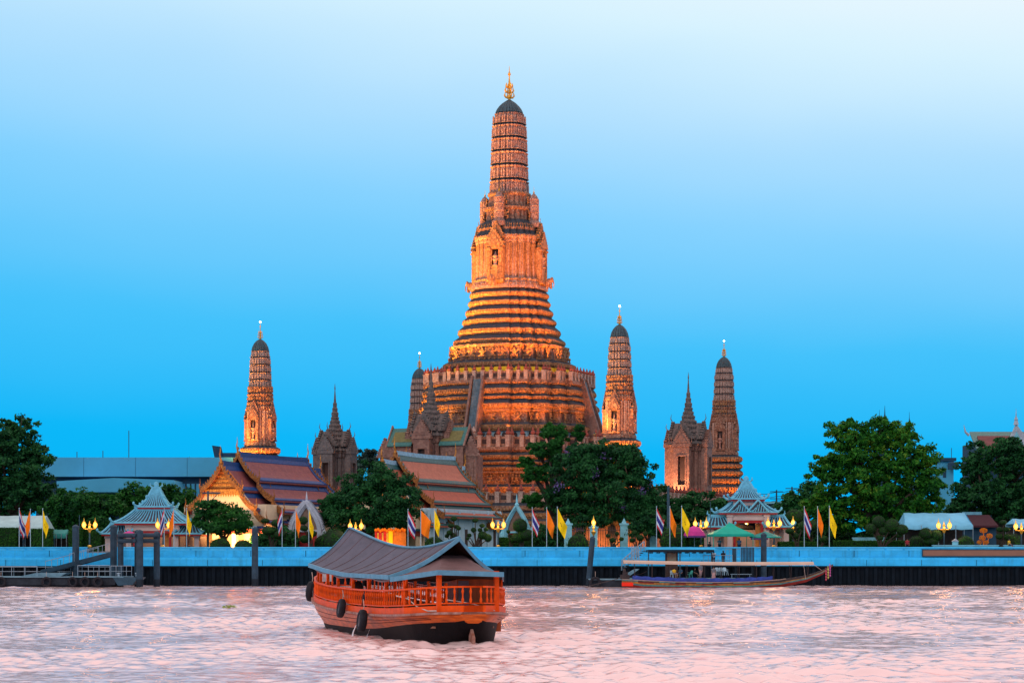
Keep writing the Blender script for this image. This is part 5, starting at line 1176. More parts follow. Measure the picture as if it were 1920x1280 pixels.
for a, b, t, Y, l in ((-20,33,990,299,'tall square clipped hedge before the white tent'),(60,97,992,299,'square clipped hedge behind orange and yellow flags by the white tent'),(131,156,992,299,'narrow dark clipped hedge behind a mooring pile'),(160,192,990,300,'dark clipped hedge behind the twin-lantern lamp'),(1565,1700,1014,301,'long low clipped hedge below the tallest bright tree'),(640,700,1012,300,'low hedge beside the orange-lit shrine'),(935,1000,1008,301,'low garden hedge before the pale blue arched gate'),(1460,1530,1016,300,'low hedge behind the flags right of the landing pavilion')): hedge(a, b, t, Y, l)
topiary(855, 297, [(851,972,7,5),(846,985,7,4),(856,987,6,4),(860,990,5,4),(843,998,6,5),(838,1004,5,4),(850,1003,6,5)], 'gnarled cloud-pruned tree behind the barge roof tip')
topiary(892, 297, [(891,975,7,4.5),(904,985,6,4),(888,993,6,5),(900,993,5,4),(911,992,5,4),(880,1003,5,4),(877,1009,4,3),(905,1003,10,8),(915,1008,8,8)], 'many-balled cloud-pruned tree before the pale hall wall')
topiary(958, 298, [(953,996,4,3.5),(956,1004,5,3),(962,1012,8,6)], 'tiny two-tier clipped tree beside the arched blue gate')
topiary(978, 297, [(975,985,16,14),(985,1002,18,12),(970,1008,14,10)], 'bushy green clipped tree before the arched blue gate')
topiary(1150, 296, [(1157,1000,5,4),(1140,1004,5,4),(1148,1012,6,5),(1165,1010,5,4)], 'small cloud-pruned tree before the lit iron fence')
topiary(1195, 297, [(1190,998,5,5),(1200,1008,8,6),(1210,1000,5,5),(1186,1012,6,5)], 'dark cloud-pruned tree at the fence post beside the jetty stairs')
topiary(585, 297, [(568,975,10,8),(570,990,9,6),(585,1000,10,7),(572,1010,12,8)], 'tiered clipped tree before the white arched gate')
topiary(510, 298, [(497,976,10,5),(520,980,14,8),(505,995,16,9),(525,1002,15,9)], 'dark clipped tree between lit gable and tricolour flag')
topiary(1495, 297, [(1480,995,10,6),(1505,985,10,8),(1490,1004,11,7)], 'clipped tree behind the lanterns right of the pavilion')
topiary(1493, 304, [(1490,968,20,14)], 'round-headed clipped tree behind the right-hand tricolour flag')
topiary(1525, 302, [(1522,985,14,11),(1515,1000,10,8)], 'round clipped tree behind the plain orange flag near the blue-lit tent')
topiary(1652, 297, [(1648,978,14,12),(1656,994,10,9),(1672,985,16,13),(1690,992,14,10),(1685,1003,7,5),(1650,1008,8,6),(1632,990,12,10)], 'large many-headed clipped tree under the tallest bright tree')
topiary(1740, 298, [(1735,1000,14,12),(1755,1004,14,12),(1745,1015,16,9)], 'dense dark clipped tree beside the twin lamp near the brown banner')
topiary(1882, 300, [(1880,979,8,5),(1876,992,8,5),(1886,992,7,5),(1874,1005,8,6),(1888,1006,8,6)], 'tall tiered clipped tree behind the orange flower display')
topiary(1535, 299, [(1560,1000,6,8),(1545,1010,8,7)], 'small clipped shrub between orange and yellow flags near the tall bright tree')

# ---------------------------------------------------------------- Chinese-style pavilions
M['rib_tile'] = pm('cyan_lit_rib_tile', (.13,.44,.62), .5, .25, 3); M['rib_field'] = pm('dark_roof_field', (.05,.055,.085), .6, .4, 3)  # roof ribs and edges have the cyan ambient light put into their colour
M['pav_wall'] = pm('pinkish_plaster', (.52,.42,.42), .8, .15, .8, .1); M['pav_red'] = pm('red_fascia', (.36,.025,.03), .5, .25, 2); M['pav_orange'] = pm('orange_door_panels', (.50,.20,.05), .5, .35, 2.5)
def hip(par, bx, by, z0, tx, ty, z1, cx=0, cy=0, step=.52, sag=.22):
    """concave tiled hip roof: field, raised tile ribs on each slope, thick pale hips with upturned tips"""
    def lvl(t): k = t; x = bx+(tx-bx)*k; y = by+(ty-by)*k; z = z0+(z1-z0)*(t-sag*math.sin(PI*t)*(1-.3*t)); return x, y, z
    ts = [0,.15,.3,.5,.7,.85,1]; rg = []
    for t in ts: x, y, z = lvl(t); rg.append([(cx-x,cy-y,z),(cx+x,cy-y,z),(cx+x,cy+y,z),(cx-x,cy+y,z)])
    mb = MB(); mb.loft(rg); o = mb.build('roof_field', M['rib_field'], par)
    mb = MB()
    def line(p0, p1):   # along one slope from eave point p0 to top point p1 (plan), heights from lvl
        pts = []
        for t in ts: z = lvl(t)[2]; pts.append((p0[0]+(p1[0]-p0[0])*t, p0[1]+(p1[1]-p0[1])*t, z+.03))
        mb.tube(pts, .075, 5)
    for s in (-1, 1):
        n = int(2*bx/step)
        for i in range(n+1):
            f = -1+2*i/n; line((cx+f*bx, cy+s*by), (cx+f*max(tx, .15), cy+s*ty)) if tx > .3*bx else line((cx+f*bx, cy+s*by), (cx+f*tx, cy+s*ty))
        n = int(2*by/step)
        for i in range(n+1): f = -1+2*i/n; line((cx+s*bx, cy+f*by), (cx+s*tx, cy+f*ty))
    mb.build('tile_ribs', M['rib_tile'], o, kind='stuff')
    for sx_ in (-1, 1):
        for sy_ in (-1, 1):
            pts = []
            for t in [-.06]+ts: x, y, z = lvl(max(t, 0)); e = .35 if t < 0 else 0; pts.append((cx+sx_*(x+e), cy+sy_*(y+e), z+.10+(.28 if t < 0 else 0)))
            mb = MB(); mb.tube(pts, [.10]+[.15]*len(ts), 6); mb.ball((pts[0][0], pts[0][1], pts[0][2]+.12), (.16,.16,.22), 6, 4); mb.build('hip_ridge', M['rib_tile'], o)
    mb = MB(); mb.box(cx-bx+.1, cx+bx-.1, cy-by+.1, cy+by-.1, z0-.26, z0-.02); mb.build('fascia', M['pav_red'], o)
    mb = MB(); mb.loft([[(cx-x_,cy-y_,z),(cx+x_,cy-y_,z),(cx+x_,cy+y_,z),(cx-x_,cy+y_,z)] for x_, y_, z in ((bx+.06,by+.06,z0-.06),(bx+.06,by+.06,z0+.10),(bx-.3,by-.3,z0+.16))], True, False); mb.build('eave_edge', M['rib_tile'], o)
    if tx > .2 or ty > .2:
        mb = MB(); mb.box(cx-tx-.1, cx+tx+.1, cy-ty-.08, cy+ty+.08, z1-.08, z1+.32)
        for s in (-1, 1): mb.tube([(cx+s*tx,cy,z1+.2),(cx+s*(tx+.35),cy,z1+.45),(cx+s*(tx+.3),cy,z1+.85)], [.14,.12,.03], 6)
        mb.build('crest', M['rib_tile'], o)
    return o
def chinese_pavilion(px, Y, label, twin, mid, wing, up, zz):
    T = thing('garden_pavilion', label, 'pavilion', (XP(px, Y), Y, GZ), 0, 'blue-tiled pavilions by the landings'); zu0, zu1, zm0, zm1, zw0, zw1 = zz
    o = hip(T, up, up, zu0, .45, .25, zu1, sag=.3, step=.44)
    mb = MB(); mb.box(-up*.8, up*.8, -up*.8, up*.8, zm1-.4, zu0); mb.build('lantern_wall', M['pav_wall'], T)
    # foliate crest on the upper roof
    mb = MB()
    for s in (-1, 1):
        for i in range(5): t = i/4; mb.ball((s*(.2+t*up*.8), -up*t*.9, zu1-(zu1-zu0)*(t+.28*math.sin(PI*t)*-1*.4)-.1), (.2,.14,.26), 6, 4)
    mb.ball((0,0,zu1+.5), (.35,.2,.5), 8, 5); mb.build('roof_ornament', M['rib_tile'], o)
    hip(T, mid, mid*.85, zm0, mid*.5, mid*.38, zm1, sag=.16)
    if twin:   # two small cross gables over the front eave
        for s in (-1, 1):
            g = MB(); x = s*1.2; g.ext([(x-1.35,-mid*.85-.12,zm0+.1),(x+1.35,-mid*.85-.12,zm0+.1),(x,-mid*.85-.12,zm0+1.5)], (0,1.2,0)); gg = g.build('cross_gable', M['rib_field'], T)
            m2 = MB()
            for q in (-1, 1):
                m2.tube([(x+q*1.4,-mid*.85-.2,zm0+.05),(x,-mid*.85-.2,zm0+1.6)], .13, 6)
            m2.build('gable_verge', M['rib_tile'], gg)
            m2 = MB()
            for k in range(7): f = -1+2*(k+.5)/7; m2.tube([(x+f*1.25,-mid*.85-.16,zm0+.1),(x+f*.9+.25,-mid*.85-.16,zm0+.1+1.35*(1-abs(f))*.9)], .06, 5)
            m2.build('gable_ribs', M['rib_tile'], gg, kind='stuff')
    for s in (-1, 1): hip(T, (wing-mid*.55)/2, mid*.9, zw0, (wing-mid*.55)/4, mid*.5, zw1, cx=s*(wing+mid*.55)/2, step=.52, sag=.12)
    # columns and walls
    for x in (-wing*.88, -mid*.62, mid*.62, wing*.88):
        for y in (-mid*.66, mid*.66):
            top = zm0-.25 if abs(x) < mid else zw0-.25; mb = MB(); mb.box(x-.32, x+.32, y-.32, y+.32, -.1, top); mb.box(x-.42, x+.42, y-.42, y+.42, top-.3, top); mb.build('column', M['pav_wall'], T)
    mb = MB(); mb.box(-mid*.72, mid*.72, -mid*.66-.2, -mid*.66+.2, zm0-1.0, zm0-.25); mb.build('lintel', M['pav_wall'], T)
    mb = MB(); w = mid*.5; mb.box(-w, w, -mid*.66-.12, -mid*.66+.1, zm0-1.35, zm0-1.0); mb.box(-w, -w+.3, -mid*.66-.12, -mid*.66+.1, 0, zm0-1.35); mb.box(w-.3, w, -mid*.66-.12, -mid*.66+.1, 0, zm0-1.35); mb.build('door_frame', M['pav_red'], T)
    for s in (-1, 1): mb = MB(); mb.box(s*w*.72-w*.2, s*w*.72+w*.2, -mid*.5, -mid*.5+.08, 0, zm0-1.4); mb.build('door_leaf', M['pav_orange'], T)
    mb = MB(); mb.box(-wing*.9, wing*.9, mid*.70, mid*.70+.2, 0, zw0-.3); mb.build('back_wall', M['pav_wall'], T)
    mb = MB(); mb.box(-wing, wing, -mid*.9, mid*.9, -.1, .14); mb.build('floor', M['pave'], T)
    l = bpy.data.lights.new('ceiling_lamp', 'POINT'); l.energy = 260; l.color = (1,.62,.3); l.shadow_soft_size = .2; lo = bpy.data.objects.new('ceiling_lamp', l); COL.objects.link(lo); lo.parent = T; lo.location = (0, -.5, zm0-1.6)
    mb = MB(); mb.lathe([(.05,.5),(.2,.35),(.24,.1),(.1,0)], 8, (0,-.5,zm0-1.5)); mb.build('ceiling_lantern', M['lantern'], T)
Yp = 304.0
hz = lambda y: ZP(y, Yp)-GZ
chinese_pavilion(1399, Yp, 'blue-lit tiled pavilion with twin front gables behind the green landing canopy', True, 3.85, 5.6, 2.3, (hz(936), hz(906), hz(961), hz(943), hz(988), hz(969)))
chinese_pavilion(293, 303, 'blue-lit tiled pavilion with peaked two-tier roof behind the pile frame', False, 4.9, 6.5, 2.2, (hz(951), hz(917), hz(981), hz(957), hz(1001), hz(985)))

# ---------------------------------------------------------------- arched gates
M['gate_blue'] = pm('pale_blue_gate_plaster', (.20,.50,.62), .7, .25, 1.2, .2); M['gate_white'] = pm('white_stucco_gate', (.40,.44,.52), .7, .25, 1.5, .4)
M['tympanum'] = pm('brown_tympanum', (.20,.13,.10), .8, .3, 3, .5)
def arch_gate(px, Y, wpx, ytop, label, mat, ornate):
    T = thing('arched_gate', label, 'gate', (XP(px, Y), Y, GZ), R(-16)); w = S(wpx, Y)/2; H = ZP(ytop, Y)-GZ; sp = H*.45
    def arch(k, up=0):
        pts = [(w*k, 0)]; n = 10
        for i in range(n+1): t = i/n; pts.append((w*k*(1-t**1.25), sp+(H*(.62+.38*k)-sp+up)*(t**.82)))
        return pts
    for li, (k0, k1, d0, d1) in enumerate(((1.0,.88,-.5,.5),(.88,.78,-.34,.34),(.78,.70,-.2,.2))):
        o_, i_ = arch(k0), arch(k1); mb = MB(); n = len(o_)
        for s in (-1, 1):
            rg = [[(s*a[0],d0,a[1]),(s*b[0],d0,b[1]),(s*b[0],d1,b[1]),(s*a[0],d1,a[1])] for a, b in zip(o_, i_)]; mb.loft(rg)
        mb.build('archivolt', mat, T)
    ty = arch(.70); mb = MB(); mb.ext([(x,.0,z) for x, z in ty if z >= sp*.98]+[(-x,.0,z) for x, z in reversed(ty) if z >= sp*.98], (0,.12,0)); mb.build('tympanum', M['tympanum'], T)
    mb = MB(); mb.box(-w*.70, w*.70, -.05, .15, sp*.9, sp*.98); mb.build('lintel', mat, T)
    mb = MB(); mb.lathe([(.25,0),(.3,.15),(.12,.4),(.16,.55),(.02,1.5)], 8, (0,0,H-.15)); mb.build('pinnacle', mat, T)
    if ornate:
        mb = MB(); o_ = arch(1.0)
        for s in (-1, 1):
            for i in range(1, 22):
                t = i/22*(len(o_)-1); j = min(int(t), len(o_)-2); f = t-j; x = o_[j][0]+(o_[j+1][0]-o_[j][0])*f; z = o_[j][1]+(o_[j+1][1]-o_[j][1])*f
                mb.ext([(s*x,-.3,z-.15),(s*(x+.42),-.3,z+.32),(s*(x-.08),-.3,z+.25)], (0,.6,0))
        mb.build('flame_crest', mat, T, kind='stuff')
    for s in (-1, 1):
        mb = MB(); mb.box(s*w*1.12-.25, s*w*1.12+.25, -.45, .45, 0, sp*.85); mb.lathe([(.3,0),(.34,.1),(.15,.4),(.02,1.0)], 8, (s*w*1.12,0,sp*.85)); mb.build('pier', mat, T)
    mb = MB(); mb.box(-w*.69, w*.69, .3, .36, 0, sp*.9); mb.build('gate_leaf', M['pav_red'], T)
arch_gate(575, 302, 62, 940, 'ornate white flame-edged arched gate behind orange and yellow flags', M['gate_white'], True)
arch_gate(969, 305, 50, 945, 'plain pale blue pointed gate before the great tower base', M['gate_blue'], False)

# ---------------------------------------------------------------- fence with warm light behind
M['iron'] = pm('iron_bars', (.10,.06,.05), .5, .3); M['court'] = pm('terracotta_court_wall', (.46,.20,.13), .8, .35, .7, .3)
T = thing('court_wall', 'orange-lit courtyard wall glowing behind the iron fence and large tree', 'wall', (0, 313, GZ))
mb = MB(); mb.box(XP(1060,313), XP(1245,313), 0, .5, -.1, 4.2); mb.build('wall_body', M['court'], T); mb = MB(); mb.box(XP(1060,313)-.1, XP(1245,313)+.1, -.1, .6, 4.2, 4.45); mb.build('coping', M['court'], T)
for px in (1095, 1130, 1165, 1215): flood((XP(px,310.5), 310.5, GZ+.5), (XP(px,313), 313, GZ+2.5), 420 if px < 1200 else 160, 'low floodlight between the iron fence and the courtyard wall', (1,.45,.12), 140, .2)
T = thing('iron_fence', 'iron bar fence between pale blue posts with orange light behind', 'fence', (0, 307, GZ))
for px in (1065, 1113, 1170, 1225):
    x = XP(px,307); mb = MB(); mb.box(x-.5, x+.5, -.4, .4, -.1, 3.6 if px != 1113 else 3.2); mb.box(x-.62, x+.62, -.5, .5, 3.6 if px != 1113 else 3.2, 3.85 if px != 1113 else 3.4); mb.lathe([(.5,0),(.3,.3),(.05,.7)], 4, (x,0,3.8 if px != 1113 else 3.4), ph=PI/4); mb.build('fence_post', M['gate_blue'], T)
for z in (.5, 2.9): mb = MB(); mb.box(XP(1065,307), XP(1225,307), -.05, .05, z, z+.08); mb.build('rail', M['iron'], T)
bm_ = MB(); bm_.box(-.035, .035, -.035, .035, .2, 3.2); bm_.lathe([(.06,0),(.03,.12),(.005,.25)], 4, (0,0,3.2)); BM = mesh_only(bm_, 'fence_bar', M['iron'])
x = XP(1067,307)
while x < XP(1224,307): inst(BM, 'fence_bar', T, (x, 0, 0)); x += .32

# ---------------------------------------------------------------- lamps
def lamp_twin(px, Y, ylan, label, single=False, span=10.5, light=90):
    zl = ZP(ylan, Y)-GZ; T = thing('twin_lantern_lamp', label, 'street lamp', (XP(px, Y), Y, GZ), 0, 'gilded lantern lamps along the promenade')
    mb = MB(); mb.lathe([(.30,0),(.30,.25),(.18,.35),(.2,.55),(.11,.7),(.09,zl-.9)], 8); mb.build('post', M['steel_bl'], T)
    mb = MB(); mb.lathe([(.22,.62),(.26,.68),(.26,.84),(.2,.9)], 8); mb.build('gilt_collar', M['lantern_top'], T)
    mb = MB(); mb.lathe([(.09,zl-.95),(.16,zl-.8),(.30,zl-.55),(.34,zl-.42),(.14,zl-.35),(.12,zl-.1),(.2,zl+.05),(.1,zl+.2),(.03,zl+.55)], 8); sp = S(span, Y)
    if not single: mb.tube([(-sp,0,zl-.42),(-sp*.5,0,zl-.50),(0,0,zl-.46),(sp*.5,0,zl-.50),(sp,0,zl-.42)], .06, 6)
    mb.build('gilt_bracket', M['lantern_top'], T)
    for s in ((-1, 1) if not single else (0,)):
        c = (s*sp, 0, zl+(.0 if not single else .7)); mb = MB(); mb.lathe([(.08,-.36),(.18,-.24),(.26,.0),(.23,.18),(.12,.36)], 8, c); ln = mb.build('lantern', M['lantern'], T)
        mb = MB(); mb.lathe([(.15,.34),(.18,.39),(.1,.5),(.06,.62),(.015,.95)], 8, c); mb.lathe([(.02,-.55),(.1,-.44),(.12,-.35)], 8, c); mb.build('lantern_mount', M['lantern_top'], ln, kind='stuff')
        for q in range(6):
            a = 2*PI*q/6; mb = MB(); mb.tube([(c[0]+rr_*math.cos(a), c[1]+rr_*math.sin(a), c[2]+z) for rr_, z in ((.09,-.36),(.195,-.24),(.275,0),(.245,.18),(.13,.36))], .018, 4); mb.build('lantern_rib', M['lantern_top'], ln)
        l = bpy.data.lights.new('lantern_lamp', 'POINT'); l.energy = light; l.color = (1,.62,.22); l.shadow_soft_size = .36; lo = bpy.data.objects.new('lantern_lamp', l); COL.objects.link(lo); lo.parent = ln; lo.location = (c[0], c[1]-.5, c[2])
lamp_twin(168, 296, 984, 'twin gilded lantern lamp beside the sloping gangway'); lamp_twin(306, 296, 984, 'twin gilded lantern lamp behind the flags at the blue-lit tiled pavilion'); lamp_twin(667, 297, 986, 'twin gilded lantern lamp above the barge roof peak')
lamp_twin(934, 297, 984, 'twin gilded lantern lamp before the pale blue arched gate'); lamp_twin(1113, 303, 990, 'lantern on pale blue post of the iron fence', True, light=160); lamp_twin(1314, 299, 982, 'twin gilded lantern lamp over the pink parasol', span=10.5); lamp_twin(1451, 299, 981, 'twin gilded lantern lamp beside the green parasol', span=11)
lamp_twin(1487, 302, 990, 'lantern beside the pavilion right wing', True); lamp_twin(1770, 298, 985, 'twin gilded lantern lamp above the brown wall banner'); lamp_twin(1915, 300, 987, 'twin gilded lantern lamp beyond the seated person in yellow')

# ---------------------------------------------------------------- flags
M['fl_red'] = pm('flag_red', (.55,.02,.04), .7, .15, 2); M['fl_white'] = pm('flag_white', (.55,.62,.70), .7, .12, 2); M['fl_blue'] = pm('flag_blue', (.03,.035,.22), .7, .15, 2)
M['fl_orange'] = pm('flag_orange', (.92,.20,.004), .7, .12, 2); M['fl_yellow'] = pm('flag_yellow', (.95,.62,.004), .7, .10, 2); M['fl_ink'] = pm('flag_emblem', (.22,.10,.01), .7, .1); M['pole'] = pm('flag_pole_paint', (.36,.50,.60), .4, .2, 3)
def flag(px, Y, ytop, ybot, kind, label, spread=.30, wind=1, hoist=1.9, seed=0):
    T = thing('flag_pole', label, 'flag', (XP(px, Y), Y, GZ), 0, 'flags on poles along the wall'); zt = ZP(ytop, Y)-GZ; drop = S(ybot-ytop, Y); r = random.Random(seed+px)
    mb = MB(); mb.tube([(0,0,-.1),(0,0,zt)], [.05,.035], 6); mb.ball((0,0,zt+.05), .07, 6, 4); mb.build('pole', M['pole'], T)
    hoist *= 1.2; nu, nv = 25, 15; fly = (drop-hoist*.80); ph = r.uniform(0, 6); mb = MB(); vs = []
    for i in range(nu):
        a = i/(nu-1)
        for j in range(nv):
            b = j/(nv-1); x = wind*(b*spread*1.35*(1.15-.35*a)*fly+.06*math.sin(b*5+ph+a*2)*b); y = -.10*math.sin(a*5.5+ph)*b-.24*math.sin(b*8.5+a*3+ph)*b; z = zt-.1-a*hoist*(1-.2*b)-b*fly*(1-.10*a)-.05*math.sin(a*7+ph)*b
            vs.append((x+wind*.04, y-.03, z))
    fs = []; mi = []
    for i in range(nu-1):
        for j in range(nv-1):
            fs.append((i*nv+j, i*nv+j+1, (i+1)*nv+j+1, (i+1)*nv+j)); a = (i+.5)/(nu-1)
            mi.append({'thai': (0 if a < 1/6 or a > 5/6 else (1 if a < 2/6 or a > 4/6 else 2)), 'orange': 0, 'yellow': (1 if abs(i-12) < 2 and abs(j-6) < 2 and (i+j) % 3 else 0)}[kind])
    mb.v = vs; mb.f = fs; mb.m = mi
    mb.build('flag_cloth', {'thai': [M['fl_red'], M['fl_white'], M['fl_blue']], 'orange': [M['fl_orange']], 'yellow': [M['fl_yellow'], M['fl_ink']]}[kind], T, True)
SETS = [((36,57,80),'by the white tent',951,'L'),((308,326,350),'before the left blue-lit tiled pavilion',950,''),((529,554,579),'before the white arched gate',950,''),((765,789,814),'before the dark rounded tree',951,''),((998,1025,1045),'before the pale blue arched gate',948,''),((1231,1256,1278),'before the low dark clipped bush and pink parasol',946,''),((1508,1533,1555),'under the tallest bright green tree',946,'')]
for k, (xs, where, yt, q) in enumerate(SETS):
    Y = 293.5
    dz = lambda a, b: a+(b-a)
    flag(xs[0], Y, yt+(4 if k else 2), 1012-3*(k % 3), 'thai', 'red, white and blue striped flag hanging '+where, (.22,.2,.24,.34,.28,.3,.26)[k], (1,-1,-1,1,1,1,1)[k], 2.0, k)
    flag(xs[1], Y, yt+4, 1011-2*(k % 2), 'orange', 'plain orange flag hanging '+where, (.2,.2,.2,.62,.3,.24,.2)[k], (-1,-1,1,1,1,1,1)[k], 1.9 if k != 3 else 2.4, k+20)
    flag(xs[2], Y, yt+3, 1012-4*(k % 2), 'yellow', 'yellow flag with small dark emblem hanging '+where, (.2,.18,.16,.28,.34,.32,.24)[k], (1,1,1,1,1,1,1)[k], 1.9, k+40)
# ---------------------------------------------------------------- people
def person(px, Y, zf, rz, pose, shirt, leg, label, hairc=(.012,.010,.010), skirt=False, stripes=None, h=1.66):
    T = thing('person', label, 'person', (XP(px, Y), Y, zf), rz, 'people at the landing')
    sit = pose == 'sit'; dz = -.46 if sit else 0
    J = {'pel':(0,0,.95+dz),'bel':(0,.0,1.10+dz),'che':(0,0,1.28+dz),'nek':(0,-.01,1.47+dz),'hea':(0,-.03,1.58+dz),'top':(0,-.02,1.68+dz)}
    Rd = {'pel':.15,'bel':.13,'che':.15,'nek':.055,'hea':.092,'top':.075}
    E = [('pel','bel'),('bel','che'),('che','nek'),('nek','hea'),('hea','top')]
    for s, n in ((-1,'l'),(1,'r')):
        kn = (s*.11,-.44,.50) if sit else (s*.10,-.03+(.10 if pose == 'walk' and s > 0 else 0),.50); an = (s*.11,-.40,.09) if sit else (s*.10,.03+(.18 if pose == 'walk' and s > 0 else 0),.09)
        hd = (s*.20,-.34,.98+dz) if sit else ((s*.12,-.26,1.12) if pose == 'hold' else (s*.24,-.05,.84))
        J.update({'hip'+n:(s*.09,0,.92+dz),'kn'+n:kn,'an'+n:an,'to'+n:(an[0],an[1]-.17,.035),'sh'+n:(s*.19,0,1.41+dz),'el'+n:(s*.25,.03,1.13+dz),'wr'+n:hd,'ha'+n:(hd[0]*.95,hd[1]-.05,hd[2]-.09)})
        Rd.update({'hip'+n:.105,'kn'+n:.065,'an'+n:.042,'to'+n:.035,'sh'+n:.065,'el'+n:.043,'wr'+n:.032,'ha'+n:.034})
        E += [('pel','hip'+n),('hip'+n,'kn'+n),('kn'+n,'an'+n),('an'+n,'to'+n),('che','sh'+n),('sh'+n,'el'+n),('el'+n,'wr'+n),('wr'+n,'ha'+n)]
    ks = list(J); me = bpy.data.meshes.new('body'); me.from_pydata([J[k] for k in ks], [(ks.index(a), ks.index(b)) for a, b in E], []); me.materials.append(M['skin']); o = bpy.data.objects.new('body', me); COL.objects.link(o); o.parent = T
    m = o.modifiers.new('skin', 'SKIN'); me.skin_vertices[0]
    for i, k in enumerate(ks): me.skin_vertices[0].data[i].radius = (Rd[k], Rd[k]*.85); me.skin_vertices[0].data[i].use_root = (k == 'pel')
    o.modifiers.new('sub', 'SUBSURF').levels = 1; o.modifiers['sub'].render_levels = 1
    def V(k): return Vector(J[k])
    mb = MB(); up = Vector((0,0,.02)); mb.loft([[(x*c, y*c*.75, z) for x, y in [(math.cos(2*PI*j/10), math.sin(2*PI*j/10)) for j in range(10)]] for z, c in ((.90+dz,.205),(1.05+dz,.195),(1.25+dz,.215),(1.40+dz,.21),(1.46+dz,.11))])
    if stripes: mb.m = [(1 if (f//10) % 2 else 0) for f in range(40)]+[0,0]
    for n in 'lr': mb.tube([V('sh'+n), V('sh'+n).lerp(V('el'+n), .8)], [.085,.07], 8, mi=0)
    mb.build('shirt', [shirt, stripes] if stripes else shirt, T, True)
    mb = MB()
    if skirt: mb.lathe([(.27,.08),(.25,.3),(.20,.7+dz*.5),(.17,.98+dz)], 10)
    else:
        for n in 'lr': mb.tube([V('hip'+n)+up*3, V('hip'+n).lerp(V('kn'+n), .5), V('kn'+n), V('an'+n)+up], [.13,.11,.085,.07], 8)
        mb.ball((0,0,.93+dz), (.185,.15,.12), 8, 5)
    mb.build('skirt' if skirt else 'trousers', leg, T, True)
    mb = MB(); c = V('hea'); mb.ball((c.x, c.y+.025, c.z+.05), (.105,.11,.10), 10, 6); mb.ball((c.x, c.y+.07, c.z-.02), (.095,.07,.12), 8, 5); mb.build('hair', pm('hair', hairc, .5, .2), T, True)
    return T
M['skin'] = pm('skin', (.34,.19,.13), .55, .1, 5)
cl = lambda n, c: pm('cloth_'+n, c, .8, .2, 3)
C_ = {k: cl(k, v) for k, v in dict(white=(.5,.56,.62), navy=(.02,.03,.06), black=(.012,.012,.018), yellow=(.7,.42,.03), blue=(.05,.12,.22), pink=(.42,.26,.26), grey=(.16,.17,.2), teal=(.04,.14,.18), red=(.35,.04,.05)).items()}

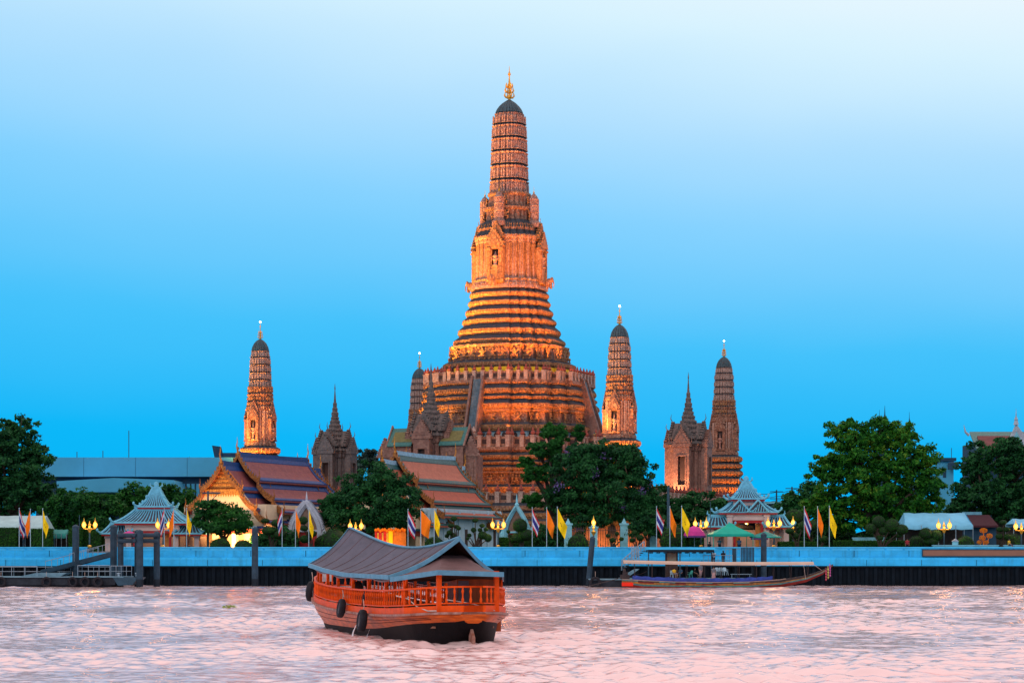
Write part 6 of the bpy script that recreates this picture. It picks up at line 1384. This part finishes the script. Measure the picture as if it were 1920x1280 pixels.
# ---------------------------------------------------------------- right-hand landing
def right_landing():
    Y = 278.5; zd = 1.05; xa, xb = XP(1168,Y), XP(1412,Y)
    T = thing('ferry_landing', 'covered ferry landing with flat dark roof, kiosk board and steel stairs', 'landing stage', (0, Y, 0))
    mb = MB(); mb.box(xa, xb, 0, 7.5, -.5, zd-.15); mb.build('float', M['pont_hull'], T)
    mb = MB(); mb.box(xa-.2, xb+.2, -.15, 7.6, zd-.15, zd); mb.build('deck', M['deck_bl'], T)
    zr = ZP(1030, Y+3); x0, x1 = XP(1212,Y+3), XP(1338,Y+3)
    mb = MB(); mb.box(x0, x1, .8, 6.5, zr, zr+.22); mb.build('roof', M['wallcap'], T)
    mb = MB(); mb.box(x0+.1, x1-.1, .9, 6.4, zr-.30, zr-.02)
    for i in range(9): x = x0+.6+i*(x1-x0-1.2)/8; mb.box(x-.06, x+.06, .95, 6.3, zr-.45, zr-.3)
    mb.build('roof_underside', M['pile_wet'], T)
    for px in (1216, 1275, 1334):
        for y in (1.2, 6.0): mb = MB(); mb.box(XP(px,Y+y)-.07, XP(px,Y+y)+.07, y-.07, y+.07, zd, zr-.3); mb.build('roof_post', M['steel_bl'], T)
    b = MB(); b.box(XP(1248,Y+2), XP(1271,Y+2), 2.0, 2.9, zd, zr-.3); k = b.build('kiosk', M['dark_wood'], T)
    b = MB(); b.box(XP(1251,Y+2), XP(1268,Y+2), 1.94, 2.0, ZP(1056,Y+2), ZP(1036,Y+2)); b.build('poster', pm('faded_poster', (.14,.16,.13), .7, .6, 3, hue=(.22,.12,.07)), k)
    # upper boarding stage
    zs = ZP(1058, Y+5); mb = MB(); mb.box(XP(1318,Y+5), XP(1414,Y+5), 3.8, 8.5, zs-.2, zs); mb.build('boarding_stage', M['pile_bl'], T)
    for px in (1322, 1350, 1380, 1411): mb = MB(); mb.box(XP(px,Y+4)-.12, XP(px,Y+4)+.12, 4.0, 4.25, zd, zs-.2); mb.build('stage_leg', M['pile_wet'], T)
    mb = MB()
    for i in range(9): x = XP(1388,Y+5)+i*.18; mb.box(x, x+.14, 3.85, 3.92, zs, zs+2.1)
    mb.build('slat_screen', M['pile_bl'], T, kind='stuff')
    mb = MB(); mb.box(XP(1375,Y+5)-.2, XP(1375,Y+5)+.25, 4.0, 4.4, zs, zs+2.0); mb.build('stage_post', M['pile_bl'], T)
    railing(T, [(XP(1318,Y+5),3.9,zs),(XP(1372,Y+5),3.9,zs)], 1.15, 6, M['rail_st'], r=.03); railing(T, [(XP(1360,Y+5),4.6,zs),(XP(1388,Y+5),4.6,zs)], 1.9, 4, M['rail_st'], r=.03)
    # stairs to the promenade
    a = Vector((XP(1166,Y+5), 4.6, zd+.9)); c = Vector((XP(1208,Y+6), 5.6, GZ+.1)); n = 11
    S_ = MB()
    for i in range(n): p = a.lerp(c, i/n); q = a.lerp(c, (i+1)/n); S_.box(p.x, q.x+.1, p.y-.1, p.y+1.6, q.z-.10, q.z)
    S_.build('stair_flight', M['steel_bl'], T)
    railing(T, [a, c], 1.2, 7, M['rail_st'], r=.035); railing(T, [a+Vector((0,1.6,0)), c+Vector((0,1.6,0))], 1.2, 7, M['rail_st'], r=.035)
    for i in range(4): mb = MB(); x = XP(1184+i*4.2,Y+5); mb.ext([(x,4.2,GZ-1.6),(x+.16,4.2,GZ-1.6),(x+.05,4.2,GZ+.7),(x-.1,4.2,GZ+.7)], (0,.12,0)); mb.build('mooring_fin', M['rail_st'], T)
    mb = MB(); mb.ext([(XP(1165,Y),1.0,zd+.1),(XP(1192,Y),1.0,zd+1.1),(XP(1200,Y),1.0,zd+1.1),(XP(1178,Y),1.0,zd+.1)], (0,1.6,0)); mb.build('ramp', M['deck_bl'], T)
    mb = MB(); mb.box(XP(1372,Y)-.0, XP(1412,Y), 1.4, 1.9, zd+.42, zd+.5); mb.box(XP(1374,Y), XP(1375,Y), 1.5, 1.8, zd, zd+.42); mb.box(XP(1408,Y), XP(1409,Y), 1.5, 1.8, zd, zd+.42); o = mb.build('bench', M['rail_st'])
    o.parent = T
    # low working float with tyre
    W = thing('work_float', 'low dark work float with a heavy tyre beside the long-tail stern', 'float', (0, 275.5, 0)); mb = MB(); mb.box(XP(1108,275.5), XP(1168,275.5), 0, 5, -.5, .85); mb.build('float', M['pont_hull'], W); mb = MB(); mb.box(XP(1106,275.5), XP(1170,275.5), -.1, 5.1, .85, .98); mb.build('deck', M['deck_bl'], W)
    tyre(W, (XP(1116,275.5), -.4, .55), .7, 0, 0)
right_landing()
def chair(px, Y, z, rz, mat, label):
    T = thing('plastic_chair', label, 'chair', (XP(px,Y), Y, z), rz, 'plastic chairs on the landing')
    mb = MB(); mb.box(-.24,.24,-.24,.22,.42,.46); mb.build('seat', mat, T)
    for sx_ in (-1,1):
        for sy_ in (-1,1): mb = MB(); mb.tube([(sx_*.26,sy_*.25,0),(sx_*.21,sy_*.20,.43)], [.035,.03], 5); mb.build('leg', mat, T)
        mb = MB(); mb.tube([(sx_*.23,.2,.44),(sx_*.24,.26,.64),(sx_*.24,-.18,.66),(sx_*.23,-.2,.44)], .025, 5); mb.build('armrest', mat, T)
    mb = MB(); mb.loft([[(x,.20+.10*t,.46+.44*t),(x*.98,.23+.10*t,.46+.44*t)] for t in (0,1) for x in (-.23,.23)][:2] if False else [[(-.23,.20,.5),(.23,.20,.5),(.23,.23,.5),(-.23,.23,.5)],[(-.25,.30,.80),(.25,.30,.80),(.25,.33,.80),(-.25,.33,.80)],[(-.15,.33,.92),(.15,.33,.92),(.15,.36,.92),(-.15,.36,.92)]]); mb.build('backrest', mat, T)
M['pl_white'] = pm('white_plastic', (.38,.52,.60), .4, .1); M['pl_green'] = pm('green_plastic', (.05,.30,.26), .4, .1)
Yl = 279.3; zl = 1.05
chair(1262, Yl, zl, R(35), M['pl_white'], 'white plastic chair occupied by the person in yellow'); chair(1293, Yl, zl, R(-60), M['pl_green'], 'empty green plastic chair on the ferry landing')
for i, px in enumerate((1346, 1353, 1360)): chair(px, Yl+1.2, zl+.35, R(20), M['pl_white'], 'white plastic seat in the row beside the woman in the pink skirt')
person(1264, Yl-.05, zl+.02, R(35), 'sit', C_['yellow'], C_['grey'], 'person in yellow shirt seated on a white chair under the landing roof')
person(1276, Yl+1.2, zl, R(-40), 'sit', C_['blue'], C_['navy'], 'person in dark blue seated by the kiosk under the landing roof')
person(1303, Yl+1, zl, R(70), 'sit', C_['black'], C_['black'], 'person in black seated beside the empty green chair')
person(1314, Yl+.4, zl, R(20), 'walk', C_['grey'], C_['pink'], 'person in pale trousers stepping along the landing deck')
person(1338, 276.6, .75, R(10), 'stand', C_['grey'], C_['pink'], 'woman in long pink skirt standing beside the white seats', skirt=True)
ys_ = 283.5; zs_ = ZP(1058, 283.5)
person(1338, ys_, zs_, R(200), 'hold', C_['white'], C_['navy'], 'person in white and black striped shirt on the boarding stage', stripes=C_['black'])
person(1356, ys_, zs_, R(190), 'hold', C_['black'], C_['black'], 'person dressed all in black on the boarding stage')
person(1349, 294, GZ+.06, R(20), 'hold', C_['teal'], C_['black'], 'person in teal under the green canopy')
person(1330, 293.5, GZ+.06, R(-30), 'sit', C_['black'], C_['navy'], 'person in black seated at the edge of the green canopy')
person(1386, 294, GZ+.06, R(180), 'stand', C_['blue'], C_['navy'], 'person in blue shirt at the canopy corner')
person(1892, 293, GZ+.45, R(60), 'sit', C_['yellow'], C_['navy'], 'person in yellow seated on the river wall near the brown banner')
person(1701, 297, GZ+.06, R(0), 'stand', C_['red'], C_['black'], 'person in red behind the wall below the clipped trees', h=1.5)

# ---------------------------------------------------------------- canopies, parasols, tents
M['can_green'] = pm('green_canopy', (.008,.36,.26), .6, .15, 1, .1); M['can_teal'] = pm('teal_parasol', (.02,.22,.20), .6, .25, 1.5); M['pink'] = pm('pink_parasol', (.55,.04,.26), .6, .2, 1.5); M['pink2'] = pm('violet_parasol', (.12,.05,.20), .6, .3, 1.5)
M['tent'] = pm('cyan_lit_tent', (.16,.47,.68), .6, .18, .6, .3, 2); M['tent_w'] = pm('white_green_tent', (.34,.50,.52), .6, .2, .7, .4, 2)  # white tent cloth with the cyan dusk light put into its colour
def canopy(px, Y, wpx, ytop, yeave, label):
    w = S(wpx, Y)/2; ze = ZP(yeave, Y)-GZ; zt = ZP(ytop, Y)-GZ; T = thing('canopy_tent', label, 'canopy', (XP(px,Y), Y, GZ), R(6))
    rg = [[(-w*k,-w*.8*k,z),(w*k,-w*.8*k,z),(w*k,w*.8*k,z),(-w*k,w*.8*k,z)] for k, z in ((1,ze-.3),(1.01,ze),(.6,ze+(zt-ze)*.36),(.3,ze+(zt-ze)*.66),(.06,zt))]
    mb = MB(); mb.loft(rg, False, True); mb.build('canopy_cloth', M['can_green'], T)
    for sx_ in (-1,1):
        for sy_ in (-1,1): mb = MB(); mb.tube([(sx_*w*.97,sy_*w*.77,0),(sx_*w*.97,sy_*w*.77,ze)], .05, 6); mb.build('pole', M['can_green'], T)
canopy(1369, 295, 77, 980, 1001, 'peaked green canopy on four poles above the boarding stage')
def parasol(px, Y, wpx, ytop, yrim, label, m1, m2, flat=False):
    r = S(wpx, Y)/2; zt = ZP(ytop, Y)-GZ; zr = ZP(yrim, Y)-GZ; T = thing('parasol', label, 'parasol', (XP(px,Y), Y, GZ), .2, 'parasols at the landings'); n = 16; mb = MB()
    prof = ((1,zr-.22),(1.0,zr),(.82,zr+(zt-zr)*.42),(.5,zr+(zt-zr)*.78),(.06,zt)) if not flat else ((1,zr-.12),(1,zr),(.6,zr+(zt-zr)*.45),(.06,zt))
    mb.loft([[(r*k*math.cos(2*PI*j/n)*(1 if j % 2 == 0 else .965), r*k*math.sin(2*PI*j/n)*(1 if j % 2 == 0 else .965), z) for j in range(n)] for k, z in prof], False, True)
    mb.m = [(1 if (f % n)//2 % 2 and not flat and f//n > 0 else (1 if f//n == 0 else 0)) for f in range(len(mb.f)-1)]+[0]
    if not flat: mb.m = [(1 if f//n <= 0 else 0) for f in range(len(mb.f)-1)]+[0]
    mb.build('parasol_cloth', [m1, m2], T)
    mb = MB(); mb.tube([(0,0,0),(0,0,zt+.15)], .04, 6); mb.build('pole', M['rail_st'], T); mb = MB()
    for j in range(8): a = 2*PI*j/8; mb.tube([(0,0,zt-.5),(r*.95*math.cos(a),r*.95*math.sin(a),zr-.02)], .015, 4)
    mb.build('ribs', M['rail_st'], T, kind='stuff')
    mb = MB(); mb.lathe([(.35,0),(.35,.12),(.08,.2)], 10); mb.build('base', M['pave'], T)
parasol(1302, 297, 44, 985, 1004, 'round pink parasol with violet rim beside the landing canopy', M['pink'], M['pink2']); parasol(1435, 295, 62, 996, 1006, 'wide flat teal parasol behind the right mooring pile', M['can_teal'], M['can_green'], True)
parasol(1424, 299, 34, 1002, 1008, 'small pink parasol half hidden under the teal parasol', M['pink'], M['pink2']); parasol(242, 296, 30, 995, 1004, 'small pink parasol behind the pile frame', M['pink'], M['pink2'])
parasol(47, 299, 26, 996, 1004, 'blue parasol beside the hedge near the white tent', C_['blue'], C_['navy'])
def tent(px0, px1, Y, yridge, yeave, label, mat, depth=7, ins=.14):
    x0, x1 = XP(px0,Y), XP(px1,Y); w = x1-x0; zr = ZP(yridge,Y)-GZ; ze = ZP(yeave,Y)-GZ; T = thing('marquee_tent', label, 'tent', ((x0+x1)/2, Y, GZ), 0, 'marquee tents behind the promenade'); h = w/2
    n = 12; mb = MB(); F_ = []; B_ = []
    for i in range(n+1): t = -1+2*i/n; sg = .12*math.sin(i*1.9)-.10*abs(math.sin(i*PI/3)); F_.append((t*h, -depth/2, ze+.05*math.sin(i*2.3))); B_.append((t*h*(1-ins), 0, zr+sg*.5))
    rg = [[(x,y,z-.55) for x,y,z in F_], F_, [((a[0]+b[0])/2,(a[1]+b[1])/2,(a[2]+b[2])/2-.18) for a, b in zip(F_, B_)], B_, [((a[0]+b[0])/2,-(a[1]+b[1])/2,(a[2]+b[2])/2-.18) for a, b in zip(F_, B_)], [(x,-y,z) for x,y,z in F_], [(x,-y,z-.5) for x,y,z in F_]]
    mb.loft(rg, False, False, closed=False); o = mb.build('tent_roof', mat, T, True)
    for s in (-1,1): mb = MB(); mb.add([(s*h,-depth/2,ze),(s*h,depth/2,ze),(s*h*(1-ins),0,zr)], [(0,1,2)]); mb.add([(s*h*.99,-depth/2,ze-.02),(s*h*.99,depth/2,ze-.02),(s*h*(1-ins)*.99,0,zr-.03)], [(0,2,1)]); mb.build('tent_end', mat, o)
    for i in range(0, n+1, 3):
        for y in (-depth/2, depth/2): t = -1+2*i/n; mb = MB(); mb.tube([(t*h,y,0),(t*h,y,ze)], .05, 6); mb.build('tent_pole', M['rail_st'], T)
    mb = MB(); mb.box(-h*.95, h*.95, depth/2-.1, depth/2, 0, ze-.4); mb.build('back_cloth', M['lt_dark'], T)
tent(-60, 92, 303, 966, 990, 'long white-green marquee tent behind the square hedges', M['tent_w'], 7, .05); tent(1688, 1816, 308, 961, 985, 'white marquee tent tinted by cyan dusk light beneath the tallest bright tree', M['tent'], 6, .10); tent(1893, 1990, 306, 972, 982, 'low pale tent behind the tall tiered clipped tree', M['tent'], 5, .1)
tent(92, 130, 305, 992, 1001, 'small dark green awning tent beside the twin lamp', M['can_teal'], 4, .1)

# ---------------------------------------------------------------- shrine, flowers
M['shrine_or'] = pm('orange_drapery', (.80,.20,.02), .7, .3, 2, .5); M['shrine_red'] = pm('red_drapery', (.60,.03,.02), .7, .3, 2, .5); M['marigold'] = leafmat('marigold', (.62,.16,.01), (.85,.34,.01))
Ys = 297.0; T = thing('festive_shrine', 'orange and red draped festive shrine glowing behind the barge roof', 'shrine', (XP(732,Ys), Ys, GZ)); w = S(29,Ys); zt = ZP(994,Ys)-GZ
mb = MB(); mb.box(-w, -w*.12, 0, .4, 0, zt-.1); mb.build('red_drape', M['shrine_red'], T); mb = MB(); mb.box(-w*.12, w*.15, -.15, .4, 0, zt+.05); mb.build('yellow_drape', M['fl_yellow'], T); mb = MB(); mb.box(w*.15, w, 0, .4, 0, zt); mb.build('orange_drape', M['shrine_or'], T)
mb = MB()
for i in range(14): x = -w+(i+.5)*2*w/14; mb.ball((x,-.1,zt+.05+.1*math.sin(i*2.2)), (.2,.2,.22), 6, 4)
mb.build('garland_swag', M['fl_orange'], T, kind='stuff')
for i in range(3): mb = MB(); x = -w*.8+i*w*.3; mb.box(x-.1, x+.1, -.12, 0, .2, zt-.3); mb.build('gilt_panel', M['gold'], T)
mb = MB(); mb.box(-w*1.1, w*1.1, -.5, .6, 0, .3); mb.build('plinth', M['shrine_or'], T)
flood((XP(722,294.8), 294.8, GZ+.5), (XP(732,Ys), Ys, GZ+1.6), 260, 'low floodlight on the lawn before the draped shrine', (1,.5,.15), 120, .2); 
T = thing('flower_display', 'bright orange pom-pom flower display above the brown wall banner', 'flowers', (XP(1846,296), 296, GZ)); mb = MB(); bx = XP(1846,296)
pads = ((1844,994,7,4.5),(1855,1004,6,4.5),(1842,1008,6,4.5),(1836,1016,4.5,3.5),(1849,1016,5,3.5))
MG = leaves_mesh('flower_head', (lambda d: d/np.linalg.norm(d, axis=1)[:, None])(np.random.default_rng(3).normal(0,1,(500,3))), (lambda d: d)(np.random.default_rng(3).normal(0,1,(500,3))), .14, M['marigold'], 77)
for lx, ly, rx, ry in pads:
    p = P(lx, ly, 296); o = inst(MG, 'flower_head', T, (p.x-bx, 0, p.z-GZ), 0, (S(rx,296), S(rx,296), S(ry,296))); mb.tube([(0,0,0),((p.x-bx)*.5,0,(p.z-GZ)*.5),(p.x-bx,0,p.z-GZ)], .05, 6)
mb.build('stalks', M['shrine_or'], T); mb = MB(); mb.lathe([(.6,0),(.7,.3),(.5,.35)], 10); mb.build('pot', M['shrine_or'], T)
# white planters and low kerbs on the promenade
for px0, px1, y0, l in ((1750,1872,1021,'long low pale blue bench wall above the brown banner'),(1600,1660,1007,'pale low garden wall behind the long hedge'),(600,622,1000,'small pale planter behind the yellow flag'),(1884,1930,1021,'short pale bench wall beside the seated person in yellow')):
    Yk = 295.5 if y0 > 1010 else 303; mb = MB(); x0, x1 = XP(px0,Yk), XP(px1,Yk); z = ZP(y0,Yk)
    mb.box(x0, x1, Yk, Yk+.7, GZ-.05, z-.12); mb.box(x0-.08, x1+.08, Yk-.08, Yk+.78, z-.12, z); tag(mb.build('garden_bench_wall', M['gate_blue']), l, 'bench wall')
T = thing('garden_statue', 'small pale blue house-shaped ornament on the bench wall', 'ornament', (XP(1791,296), 296, ZP(1021,295.5))); mb = MB(); mb.box(-.35,.35,-.25,.25,0,.45); mb.build('body', M['gate_blue'], T); mb = MB(); mb.ext([(-.45,-.3,.45),(.45,-.3,.45),(0,-.3,.8)], (0,.6,0)); mb.build('roof', M['gate_white'], T)

# ---------------------------------------------------------------- utility poles, masts
def util_pole(px, Y, ytop, label, arm=True, r=.14, wires=None):
    z = ZP(ytop,Y)-GZ; T = thing('utility_pole', label, 'pole', (XP(px,Y), Y, GZ), 0, 'utility poles'); mb = MB(); mb.tube([(0,0,-.1),(0,0,z)], [r*1.2,r*.85], 8); mb.build('pole', M['steel_bl'], T)
    if arm:
        mb = MB(); mb.box(-.7, 1.6, -.08, .08, z-.35, z-.15); mb.tube([(1.3,0,z-.3),(.1,0,z-1.6)], .05, 5); mb.build('crossarm', M['steel_bl'], T); mb = MB(); mb.box(.1,.6,-.25,.25,z-2.7,z-1.9); mb.build('transformer_box', M['fixture'], T)
    return T
util_pole(390, 300, 920, 'blue-grey utility pole with crossarm before the lit temple gable'); util_pole(1253, 300, 912, 'plain blue-grey pole rising behind the orange flag', False, .18); util_pole(1332, 300, 940, 'thin lamp standard with small square head by the pink parasol', False, .05); util_pole(149, 300, 965, 'thin dark pole beside the round mooring pile', False, .06)
for px, yt, l in ((1456, 918, 'distant power pole before the far low white roof'), (1485, 912, 'distant power pole next to the dark tree')):
    T = util_pole(px, 430, yt, l, False, .16); z = ZP(yt,430)-GZ; mb = MB()
    for k in range(3): mb.box(-1.2, 1.2, -.06, .06, z-.4-k*1.3, z-.25-k*1.3)
    mb.build('crossarm', M['steel_bl'], T)
mb = MB()
for k in range(4):
    pts = [P(x, y+k*8, 430) for x, y in ((1415,925),(1436,926),(1456,922),(1470,922),(1485,918),(1530,908))]; mb.tube(pts, .05, 4)
tag(mb.build('power_lines', M['steel_bl']), 'thin power lines strung between the distant poles', 'cables')

# ---------------------------------------------------------------- background buildings
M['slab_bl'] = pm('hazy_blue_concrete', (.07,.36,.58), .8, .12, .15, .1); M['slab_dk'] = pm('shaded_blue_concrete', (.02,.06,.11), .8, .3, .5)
Yb = 385.0
T = thing('office_block', 'long flat-topped hazy blue building behind the left trees', 'building', (0, Yb, GZ)); z = lambda y: ZP(y,Yb)-GZ
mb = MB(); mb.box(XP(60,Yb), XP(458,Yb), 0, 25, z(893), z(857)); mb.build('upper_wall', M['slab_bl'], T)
for i in range(1, 4): mb = MB(); x = XP(60+i*97,Yb); mb.box(x-.02, x+.02, -.03, 0, z(892.5), z(857.5)); mb.build('panel_joint', M['slab_dk'], T)
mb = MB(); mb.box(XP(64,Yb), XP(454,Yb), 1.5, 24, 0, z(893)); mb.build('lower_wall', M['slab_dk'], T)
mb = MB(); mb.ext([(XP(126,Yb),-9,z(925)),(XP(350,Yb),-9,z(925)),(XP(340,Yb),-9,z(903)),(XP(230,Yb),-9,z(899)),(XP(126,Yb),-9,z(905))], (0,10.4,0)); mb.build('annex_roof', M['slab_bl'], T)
for i in range(5): mb = MB(); x = XP(330+i*9,Yb); mb.box(x, x+.5, 1.38, 1.5, z(945), z(906)); mb.build('window', M['slab_bl'], T)
mb = MB(); mb.ext([(XP(393,Yb),3,z(833)),(XP(408,Yb),3,z(835)),(XP(413,Yb),3,z(857)),(XP(398,Yb),3,z(857))], (0,2,0)); mb.box(XP(413,Yb), XP(440,Yb), 3, 6, z(857), z(847)); mb.build('roof_plant', M['slab_dk'], T)
for px, yt in ((138, 845), (187, 843), (236, 805)): mb = MB(); x = XP(px,Yb); mb.tube([(x,3,z(857)),(x,3,z(yt))], .07, 5); mb.build('mast', M['steel_bl'], T)
Yb = 430.0
T = thing('white_gabled_temple', 'temple with green-edged red roof and pale gable beyond the dark right tree', 'building', (0, Yb, GZ)); mb = MB(); mb.box(XP(1836,Yb), XP(1960,Yb), 2, 16, 0, z(838)+1); mb.build('wall', M['slab_dk'], T)
mb = MB(); mb.ext([(XP(1828,Yb),-1,z(845)),(XP(1834,Yb),8,z(808)),(XP(1960,Yb),8,z(808)),(XP(1960,Yb),-1,z(845))], (0,.1,.35)); mb.build('roof_slope', M['roof_green'], T); mb = MB(); mb.ext([(XP(1838,Yb),-1.1,z(843)),(XP(1842,Yb),5,z(818)),(XP(1960,Yb),5,z(818)),(XP(1960,Yb),-1.1,z(843))], (0,-.1,.38)); mb.build('roof_tiles', pm('old_red_tile', (.16,.05,.05), .7, .3, 1), T)
mb = MB(); mb.ext([(XP(1880,Yb),-3,z(838)),(XP(1930,Yb),-3,z(838)),(XP(1899,Yb),-3,z(796))], (0,.6,0)); g = mb.build('gable', M['gate_white'], T)
mb = MB(); mb.ext([(XP(1889,Yb),-3.15,z(834)),(XP(1912,Yb),-3.15,z(834)),(XP(1899,Yb),-3.15,z(810))], (0,.15,0)); mb.build('gable_panel', M['gate_blue'], g); mb = MB(); mb.lathe([(.5,0),(.3,.8),(.35,1.0),(.1,1.6),(.02,3.0)], 8, (XP(1899,Yb),-2.8,z(798))); mb.build('pinnacle', M['gate_white'], g)
mb = MB(); mb.tube([(XP(1831,Yb),7,z(812)),(XP(1824,Yb),7,z(806)),(XP(1821,Yb),7,z(792))], [.3,.2,.04], 6); mb.build('chofa', M['gate_white'], T)
T = thing('water_tower_house', 'narrow blue building with dark flat roof between the right-hand trees', 'building', (0, 410, GZ)); z = lambda y: ZP(y,410)-GZ
mb = MB(); mb.box(XP(1764,410), XP(1788,410), 0, 6, 0, z(864)); mb.build('wall', M['slab_bl'], T); mb = MB(); mb.box(XP(1760,410), XP(1792,410), -.6, 6.6, z(864), z(858)); mb.build('roof', M['slab_dk'], T); mb = MB(); mb.lathe([(.9,z(880)),(.9,z(868)),(.3,z(866))], 10, (XP(1784,410),-1.2,0)); mb.build('tank', M['slab_dk'], T); mb = MB(); mb.box(XP(1768,410), XP(1774,410), -.05, 0, z(895), z(880)); mb.build('window', M['slab_dk'], T)
mb = MB(); mb.tube([(XP(1790,410),3,z(858)),(XP(1790,410),3,z(838))], .06, 5); mb.build('mast', M['steel_bl'], T)
for px, yt, l in ((1659, 760, 'tallest thin dark spire peeping above the bright green tree'), (1705, 772, 'slim spire tip right above the bright tree crown'), (1649, 768, 'needle-thin spire tip beside the tallest dark spire')):
    zt = ZP(yt,420)-GZ; zb = ZP(800,420)-GZ; T = thing('distant_spire', l, 'spire', (XP(px,420), 420, GZ), 0, 'distant temple spires'); mb = MB(); k = 1 if px == 1659 else .5; mb.lathe([(2.6,0),(2.3,zb*.35),(1.5,zb*.5),(.9,zb*.55),(.8*k,zb*.75),(.5*k,zb),(.3*k,zb+(zt-zb)*.3),(.1*k,zb+(zt-zb)*.6),(.02,zt)], 8); mb.build('spire', M['slab_dk'], T)
    mb = MB(); mb.box(-2.2,2.2,-2.2,2.2,0,zb*.5); mb.build('plinth', M['slab_dk'], T)
T = thing('low_shed', 'far low white-roofed shed right of the blue-lit tiled pavilion', 'building', (0, 400, GZ)); mb = MB(); mb.box(XP(1422,400), XP(1495,400), 0, 12, 0, ZP(944,400)-GZ); mb.build('wall', M['slab_dk'], T); mb = MB(); mb.box(XP(1418,400), XP(1497,400), -.5, 12.5, ZP(944,400)-GZ, ZP(940,400)-GZ); mb.build('roof', M['gate_blue'], T)
T = thing('market_hall', 'low dark reddish roofed hall behind the blue-lit tent', 'building', (0, 322, GZ)); mb = MB(); mb.box(XP(1790,322), XP(1868,322), 0, 8, 0, ZP(985,322)-GZ); mb.build('wall', M['slab_dk'], T); mb = MB(); mb.ext([(XP(1786,322),-.8,ZP(988,322)-GZ),(XP(1870,322),-.8,ZP(988,322)-GZ),(XP(1866,322),4,ZP(967,322)-GZ),(XP(1792,322),4,ZP(967,322)-GZ)], (0,.1,.25)); mb.build('roof', pm('dark_maroon_tile', (.05,.012,.02), .7, .3, 2), T); mb = MB(); mb.box(XP(1815,322), XP(1852,322), 4.1, 4.3, ZP(967,322)-GZ, ZP(958,322)-GZ); mb.build('roof_rail', M['gate_blue'], T)
# dense shrubbery that closes the view under the trees
def shrubbery(px0, px1, py, Y, label, mat, seed):
    r = np.random.default_rng(seed); x0, x1 = XP(px0,Y), XP(px1,Y); w = x1-x0; z = ZP(py,Y)-GZ; T = thing('shrub_belt', label, 'shrubs', ((x0+x1)/2, Y, GZ), 0, 'dark shrub belts under the trees'); n = int(w*z*75)
    xx = r.uniform(-w/2, w/2, n); top = z*(.78+.16*np.sin(xx*.9+seed)+.08*np.sin(xx*2.3)); zz = r.uniform(0, 1, n)**.8*top; yy = r.uniform(-1.6, 1.6, n)*(1-.4*zz/z); c = np.stack([xx, yy, zz], 1)+r.normal(0, .12, (n, 3)); nn = np.stack([r.normal(0,.3,n), -np.ones(n), np.full(n,.7)], 1)
    link(leaves_mesh('foliage', c, nn, .24, mat, seed), 'foliage', T)
    mb = MB(); k = 14; F0 = [(-w/2+w*i/k, -.6, 0) for i in range(k+1)]; rg = [[(x,-.7,0),(x,-.5,z*.62+.3*math.sin(i*2.1)),(x,.5,z*.62+.3*math.sin(i*2.1)),(x,.7,0)] for i, (x,_,_) in enumerate(F0)]; mb.loft(rg); mb.build('thicket', CORE.materials[0], T)
for i, (a, b, y, Y, l) in enumerate(((-40,205,962,336,'dark shrub belt behind the white tent and hedges'),(195,395,962,340,'dark shrub belt behind the left pavilion'),(470,560,985,302,'dark shrubs between the lit gable and the white arched gate'),(590,705,985,309,'dark shrubs beneath the dense rounded tree'),(985,1095,982,310,'dark shrubs right of the pale blue gate'),(1190,1350,968,322,'dark shrub belt behind the pink parasol'),(1440,1560,962,330,'dark shrub belt right of the landing pavilion'),(1540,1700,975,326,'dark shrub belt beneath the tallest bright tree'),(1690,1960,968,345,'dark shrub belt behind the blue-lit tent'))): shrubbery(a, b, y, Y, l, M['lf_dark'], 300+i)
